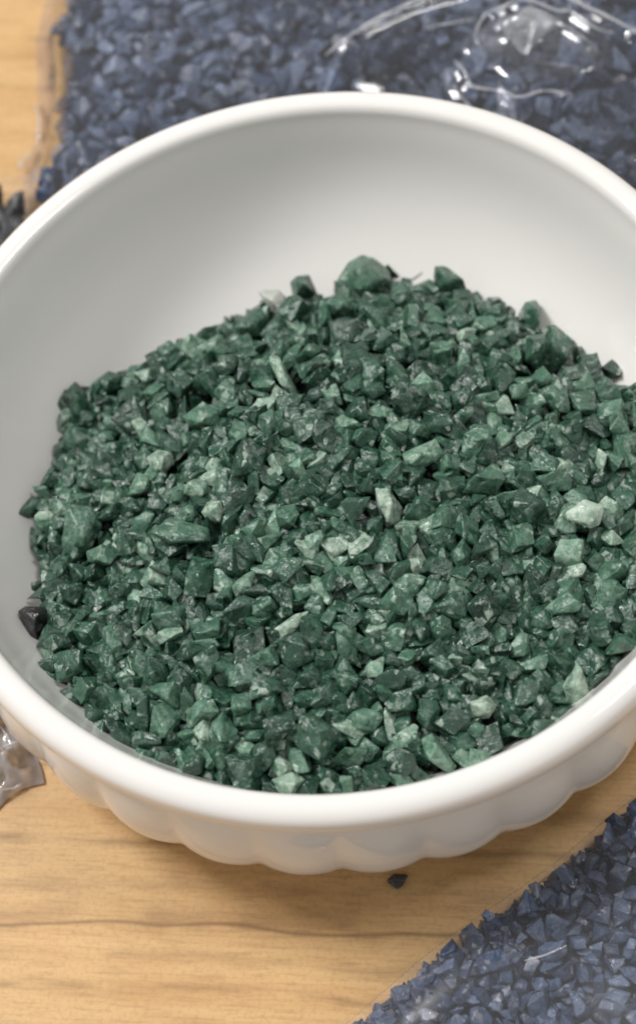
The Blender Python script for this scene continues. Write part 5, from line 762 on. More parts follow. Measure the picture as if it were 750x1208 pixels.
(24,417,-706,-319,-3,9,173,36),(7,493,-750,-336,-38,-137,31,21),(10,608,-914,-343,30,125,16,27),(6,568,-993,-331,15,-17,91,35),(0,428,-882,-311,-55,-111,-48,34),
(18,412,-809,-309,-31,174,-8,42),(14,497,-921,-321,-62,10,-44,22),(30,354,-909,-308,-174,8,60,40),(9,425,-791,-318,-73,-23,-43,31),(21,377,-853,-315,14,164,-39,39),
(17,444,-852,-318,-178,10,-40,35),(14,439,-777,-319,-40,-177,-18,34),(11,501,-951,-314,-173,26,-24,38),(6,455,-837,-310,-92,-114,-39,39),(28,415,-749,-315,-2,0,-120,34),
(17,477,-661,-347,175,40,24,34),(27,544,-777,-357,-109,69,-8,28),(34,509,-833,-328,24,5,22,24),(22,434,-675,-326,-43,-17,-67,30),(22,388,-789,-320,0,164,-39,26),
(22,413,-638,-345,-52,29,-157,32),(10,395,-652,-338,-55,157,-7,34),(39,566,-857,-345,-56,22,11,37),(22,479,-776,-319,16,174,-32,41),(9,373,-942,-304,-85,2,-4,27),
(10,394,-680,-326,27,157,-18,32),(24,594,-924,-338,102,-6,122,36),(25,-40,-980,-314,5,172,-82,38),(23,481,-712,-326,128,-7,-71,39),(25,397,-895,-310,-2,24,131,34),
(2,428,-727,-316,113,2,24,37),(14,385,-922,-317,-25,6,30,37),(7,525,-909,-318,-170,17,72,39),(31,472,-833,-309,-100,-30,-36,40),(17,534,-796,-335,58,-172,12,28),
(13,347,-944,-314,14,9,-171,39),(22,437,-644,-331,20,-160,19,36),(39,431,-852,-302,-53,-21,134,40),(39,371,-879,-313,-33,14,166,39),(15,591,-873,-336,-109,16,16,32),
(16,519,-836,-327,-31,32,-100,22),(27,546,-821,-342,148,32,-40,28),(37,442,-743,-312,-47,139,65,33),(1,492,-810,-324,-163,0,99,32),(20,519,-734,-343,-84,15,79,35),
(10,360,-828,-301,82,-35,-6,36),(29,461,-888,-319,-148,8,54,41),(36,501,-714,-338,57,-51,-73,35),(14,460,-911,-319,139,-5,15,32),(36,350,-854,-306,148,28,66,31),
(5,465,-933,-302,16,-6,53,37),(5,523,-817,-325,30,113,26,22),(28,517,-787,-327,19,52,135,37),(24,-38,-953,-320,58,2,161,32),(37,534,-836,-326,-16,40,162,25),
(36,564,-934,-328,-163,4,102,30),(37,541,-854,-327,98,15,7,34),(24,456,-800,-318,166,-11,-21,36),(21,570,-914,-323,142,-25,-82,37),(32,394,-919,-294,-27,-118,-64,42),
(34,480,-968,-310,-47,158,-13,44),(22,-123,-922,-338,-34,29,42,39),(39,443,-820,-314,-21,28,72,29),(11,393,-948,-296,-82,18,65,30),(9,412,-679,-317,-132,8,70,36),
(21,445,-813,-303,-41,-6,-1,32),(24,426,-831,-306,-39,-133,-34,35),(1,462,-742,-315,48,160,49,39),(1,454,-695,-323,-149,43,50,39),(13,519,-874,-307,-38,13,-174,44),
(15,-149,-942,-320,20,24,52,36),(28,332,-944,-298,7,-120,119,36),(17,404,-769,-314,-20,-4,96,32),(36,370,-696,-326,138,-9,-36,36),(18,592,-948,-326,173,2,-49,37),
(21,471,-862,-306,-43,17,-170,35),(4,342,-877,-308,38,14,83,32),(8,479,-857,-316,-30,8,-175,28),(31,562,-821,-327,31,33,119,35),(29,387,-848,-302,79,-14,-149,36),
(39,403,-943,-303,44,13,44,29),(14,462,-980,-304,113,3,139,40),(30,551,-900,-313,85,-30,106,28),(37,583,-898,-340,-62,179,-19,31),(0,430,-918,-313,85,-3,135,27),
(0,583,-853,-323,-150,-75,-33,25),(19,554,-883,-325,30,160,-42,35),(16,421,-957,-300,25,149,33,40),(38,423,-695,-320,44,70,25,27),(15,-10,-956,-309,-18,-129,-67,28),
(5,395,-880,-288,-20,-173,50,32),(16,422,-655,-340,-17,18,82,25),(17,427,-768,-306,-51,6,-135,38),(35,-97,-941,-324,-54,4,-33,36),(33,482,-893,-307,-2,-32,61,40),
(6,454,-663,-319,17,-165,-67,40),(27,495,-758,-310,-68,-148,46,36),(30,423,-921,-303,61,-53,128,24),(20,561,-840,-315,-94,26,-22,35),(22,548,-802,-326,-46,171,28,30),
(28,-75,-968,-319,154,-40,19,35),(11,-164,-937,-329,-13,-30,-152,41),(31,527,-754,-323,-100,-18,-12,35),(7,521,-967,-317,156,17,49,35),(0,391,-828,-297,-36,33,45,30),
(4,-11,-992,-306,-72,-125,13,34),(5,-112,-955,-307,46,5,150,36),(7,405,-966,-296,135,30,87,35),(38,383,-719,-321,-94,10,28,22),(6,412,-730,-308,27,27,-177,38),
(30,-22,-973,-301,144,-28,20,26),(8,374,-765,-302,-39,-30,-161,42),(35,416,-861,-290,17,-129,-50,36),(8,505,-815,-316,-19,-174,65,32),(18,528,-943,-311,-50,-162,-12,36),
(27,365,-805,-322,-8,7,34,20),(6,446,-885,-304,101,18,-98,37),(29,504,-770,-330,50,-130,15,31),(3,454,-788,-310,64,-163,2,29),
]),
'left': (5, [
(23,-515,810,-312,-73,148,36,68),(27,-547,747,-314,-27,-7,-123,44),(25,-559,852,-312,-69,35,115,70),(1,-516,757,-320,-146,8,-61,56),(22,-579,799,-295,-41,-26,-152,68),
(26,-776,823,-309,25,-172,13,52),(14,-714,-222,-342,15,10,108,61),(31,-758,-37,-328,132,29,-67,63),(19,-877,97,-293,34,3,-112,63),(4,-860,738,-290,-20,-8,148,85),
(15,-771,-75,-303,-107,-17,-115,67),(10,-759,78,-296,-95,11,-142,72),(22,-883,573,-288,-49,-13,162,64),(12,-803,635,-297,-38,-5,152,54),(22,-620,590,-292,-179,17,24,46),
(22,-799,-18,-299,-66,-32,-135,63),(13,-909,-18,-289,-4,-30,-38,51),(30,-854,493,-289,-34,-141,81,66),(27,-900,350,-293,-37,-14,-116,70),(29,-818,-99,-293,40,177,5,77),
(32,-601,746,-294,4,27,53,49),(7,-911,-50,-295,129,-8,74,45),(19,-865,-235,-327,-78,179,-7,52),(31,-677,571,-289,7,175,32,81),(23,-872,233,-292,25,-22,76,55),
(39,-784,243,-298,-13,-164,25,43),(11,-674,836,-316,29,-34,-145,77),(32,-918,77,-289,-2,22,-7,69),(10,-921,-235,-304,-14,128,-111,68),(35,-752,549,-286,87,-1,144,54),
(32,-664,676,-293,-2,22,-108,43),(2,-693,665,-290,0,16,-153,63),(1,-942,-188,-298,-15,161,34,82),(16,-805,591,-294,-178,3,4,56),(33,-837,294,-294,-39,-4,-30,47),
(30,-830,601,-285,-10,-166,-7,54),(17,-877,653,-279,-38,-139,24,85),(21,-893,-132,-294,6,-1,-105,53),(25,-640,629,-283,-86,-4,-73,57),(16,-843,132,-295,-176,3,73,42),
(21,-825,676,-281,-76,22,-87,61),(21,-823,-127,-295,-4,176,73,51),(21,-827,250,-292,-178,7,52,60),(33,-803,424,-294,-39,-4,-57,49),(12,-792,16,-301,-3,-8,-176,79),
(3,-732,816,-306,-88,-164,-10,63),(5,-834,562,-284,91,-1,-141,54),(21,-933,-51,-287,-19,-7,55,54),(30,-750,266,-305,123,-24,-67,44),(4,-874,707,-291,-31,-176,-12,75),
(5,-906,108,-285,173,3,53,45),(30,-880,-98,-291,-34,-141,1,53),(15,-801,200,-284,98,-165,-4,67),(9,-755,434,-294,-18,-178,68,49),(39,-674,785,-300,53,15,63,55),
(18,-798,540,-286,25,-163,13,56),(10,-856,200,-263,-62,42,-130,82),(32,-760,471,-289,116,-5,-135,64),(14,-718,464,-282,40,10,28,100),(9,-844,381,-295,162,-2,-78,47),
(2,-663,767,-296,-34,-161,8,38),(32,-921,12,-284,-18,-10,-24,55),(29,-801,60,-291,-19,-32,151,99),(17,-890,-42,-289,75,28,92,53),(25,-705,757,-286,-86,-4,-127,47),
(21,-914,135,-284,66,-16,-142,55),(33,-829,-56,-288,33,12,103,66),(32,-774,502,-289,0,16,-82,64),(28,-712,378,-301,159,-18,-36,49),(6,-765,311,-299,12,11,13,50),
(15,-710,512,-283,-80,-2,-97,59),(31,-874,286,-292,-1,0,-37,69),(5,-745,-101,-320,147,-1,-81,51),(20,-930,-102,-261,90,29,-64,91),(29,-864,624,-276,-159,43,-49,61),
(1,-859,-25,-281,163,-20,-27,79),(37,-715,577,-276,86,34,130,93),(36,-622,867,-336,-107,-2,1,60),(19,-734,516,-290,164,-5,-92,61),(0,-867,84,-281,-79,1,-151,57),
(23,-802,327,-286,23,-11,86,92),(23,-768,855,-304,-72,-30,125,64),(13,-883,322,-288,-29,32,83,48),(6,-742,180,-309,-69,-148,-8,62),(38,-851,427,-280,24,8,-39,71),
(20,-739,58,-331,-109,-55,-26,51),(33,-765,377,-285,139,26,-2,84),(3,-783,285,-278,18,-2,-143,100),(38,-730,682,-294,104,-19,131,45),(28,-724,423,-286,18,146,58,56),
(28,-827,151,-286,57,-166,-44,69),(23,-631,712,-292,25,-22,-157,58),(6,-746,3,-330,106,18,105,76),(2,-627,678,-287,-77,12,-129,77),(20,-693,800,-280,51,-21,-62,65),
(28,-679,863,-308,-41,43,16,67),(16,-860,-60,-291,2,-20,5,66),(21,-867,-174,-295,2,-162,-89,65),(24,-868,26,-297,-11,-179,-11,51),(30,-894,50,-286,9,2,-167,44),
(20,-765,731,-286,97,1,4,54),(17,-899,166,-290,-83,8,29,48),(25,-847,262,-270,-83,-7,158,53),(29,-757,30,-327,-13,136,-96,41),(21,-765,-254,-357,121,116,25,53),
(22,-890,398,-288,83,8,142,54),(4,-876,435,-294,-21,-9,-77,52),(39,-617,771,-297,63,7,166,64),(33,-816,831,-307,-115,-81,63,63),(29,-739,844,-301,-6,155,47,59),
(17,-814,756,-285,0,17,102,90),(32,-812,101,-296,13,172,-64,51),(8,-673,608,-289,54,-179,5,56),(28,-745,228,-298,106,22,88,64),(14,-799,664,-293,-62,10,38,56),
(0,-558,711,-300,27,-159,-59,41),(38,-824,527,-284,-48,7,-22,55),(23,-776,541,-270,47,19,55,66),(10,-764,-139,-290,-141,-55,3,79),(34,-825,369,-295,169,3,87,44),
(14,-584,842,-317,-113,22,99,62),(15,-747,855,-317,93,41,-74,55),(1,-776,108,-303,79,165,23,57),(13,-835,638,-288,-37,-33,-121,49),(6,-687,638,-296,5,2,-115,51),
(1,-538,723,-317,-43,-1,-93,47),(2,-734,207,-303,79,154,31,67),(31,-709,835,-297,25,-51,-142,61),(21,-760,150,-314,-7,-32,-168,83),(3,-668,706,-285,22,4,95,65),
(15,-845,858,-302,53,-44,160,67),(32,-715,512,-260,-1,15,31,51),(10,-855,346,-284,12,7,45,44),(2,-862,399,-284,142,-122,-5,48),(16,-894,-202,-309,-21,-21,129,47),
(31,-754,681,-271,95,1,100,86),(39,-835,-15,-298,67,3,105,56),(23,-704,434,-294,46,-43,144,48),(5,-850,813,-277,-118,33,6,68),(16,-913,-148,-283,7,-7,-98,60),
(5,-734,-180,-311,11,173,-84,60),(32,-714,641,-288,-16,-6,56,43),(18,-791,-250,-336,-3,66,142,52),(17,-714,701,-290,0,16,164,62),(20,-788,125,-296,-9,128,14,44),
(22,-785,487,-269,-10,151,39,62),(10,-824,40,-259,124,-17,25,86),(31,-678,637,-286,1,5,-39,37),(9,-761,625,-290,9,-7,-46,54),(22,-809,707,-280,-38,-100,-46,54),
(21,-702,336,-293,9,-57,154,70),(19,-721,610,-294,34,3,-40,58),(33,-770,595,-286,161,16,23,61),(14,-828,494,-271,80,12,117,71),(38,-760,-24,-295,-29,-173,16,69),
(16,-762,159,-294,20,-9,109,63),(31,-912,108,-263,-3,-8,-52,56),(23,-809,395,-283,51,-33,-5,73),(0,-862,-130,-264,51,20,60,69),(3,-625,848,-313,-118,36,26,81),
(4,-794,460,-285,85,-7,-11,64),(17,-722,328,-303,-179,38,-26,63),(32,-647,798,-295,18,-175,51,64),(34,-775,427,-289,83,4,-125,66),(33,-742,-39,-316,98,44,-76,61),
(30,-852,-216,-302,178,-39,25,69),(28,-794,837,-314,113,-30,61,51),(18,-728,731,-290,-56,19,63,47),(18,-902,-203,-287,79,-128,5,57),(37,-814,443,-277,104,-9,42,51),
(32,-747,762,-282,-44,-46,-146,56),(15,-794,803,-284,-10,47,65,66),
]),
}
SPECIAL = [
    ('white', [-0.4248, 3.7382, -1.9374], [(-0.338, 0.246), (0.052, 0.256), (0.208, 0.116), (0.26, -0.118), (0.156, -0.3), (0.026, -0.248), (-0.104, -0.04), (-0.26, 0.09)], 0.5, 0.9, 0.95),
    ('cube', [0.1189, 4.2292, -2.2305], [(-0.225, 0.074), (-0.093, 0.195), (0.145, 0.216), (0.319, -0.19), (-0.146, -0.296)], 0.9, 0.5, 0.05),
    ('boulder', [1.3323, 4.0478, -2.1225], [(-0.62, -0.13), (-0.357, 0.291), (-0.095, 0.448), (0.142, 0.396), (0.404, 0.186), (0.467, -0.051), (0.326, -0.287), (-0.016, -0.46), (-0.252, -0.392)], 0.8, 0.62, 0.0),
    ('ledge', [0.7222, 3.1816, -1.606], [(-0.332, 0.026), (-0.077, 0.23), (0.281, 0.128), (0.256, -0.153), (-0.128, -0.23)], 0.6, 0.6, 0.05),
    ('pointed', [2.7744, 3.5759, -2.0659], [(-0.25, 0.29), (-0.055, 0.29), (0.297, 0.017), (0.352, -0.179), (0.102, -0.296), (-0.172, -0.179), (-0.273, 0.056)], 0.7, 0.5, 0.05),
    ('thumb', [4.1314, 2.6858, -2.2944], [(-0.1, 0.213), (0.094, 0.252), (0.195, 0.097), (0.149, -0.252), (-0.1, -0.291), (-0.239, -0.019)], 0.8, 0.55, 0.05),
    ('blade', [4.3099, 1.6087, -1.9474], [(-0.088, 0.433), (0.008, 0.453), (0.334, 0.184), (0.257, -0.218), (-0.088, -0.532), (-0.26, -0.333), (-0.164, 0.012)], 0.5, 0.55, 0.1),
    ('egg', [3.9331, 1.425, -1.5322], [(-0.185, 0.234), (0.155, 0.272), (0.23, 0.083), (0.004, -0.37), (-0.204, -0.219)], 0.8, 0.5, 0.0),
    ('oblong', [-4.3191, 2.6023, -2.1138], [(-0.272, 0.108), (-0.041, 0.362), (0.075, 0.262), (0.321, -0.201), (0.075, -0.37), (-0.157, -0.162)], 0.7, 0.45, 0.0),
    ('knob', [-3.6325, 2.7293, -1.922], [(-0.277, 0.038), (-0.046, 0.208), (0.223, 0.115), (0.184, -0.115), (-0.085, -0.246)], 0.8, 0.4, 0.0),
    ('black', [-5.4167, -1.9556, -1.5056], [(-0.275, 0.161), (-0.148, 0.255), (0.206, 0.232), (0.253, -0.004), (0.064, -0.357), (-0.101, -0.287)], 0.8, -1, 0),
    ('mint_flat', [3.8474, -2.3489, -0.7938], [(-0.331, 0.048), (-0.017, 0.274), (0.331, 0.152), (0.244, -0.168), (0.087, -0.231), (-0.313, -0.074)], 0.3, 0.95, 0.75),
    ('mint_block', [1.4622, -0.7564, -0.6886], [(-0.36, 0.055), (0.252, 0.322), (0.393, 0.02), (-0.03, -0.241), (-0.255, -0.156)], 0.5, 0.95, 0.35),
    ('spear', [3.0385, -5.0754, -1.2136], [(0.003, 0.44), (0.104, 0.305), (0.256, -0.116), (0.171, -0.301), (-0.031, -0.335), (-0.166, -0.166), (-0.206, 0.002), (-0.132, 0.171)], 0.5, 0.9, 0.6),
    ('diamond', [1.9035, -3.6894, -0.7201], [(-0.336, 0.055), (0.034, 0.391), (0.302, -0.045), (0.0, -0.401)], 0.5, 0.15, 0.0),
    ('cracked', [1.5387, -5.1949, -1.034], [(-0.231, 0.108), (0.066, 0.207), (0.231, 0.042), (0.099, -0.169), (-0.165, -0.189)], 0.7, 0.9, 0.85),
    ('finger', [0.6942, -5.774, -1.1184], [(-0.26, 0.241), (-0.083, 0.34), (0.311, -0.185), (0.212, -0.329), (-0.181, -0.067)], 0.6, 0.9, 0.3),
    ('mint_nub', [-1.6599, -5.8516, -0.9177], [(-0.254, 0.077), (0.072, 0.194), (0.267, 0.077), (0.072, -0.229), (-0.156, -0.118)], 0.6, 0.95, 0.5),
    ('teal', [-0.568, -0.626, -0.5507], [(-0.194, 0.073), (0.014, 0.225), (0.138, -0.112), (0.042, -0.185)], 0.4, 0.95, 0.3),
    ('round', [-2.0896, -1.0681, -0.5979], [(-0.207, -0.006), (-0.106, 0.162), (0.117, 0.19), (0.184, -0.006), (0.117, -0.184), (-0.106, -0.156)], 0.8, 0.85, 0.65),
    ('grey', [-2.8814, 0.4243, -1.1758], [(-0.245, 0.059), (-0.063, 0.205), (0.191, 0.168), (0.242, -0.05), (0.046, -0.246), (-0.172, -0.137)], 0.7, 0.8, 0.6),
    ('glitter', [0.7488, -1.5041, -0.7693], [(-0.218, 0.35), (-0.023, 0.378), (0.255, -0.04), (0.2, -0.319), (-0.023, -0.386), (-0.19, 0.016)], 0.6, 0.8, 0.7),
    ('flake', [0.9954, -2.5875, -0.8579], [(-0.178, 0.133), (0.027, 0.339), (0.165, 0.065), (0.096, -0.244), (-0.11, -0.292)], 0.4, 0.85, 0.75),
    ('rope', [-0.5295, 1.5123, -0.9937], [(-0.265, 0.383), (-0.094, 0.383), (0.102, -0.034), (0.284, -0.328), (0.21, -0.436), (0.004, -0.181), (-0.241, 0.212)], 0.6, 0.85, 0.5),
    ('wing', [-1.14, -3.3024, -0.731], [(-0.343, -0.09), (0.036, 0.181), (0.263, 0.235), (0.171, -0.036), (-0.126, -0.29)], 0.4, 0.9, 0.65),
    ('slab', [-4.434, -0.5886, -1.3508], [(-0.256, 0.537), (0.224, 0.489), (0.377, 0.153), (0.176, -0.278), (-0.16, -0.527), (-0.361, -0.374)], 0.5, 0.6, 0.15),
    ('ridged', [-2.6639, -1.3322, -0.6199], [(-0.543, 0.005), (-0.195, 0.26), (0.454, 0.097), (0.478, -0.158), (-0.195, -0.204)], 0.5, 0.6, 0.2),
]
# ------------------------------------------------------------------ stone chips
def chip_hull(v):
    """points of one broken stone chip, about 1 unit across"""
    r = random.Random(1000 + v)
    k = v % 5
    pts = []
    if k == 0:      # blocky
        d = (0.5, 0.5 * r.uniform(.7, .95), 0.5 * r.uniform(.55, .85))
        for sx in (-1, 1):
            for sy in (-1, 1):
                for sz in (-1, 1):
                    if r.random() < .72:
                        pts.append((sx*d[0]*r.uniform(.35, 1.1), sy*d[1]*r.uniform(.4, 1.1), sz*d[2]*r.uniform(.45, 1.1)))
        for i in range(3):
            pts.append((d[0]*r.uniform(-1, 1), d[1]*r.uniform(-1, 1), d[2]*r.choice((-1, 1))))
    elif k == 1:    # flat shard
        n = r.randint(4, 6); t = r.uniform(.20, .32); o = r.random()*6.28
        for i in range(n):
            a = o + 6.283*(i + r.uniform(-.3, .3))/n; q = r.uniform(.38, .62)
            x, y = q*math.cos(a)*1.05, q*math.sin(a)*.8
            pts.append((x, y, t*r.uniform(.3, 1.1))); pts.append((x*r.uniform(.7, 1.1), y*r.uniform(.7, 1.1), -t*r.uniform(.3, 1.1)))
    elif k == 2:    # wedge
        for i in range(9):
            x = r.uniform(-.5, .5); w = (.5 - x)*.7 + .12
            pts.append((x, r.uniform(-.42, .42)*(.5 + w), r.choice((-1, 1))*w*.42))
        pts += [(.58, r.uniform(-.2, .2), .03), (-.45, .33, .25), (-.45, -.3, -.25)]
    elif k == 3:    # lumpy grain
        for i in range(15):
            z = r.uniform(-1, 1); a = r.random()*6.283; s = math.sqrt(1 - z*z); q = r.uniform(.4, .54)
            pts.append((q*s*math.cos(a)*1.1, q*s*math.sin(a)*.9, q*z*.75))
    else:           # splinter
        for i in range(12):
            x = r.uniform(-.6, .6); w = .38*(1 - abs(x)*.8)
            a = r.random()*6.283
            pts.append((x, w*math.cos(a), w*math.sin(a)*.85))
        pts += [(.66, .04, 0), (-.62, -.05, .05)]
    return pts
NV = 40
def hull_bm(v):
    bm = bmesh.new()
    for p in chip_hull(v): bm.verts.new(p)
    g = bmesh.ops.convex_hull(bm, input=bm.verts)
    bmesh.ops.delete(bm, geom=[e for e in set(g['geom_interior'] + g['geom_unused']) if isinstance(e, bmesh.types.BMVert)], context='VERTS')
    bmesh.ops.dissolve_limit(bm, angle_limit=math.radians(9), verts=bm.verts, edges=bm.edges)
    bmesh.ops.recalc_face_normals(bm, faces=bm.faces)
    return bm


def arrays(bm):
    bmesh.ops.recalc_face_normals(bm, faces=bm.faces)
    bm.verts.index_update()
    P = np.array([q.co[:] for q in bm.verts]); T = np.array([[q.index for q in f.verts] for f in bm.faces])
    return P, T
def weather(bm, r, amp, scale=1.0):
    """wear a chip: wide hollows and swells, then a little grain"""
    off = Vector((r.uniform(0, 50), r.uniform(0, 50), r.uniform(0, 50)))
    for q in bm.verts:
        p = q.co/scale
        q.co += (noise.noise_vector(p*2.6 + off)*.6 + noise.noise_vector(p*6.5 + off)*.35)*amp*scale
def rough_chip(v):
    """the broken chip as a finished mesh of about one unit: chamfered edges, hollowed and chipped faces"""
    bm = hull_bm(v)
    r = random.Random(v)
    bmesh.ops.bevel(bm, geom=bm.edges[:], offset=r.uniform(.012, .035), segments=1, affect='EDGES', profile=.6, clamp_overlap=True)
    bmesh.ops.triangulate(bm, faces=bm.faces[:])
    for cut in (.30, .22):
        bmesh.ops.subdivide_edges(bm, edges=[e for e in bm.edges if e.calc_length() > cut], cuts=1)
        bmesh.ops.triangulate(bm, faces=bm.faces[:])
    weather(bm, r, .065)
    out = arrays(bm); bm.free(); return out
def plain_chip(v):
    bm = hull_bm(v); bmesh.ops.triangulate(bm, faces=bm.faces[:])
    out = arrays(bm); bm.free(); return out
CHIP = [rough_chip(v) for v in range(NV)]
PLAIN = [plain_chip(v) for v in range(NV)]
def facets(me, deg=22):
    me.shade_smooth(); me.set_sharp_from_angle(angle=math.radians(deg))

def tint_mesh(me, cols):
    at = me.color_attributes.new('tint', 'FLOAT_COLOR', 'POINT')
    at.data.foreach_set('color', np.asarray(cols, dtype=np.float32).ravel())

def decode(key):
    k, rows = CHIP_DATA[key]
    out = []
    for v, x, y, z, rx, ry, rz, s in rows:
        out.append((v, (x/100, y/100, z/100), Euler([math.radians(q) for q in (rx, ry, rz)]).to_quaternion(), s/100))
    return out, k

def deeper(n, rr, bx, inside, top, size, d0, d1):
    """chips deeper in a heap, which only fill its gaps"""
    out = []
    while len(out) < n:
        x, y = rr.uniform(bx[0], bx[1]), rr.uniform(bx[2], bx[3])
        if inside(x, y) < .3: continue
        q = Quaternion((rr.gauss(0, 1), rr.gauss(0, 1), rr.gauss(0, 1), rr.gauss(0, 1))).normalized()
        out.append((rr.randrange(NV), (x, y, top(x, y) - rr.uniform(d0, d1)), q, size*rr.uniform(.8, 1.25)))
    return out

def one_chip(name, c, tint, mat):
    v, p, q, s = c
    P, T = CHIP[v]
    me = bpy.data.meshes.new(name); me.from_pydata((P*s*CM).tolist(), [], T.tolist()); me.update()
    tint_mesh(me, np.tile(tint, (len(P), 1))); facets(me)
    o = obj(name, me, mat); o.location = w3(*p); o.rotation_mode = 'QUATERNION'; o.rotation_quaternion = q
    return o

def many_chips(name, chips, tints, deep, mat, core):
    """all remaining chips of one heap as one mass, on the deeper mass of the heap"""
    V, F, K, n = [], [], [], 0
    for (v, p, q, s), t in zip(chips, tints):
        P, T = CHIP[v]; R = np.array(q.to_matrix())
        V.append((P @ R.T*s + np.array(p) - np.array((0, 0, TABLE)))*CM); F += (T + n).tolist(); n += len(P)
        K.append(np.tile(t, (len(P), 1)))
    for v, p, q, s in deep:
        P, T = PLAIN[v]; R = np.array(q.to_matrix())
        V.append((P @ R.T*s + np.array(p) - np.array((0, 0, TABLE)))*CM); F += (T + n).tolist(); n += len(P)
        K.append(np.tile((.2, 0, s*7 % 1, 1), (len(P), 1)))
    cv, cf = core
    V.append(np.array([((x)*CM, (y)*CM, (z - TABLE)*CM) for x, y, z in cv])); F += [tuple(i + n for i in f) for f in cf]
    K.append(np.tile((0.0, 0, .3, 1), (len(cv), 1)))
    me = bpy.data.meshes.new(name); me.from_pydata(np.concatenate(V).tolist(), [], F); me.update()
    tint_mesh(me, np.concatenate(K)); facets(me)
    return obj(name, me, mat)

def sheet(x0, x1, y0, y1, st, keep, fn):
    idx, vs, fs = {}, [], []
    nx, ny = int((x1 - x0)/st) + 1, int((y1 - y0)/st) + 1
    for j in range(ny):
        for i in range(nx):
            x, y = x0 + i*st, y0 + j*st
            if keep(x, y): idx[i, j] = len(vs); vs.append((x, y, fn(x, y)))
    for j in range(ny - 1):
        for i in range(nx - 1):
            k = [(i, j), (i + 1, j), (i + 1, j + 1), (i, j + 1)]
            if all(q in idx for q in k): fs.append(tuple(idx[q] for q in k))
    return vs, fs

# --- green heap
HEAP = [(-180,5.7,-2.0),(-163,5.95,-1.75),(-150,6.1,-1.45),(-135,6.2,-1.15),(-100,6.22,-1.05),(-60,6.22,-1.1),(-30,6.15,-1.45),(-15,6.0,-1.75),(11,5.75,-2.05),(24,5.4,-2.4),(37,5.35,-2.5),(56,5.2,-2.6),(74,5.15,-2.62),(92,4.75,-2.85),(100,4.7,-2.88),(119,4.9,-2.75),(137,5.15,-2.6),(146,5.45,-2.4),(160,5.4,-2.4),(172,5.65,-2.1),(180,5.7,-2.0)]
HA = [h[0] for h in HEAP]; HR = [h[1] for h in HEAP]; HZ = [h[2] for h in HEAP]
def heap_z(x, y):
    r = math.hypot(x, y); a = math.degrees(math.atan2(y, x))
    rc, zc = np.interp(a, HA, HR), np.interp(a, HA, HZ)
    t = min(1, r/rc)
    return zc + (-.45 - zc)*(1 - t**1.7)
def heap_in(x, y):
    return np.interp(math.degrees(math.atan2(y, x)), HA, HR) - math.hypot(x, y)

rg = random.Random(21)
def green_tint():
    u = rg.random()
    if u < .62:   t, f, c = rg.uniform(.26, .52), rg.uniform(0, .08), 'dark'
    elif u < .895: t, f, c = rg.uniform(.48, .75), rg.uniform(0, .16), 'mid'
    else:         t, f, c = rg.uniform(.72, .95), rg.uniform(.25, .6), 'pale'
    return (t, f, rg.random(), 1), c
GREEN_LABEL = {
    'dark': 'plain dark green angular stone chip, dull faced, in the heap filling the white bowl',
    'mid': 'plain medium green stone chip, slightly glossy faced, lying in the heap filling the white bowl',
    'pale': 'small pale frosted grey-green stone chip lying among darker chips filling the white bowl'}
chips, k = decode('green')
tints = [green_tint() for c in chips]
for c, (t, kind) in zip(chips[:k], tints[:k]):
    tag(one_chip('green_stone_chip', c, t, MAT_GREEN), GREEN_LABEL[kind], 'stone chip', 'green stone chips heaped in the white bowl')
core = sheet(-6.3, 6.3, -6.3, 6.3, .15, lambda x, y: heap_in(x, y) > .1, lambda x, y: heap_z(x, y) - .66 + .06*math.sin(11*x + 3*y)*math.sin(10*y - 4*x))
deep = deeper(700, rg, (-6.2, 6.2, -6.2, 6.2), heap_in, heap_z, .42, .34, .6)
tag(many_chips('green_gravel', chips[k:], [t for t, _ in tints[k:]], deep, MAT_GREEN, core), 'mass of small green stone chips heaped in the white bowl', 'gravel', kind='stuff')

# --- chips that stand out in the heap, each from its own outline
SPECIAL_LABEL = {
 'white': 'nearly white stone chip sticking up at the back edge of the heap beside a cube',
 'cube': 'small dark green cube shaped chip perched on the back edge beside the white chip',
 'boulder': 'largest green stone, a rounded lump at the crest of the heap',
 'ledge': 'flat faced medium green chip directly below and left of the big lump at the crest',
 'pointed': 'tilted green chip with blunt point standing on the back edge, right of the biggest lump',
 'thumb': 'upright thumb shaped green chip on the back right edge of the heap',
 'blade': 'tall bladed green chip leaning at the right back edge of the heap',
 'egg': 'smooth egg shaped green chip leaning against the tall bladed chip at right',
 'oblong': 'oblong green block standing out at the left edge of the heap',
 'knob': 'small dark green knob on the left back edge just right of the oblong block',
 'black': 'blackish angular stone alone at the far left edge of the heap',
 'mint_flat': 'bright pale mint flat faced chip at the right side, brightest big face in the heap',
 'mint_block': 'light mint rectangular block just above the heap middle',
 'spear': 'pale mint spear point chip standing near the lower right rim of the bowl',
 'diamond': 'smooth dark green diamond shaped chip lying face up right of the heap centre',
 'cracked': 'whitish cracked chip with glassy face low in the heap, left of the pale spear point',
 'finger': 'light green finger shaped chip lying slanted near the bottom rim of the bowl',
 'mint_nub': 'light mint stubby chip touching the bottom rim, left of the bowl middle',
 'teal': 'small bright teal triangular flake in the upper middle of the heap',
 'round': 'pale grey rounded chip in the left middle of the heap',
 'grey': 'pale grey-green faceted chip in the upper left part of the heap',
 'glitter': 'long pale crystalline chip right of the heap centre, below the mint block',
 'flake': 'narrow whitish upright flake at the middle right, above the dark diamond chip',
 'rope': 'long thin knobbly pale green splinter near the heap top, below the white chip',
 'wing': 'pale grey wing shaped chip lying slanted below the centre of the heap',
 'slab': 'large long smooth green slab at the left edge of the heap',
 'ridged': 'wide ridged green chip with layered streaks, right of the large left slab'}
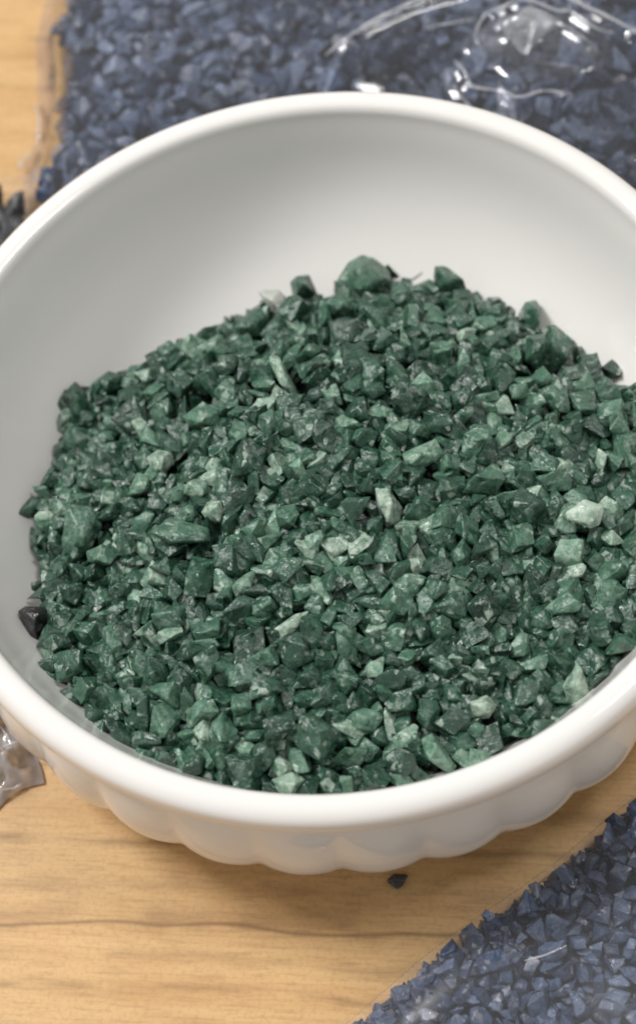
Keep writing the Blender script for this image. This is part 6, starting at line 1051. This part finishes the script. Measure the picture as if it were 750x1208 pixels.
def special_chip(key, c, outline, th, tone, pale):
    r = random.Random(key)
    R = Matrix(FRAME)
    size = 2*math.sqrt(sum(a*a + b*b for a, b in outline)/len(outline))
    t = th*size
    bm = bmesh.new()
    tip = r.uniform(-.10, .10)
    for a, b in outline:
        bm.verts.new((a, b, -t*.25 + tip*a)); 
        k = r.uniform(.45, .9)
        if r.random() < .42: bm.verts.new((a*k, b*k, t*r.uniform(.18, .55) + tip*a*2))
        bm.verts.new((a*.7, b*.7, -t*.75))
    bm.verts.new((r.uniform(-.15, .15)*size, r.uniform(-.05, .18)*size, t*.5)); bm.verts.new((r.uniform(-.15, .15)*size, r.uniform(-.2, .05)*size, t*.42))
    g = bmesh.ops.convex_hull(bm, input=bm.verts)
    bmesh.ops.delete(bm, geom=[e for e in set(g['geom_interior'] + g['geom_unused']) if isinstance(e, bmesh.types.BMVert)], context='VERTS')
    bmesh.ops.dissolve_limit(bm, angle_limit=math.radians(7), verts=bm.verts, edges=bm.edges)
    bmesh.ops.bevel(bm, geom=bm.edges[:], offset=size*.025, segments=1, affect='EDGES', clamp_overlap=True)
    bmesh.ops.triangulate(bm, faces=bm.faces[:])
    bmesh.ops.subdivide_edges(bm, edges=[e for e in bm.edges if e.calc_length() > size*.22], cuts=1)
    bmesh.ops.triangulate(bm, faces=bm.faces[:])
    bmesh.ops.subdivide_edges(bm, edges=[e for e in bm.edges if e.calc_length() > size*.2], cuts=1)
    bmesh.ops.triangulate(bm, faces=bm.faces[:])
    weather(bm, r, .014, size)
    bmesh.ops.recalc_face_normals(bm, faces=bm.faces)
    for q in bm.verts: q.co *= CM
    me = bpy.data.meshes.new('green_stone_chip'); bm.to_mesh(me); bm.free()
    tint_mesh(me, np.tile((max(0, tone), pale, r.random(), 1), (len(me.vertices), 1))); facets(me, 11)
    o = obj('green_stone_chip' if tone >= 0 else 'black_stone_chip', me, (MAT_QUARTZ if key == 'white' else MAT_GREEN) if tone >= 0 else MAT_BLACK)
    o.matrix_world = Matrix.Translation(w3(*c)) @ R.to_4x4()
    return tag(o, SPECIAL_LABEL[key], 'stone chip', 'green stone chips heaped in the white bowl' if tone >= 0 else None)
for s in SPECIAL: special_chip(*s)

# --- bags of stone chips
def _sm(d,w): 
    t=max(0.,min(1.,d/w)); return math.sqrt(t*(2-t))
def back_in(x,y):
    xl=-4.75+(y-8)*0.19+.12*math.sin(y*1.3)
    return min(x-xl, math.hypot(x,y)-7.3, y-4.2, 15.8-y, 11-x)
def back(x,y):
    return -4+1.25*_sm(back_in(x,y)-.15,1.5)+ (0.12*math.sin(x*.9+1)*math.sin(y*.8) if back_in(x,y)>1 else 0)
D=(5.15/5.77,2.6/5.77)
def front_in(x,y):
    dx,dy=x+1.25,y+8.9
    u=dx*D[0]+dy*D[1]; v=dx*D[1]-dy*D[0]
    v+=.04*math.sin(u*1.1)
    return min(v,4.6-v,u+3.0,6.6-u)
def front(x,y):
    return -4+.75*_sm(front_in(x,y),1.1)
def left_in(x,y):
    return min(math.hypot(x,y)-7.35,-5.0-x+.12*(8.5-y)*0, 8.75-y, y+2.6, x+11.5)
def left(x,y):
    return -4+1.0*_sm(left_in(x,y),1.2)
BAGS={'back': (back, back_in, (-5.6, 11, 4, 15.9)),'front': (front, front_in, (-5, 6, -15, -3.5)),'left': (left, left_in, (-11.6, -4.9, -2.7, 8.9))}


def blue_tint(rr):
    u = rr.random()
    if u < .5:   t, f, c = rr.uniform(.15, .45), 0, 'dark'
    elif u < .93: t, f, c = rr.uniform(.45, .85), rr.uniform(0, .12), 'mid'
    else:        t, f, c = rr.uniform(.75, 1), rr.uniform(.3, .6), 'pale'
    return (t, f, rr.random(), 1), c
BAG_TEXT = {
 'back': ('blue_stone_chip', 'blue_gravel', MAT_BLUE, {'dark': 'dark slate blue stone chip under the film of the big bag behind the bowl', 'mid': 'greyish blue stone chip under the film of the big bag behind the bowl', 'pale': 'pale frosted blue-grey stone chip under the film of the big bag behind the bowl'}, 'blue stone chips in the bag behind the bowl', 'mass of blue stone chips filling the clear bag behind the bowl'),
 'front': ('blue_stone_chip', 'blue_gravel', MAT_BLUE, {'dark': 'dark slate blue stone chip in the bag at the lower right, before the bowl', 'mid': 'greyish blue stone chip in the bag at the lower right, before the bowl', 'pale': 'pale frosted blue-grey stone chip in the bag at the lower right, before the bowl'}, 'blue stone chips in the bag in front of the bowl', 'mass of blue stone chips filling the clear bag in front of the bowl'),
 'left': ('black_stone_chip', 'black_gravel', MAT_BLACK, {q: 'black stone chip in the clear bag peeking out left of the white bowl' for q in ('dark', 'mid', 'pale')}, 'black stone chips in the bag left of the bowl', 'mass of black stone chips filling the clear bag left of the bowl')}
TOPS = {}
for key in ('back', 'front', 'left'):
    name, mass, mat, labels, group, mass_label = BAG_TEXT[key]
    rr = random.Random(key)
    chips, k = decode(key)
    tints = [blue_tint(rr) for c in chips]
    if key == 'front': tints = [((a*.72, b, c, d), q) for (a, b, c, d), q in tints]
    for c, (t, kind) in zip(chips[:k], tints[:k]):
        tag(one_chip(name, c, t, mat), labels[kind], 'stone chip', group)
    top, inside, bx = BAGS[key][:3]
    core = sheet(bx[0], bx[1], bx[2], bx[3], .2, lambda x, y: inside(x, y) > .1, lambda x, y: max(TABLE + .05, top(x, y) - .38))
    deep = deeper({'back': 1000, 'front': 1100, 'left': 420}[key], rr, bx, inside, top, {'back': .5, 'front': .34, 'left': .6}[key], -.12 if key == 'left' else -.02, .3)
    if key == 'front':                                      # packed tight against the straight edge of the bag
        n = 0
        while n < 620:
            x, y = rr.uniform(-3, 6), rr.uniform(-10.5, -5)
            d = inside(x, y)
            if not .07 < d < .45: continue
            q = Quaternion((rr.gauss(0, 1), rr.gauss(0, 1), rr.gauss(0, 1), rr.gauss(0, 1))).normalized()
            deep.append((rr.randrange(NV), (x, y, TABLE + .15 + d*rr.uniform(.3, 1.6)), q, rr.uniform(.13, .29))); n += 1
    TOPS[key] = chips + deep
    tag(many_chips(mass, chips[k:], [t for t, _ in tints[k:]], deep, mat, core), mass_label, 'gravel', kind='stuff')

def poly_dist(x, y, pl):
    best = (9, 0, 0); L = 0
    tot = sum(math.hypot(b[0] - a[0], b[1] - a[1]) for a, b in zip(pl, pl[1:]))
    for a, b in zip(pl, pl[1:]):
        ex, ey = b[0] - a[0], b[1] - a[1]; l = math.hypot(ex, ey)
        t = max(0, min(1, ((x - a[0])*ex + (y - a[1])*ey)/(l*l)))
        dx, dy = x - a[0] - ex*t, y - a[1] - ey*t
        d = math.hypot(dx, dy)
        if d < best[0]: best = (d, (L + t*l)/tot, ex*dy - ey*dx)
        L += l
    return best
def smooth_line(p, n=6):
    """Catmull-Rom through the given points"""
    q = [p[0]] + list(p) + [p[-1]]; out = []
    for i in range(1, len(q) - 2):
        for k in range(n):
            t = k/n
            out.append(tuple(.5*((2*q[i][c]) + (-q[i-1][c] + q[i+1][c])*t + (2*q[i-1][c] - 5*q[i][c] + 4*q[i+1][c] - q[i+2][c])*t*t + (-q[i-1][c] + 3*q[i][c] - 3*q[i+1][c] + q[i+2][c])*t**3) for c in (0, 1)))
    out.append(tuple(p[-1])); return out

# creases of each film: centre line in cm on the table plan, half width, height
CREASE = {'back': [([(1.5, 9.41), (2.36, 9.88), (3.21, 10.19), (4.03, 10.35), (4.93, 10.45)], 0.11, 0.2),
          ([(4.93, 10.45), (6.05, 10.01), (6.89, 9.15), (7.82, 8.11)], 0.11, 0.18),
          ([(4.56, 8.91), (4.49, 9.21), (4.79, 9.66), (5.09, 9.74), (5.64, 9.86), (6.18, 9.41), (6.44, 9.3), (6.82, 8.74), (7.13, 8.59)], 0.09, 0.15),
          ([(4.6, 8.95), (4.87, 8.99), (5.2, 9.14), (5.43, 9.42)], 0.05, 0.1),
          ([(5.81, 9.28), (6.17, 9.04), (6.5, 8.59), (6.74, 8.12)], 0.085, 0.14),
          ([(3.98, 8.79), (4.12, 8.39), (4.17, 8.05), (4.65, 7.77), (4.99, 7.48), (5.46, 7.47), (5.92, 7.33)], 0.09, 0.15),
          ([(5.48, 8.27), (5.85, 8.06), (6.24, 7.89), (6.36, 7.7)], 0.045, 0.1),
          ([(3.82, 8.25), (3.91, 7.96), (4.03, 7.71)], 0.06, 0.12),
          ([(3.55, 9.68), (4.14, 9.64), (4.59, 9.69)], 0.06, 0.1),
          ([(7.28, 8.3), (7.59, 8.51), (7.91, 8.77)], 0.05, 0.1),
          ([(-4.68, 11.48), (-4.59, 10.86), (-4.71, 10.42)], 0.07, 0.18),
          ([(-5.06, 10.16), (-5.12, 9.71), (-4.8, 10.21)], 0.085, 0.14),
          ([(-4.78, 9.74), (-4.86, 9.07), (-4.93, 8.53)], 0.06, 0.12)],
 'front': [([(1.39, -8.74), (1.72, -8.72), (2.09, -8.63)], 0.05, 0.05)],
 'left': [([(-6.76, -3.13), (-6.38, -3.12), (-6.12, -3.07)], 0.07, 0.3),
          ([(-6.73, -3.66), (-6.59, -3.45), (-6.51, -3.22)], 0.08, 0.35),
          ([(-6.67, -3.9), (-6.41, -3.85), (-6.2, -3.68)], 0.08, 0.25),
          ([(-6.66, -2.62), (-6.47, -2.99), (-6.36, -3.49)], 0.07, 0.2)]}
def make_bag(key, label, margin, clear):
    """a film drawn tight over the tops of the chips inside, pressed flat on the table round them, with its creases"""
    top, inside, bx = BAGS[key][:3]
    st = .03 if key == 'front' else .05; m = margin
    x0, y0 = bx[0] - m, bx[2] - m
    nx, ny = int((bx[1] - bx[0] + 2*m)/st) + 2, int((bx[3] - bx[2] + 2*m)/st) + 2
    X, Y = x0 + st*np.arange(nx), y0 + st*np.arange(ny)
    D = np.array([[inside(x, y) for x in X] for y in Y])
    G = np.where(D > 0, np.array([[top(x, y) for x in X] for y in Y]) + .30*np.clip(D/.5, 0, 1), TABLE + .02)
    def spread(G, n, peak):
        for _ in range(n):
            for _ in range(2):
                before, after = np.vstack((G[:1], G[:-1])), np.vstack((G[1:], G[-1:]))
                G = np.maximum(np.maximum(before, G), after) if peak else (before + 2*G + after)/4
                G = G.T
        return G
    for v, p, q, s in TOPS[key]:
        R = np.array(q.to_matrix()); t = (CHIP[v][0] @ R.T*s)
        k = max(1, int(s*.35/st)); i, j = int((p[0] - x0)/st), int((p[1] - y0)/st)
        sl = (slice(max(0, j - k), j + k + 1), slice(max(0, i - k), i + k + 1))
        G[sl] = np.maximum(G[sl], p[2] + t[:, 2].max())
    H = spread(spread(G, 6 if key == 'front' else 4, True), 440 if key == 'front' else 320, False) + clear
    rr = random.Random(key); ph = [rr.uniform(0, 6.28) for _ in range(8)]
    XX, YY = np.meshgrid(X, Y)
    H += .02*np.sin(1.9*XX + 1.1*YY + ph[0]) + .01*np.sin(3.1*YY - 2.3*XX + ph[1])
    e = np.clip(1 + (D - (.05 if m > .1 else -.03))/max(.15, m*.5), 0, 1)            # falls to the table over the sealed margin
    e = e*e*(3 - 2*e)
    flat = TABLE + .04 + .02*np.abs(np.sin(3.2*XX + 2.1*YY + ph[4])) + .012*np.abs(np.sin(7*YY + 2*XX + ph[5]))
    H = H*e + flat*(1 - e)
    lines = []
    for l, w, a in CREASE[key]:
        l = smooth_line(l); lines.append((l, w, a)); a *= .5
        xs, ys = [q[0] for q in l], [q[1] for q in l]
        for j in range(max(0, int((min(ys) - .4 - y0)/st)), min(ny, int((max(ys) + .4 - y0)/st))):
            for i in range(max(0, int((min(xs) - .4 - x0)/st)), min(nx, int((max(xs) + .4 - x0)/st))):
                q, t, _ = poly_dist(X[i], Y[j], l)
                if q < w*3: H[j, i] += a*math.exp(-(q/w)**2)*min(1, 6*t + .15, 6*(1 - t) + .15)
    H = np.maximum(H, TABLE + .02)
    idx, vs, fs = {}, [], []
    gy, gx = np.gradient(D, st)
    for j in range(ny):
        for i in range(nx):
            if D[j, i] > -m - st*1.6 and math.hypot(X[i], Y[j]) > min(7.12, 5.2 + 2*max(0, H[j, i] + 3.9)):
                over = min(0, D[j, i] + m)                      # draw the outermost points in onto a clean edge
                x, y = X[i] - gx[j, i]*over, Y[j] - gy[j, i]*over
                idx[i, j] = len(vs); vs.append(tuple(w3(x, y, H[j, i])))
    for (i, j) in idx:
        k = [(i, j), (i + 1, j), (i + 1, j + 1), (i, j + 1)]
        if all(q in idx for q in k): fs.append(tuple(idx[q] for q in k))
    me = bpy.data.meshes.new('plastic_bag'); me.from_pydata(vs, [], fs); me.update()
    for p in me.polygons: p.use_smooth = True
    bag = tag(obj('plastic_bag', me, MAT_HAZY if key != 'back' else MAT_FILM), label, 'bag')
    for l, w, a in lines:                                           # crest of each fold: a milky white tube standing in for its highlight streak
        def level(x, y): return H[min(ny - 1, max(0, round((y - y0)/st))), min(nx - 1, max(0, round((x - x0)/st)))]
        make_crease_highlight(bag, l, w*.34, a, level)
    return bag
def make_crease_highlight(parent, l, rad, high, level):
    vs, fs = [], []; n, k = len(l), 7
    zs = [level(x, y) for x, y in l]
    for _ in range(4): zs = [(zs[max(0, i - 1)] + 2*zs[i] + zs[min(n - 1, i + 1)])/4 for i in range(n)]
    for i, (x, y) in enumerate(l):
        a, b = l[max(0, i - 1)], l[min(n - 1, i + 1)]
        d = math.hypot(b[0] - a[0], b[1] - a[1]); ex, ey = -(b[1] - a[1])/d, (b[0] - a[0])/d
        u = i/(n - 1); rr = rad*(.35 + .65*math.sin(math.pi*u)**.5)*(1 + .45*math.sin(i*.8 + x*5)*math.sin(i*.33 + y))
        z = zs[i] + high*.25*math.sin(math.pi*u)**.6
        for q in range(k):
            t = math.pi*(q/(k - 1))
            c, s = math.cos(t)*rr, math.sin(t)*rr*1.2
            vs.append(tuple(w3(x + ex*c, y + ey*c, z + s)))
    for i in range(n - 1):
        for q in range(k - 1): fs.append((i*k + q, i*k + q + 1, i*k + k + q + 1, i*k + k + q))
    me = bpy.data.meshes.new('crease_highlight'); me.from_pydata(vs, [], fs); me.update()
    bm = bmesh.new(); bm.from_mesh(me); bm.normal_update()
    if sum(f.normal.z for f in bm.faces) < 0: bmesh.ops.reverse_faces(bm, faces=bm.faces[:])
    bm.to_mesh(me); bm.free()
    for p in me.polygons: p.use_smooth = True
    obj('crease_highlight', me, MAT_CREASE_HIGHLIGHT, parent)
back_bag = make_bag('back', 'large clear plastic bag of blue stone chips lying flat behind the bowl', .55, .14)
front_bag = make_bag('front', 'clear plastic bag of blue stone chips at the lower right corner, before the bowl', .02, .10)
left_bag = make_bag('left', 'clear crinkled plastic bag of black stone chips mostly hidden left of the bowl', .9, .08)

def make_seam(parent, pts, w, z):
    """the welded edge of a bag: a narrow double strip, a little rippled"""
    vs, fs = [], []
    pts = smooth_line(pts, 24); n = len(pts)
    for i, (x, y) in enumerate(pts):
        a, b = pts[max(0, i - 1)], pts[min(n - 1, i + 1)]
        l = math.hypot(b[0] - a[0], b[1] - a[1]); ex, ey = -(b[1] - a[1])/l, (b[0] - a[0])/l
        for k in range(6):
            q = (k/5 - .5)*w
            rip = .005*math.sin(i*.9 + k*.6) + .010*math.sin(i*.23 + 2 + k*.5) + .03*(1 - abs(2*k/5 - 1))
            vs.append(tuple(w3(x + ex*q, y + ey*q, z + .03 + rip)))
    for i in range(n - 1):
        for k in range(5): fs.append((i*6 + k, i*6 + k + 1, i*6 + k + 7, i*6 + k + 6))
    me = bpy.data.meshes.new('welded_seam'); me.from_pydata(vs, [], fs); me.update()
    bm = bmesh.new(); bm.from_mesh(me)
    for f in bm.faces: f.normal_update()
    if sum(f.normal.z for f in bm.faces) < 0: bmesh.ops.reverse_faces(bm, faces=bm.faces[:])
    bm.to_mesh(me); bm.free()
    for p in me.polygons: p.use_smooth = True
    obj('welded_seam', me, MAT_SEAM, parent)

def make_corner_or_glare(parent, cx, cy, sx, sy, turn, high, base=TABLE):
    """an empty, crumpled corner of a bag, or a milky patch painted as glare"""
    n = 30; vs, fs = [], []
    ca, sa = math.cos(math.radians(turn)), math.sin(math.radians(turn))
    for j in range(n):
        for i in range(n):
            u, v = i/(n - 1) - .5, j/(n - 1) - .5
            x, y = u*sx, v*sy
            p = Vector((x*1.5 + 3, y*1.5, 1.7))
            r = 1 - abs(noise.noise(p)) *2.2 + .5*(1 - 2*abs(noise.noise(p*2.3)))
            fall = max(0, 1 - (2*abs(u))**3)*max(0, 1 - (2*abs(v))**3)
            z = .05 + high*max(0, r)*fall
            e = 1 + .12*math.sin(5*(u + v))
            vs.append(tuple(w3(cx + (x*ca - y*sa)*e, cy + (x*sa + y*ca)*e, base + z)))
    for j in range(n - 1):
        for i in range(n - 1): fs.append((j*n + i, j*n + i + 1, (j + 1)*n + i + 1, (j + 1)*n + i))
    me = bpy.data.meshes.new('corner_or_glare'); me.from_pydata(vs, [], fs); me.update()
    for p in me.polygons: p.use_smooth = True
    obj('corner_or_glare', me, MAT_CRUMPLE_GLARE, parent)

def make_fold(parent, bulges):
    """the loose mouth of the bag, tucked over into thin hollow blisters of film"""
    for (cx, cy, rx, ry, turn, high) in bulges:
        vs, fs = [(cx, cy, 0)], []
        n, k = 72, 14
        ca, sa = math.cos(math.radians(turn)), math.sin(math.radians(turn))
        vs = []
        for j in range(k + 1):
            q = max(.02, j/k)
            for i in range(n):
                a = 6.28319*i/n
                e = 1 + .09*math.sin(3*a + cx) + .05*math.sin(5*a + 2*cy)
                x, y = rx*q*e*math.cos(a), ry*q*e*math.sin(a)
                z = high*(1 - q**4)**.7*(1 + .18*math.sin(2*a + 4*q + cx)) + (.05*math.exp(-((q - .93)/.05)**2))
                vs.append(tuple(w3(cx + x*ca - y*sa, cy + x*sa + y*ca, FOLD_LEVEL + z)))
        for j in range(k):
            for i in range(n): fs.append((j*n + i, (j + 1)*n + i, (j + 1)*n + (i + 1) % n, j*n + (i + 1) % n))
        me = bpy.data.meshes.new('folded_mouth'); me.from_pydata(vs, [], fs); me.update()
        for p in me.polygons: p.use_smooth = True
        obj('folded_mouth', me, MAT_FILM, parent)
FOLD_LEVEL = -2.12
make_seam(back_bag, [(-4.75 + (y - 8)*.19 + .12*math.sin(y*1.3) - .42, y) for y in (6.9, 8, 9, 10, 11, 12, 13, 14, 15, 15.8)], .40, TABLE)
make_seam(front_bag, [(-1.25 + u*D[0] + .02*D[1], -8.9 + u*D[1] - .02*D[0]) for u in (-2.9, -1.5, 0, 1.5, 3, 4.5, 6.4)], .10, TABLE)
make_corner_or_glare(left_bag, -6.97, -3.21, 1.45, 1.9, 20, 0.6)
make_corner_or_glare(back_bag, 5.55, 9.2, 1.0, 0.9, 30, 0.16, -2.08)  # milky film added on top of the bag as painted glare
make_fold(back_bag, [(5.73, 8.61, 1.55, 0.95, -12, 0.22), (5.04, 9.2, 0.55, 0.42, 20, 0.12)])

# --- the stray chip on the wood
o = one_chip('dark_stone_chip', (6, (-0.297, -6.773, -3.94), Quaternion((.99, .04, .06, .1)).normalized(), .34), (.95, .05, .4, 1), MAT_BLACK)
tag(o, 'single small dark stone chip lying loose on the wooden table below the bowl', 'stone chip')
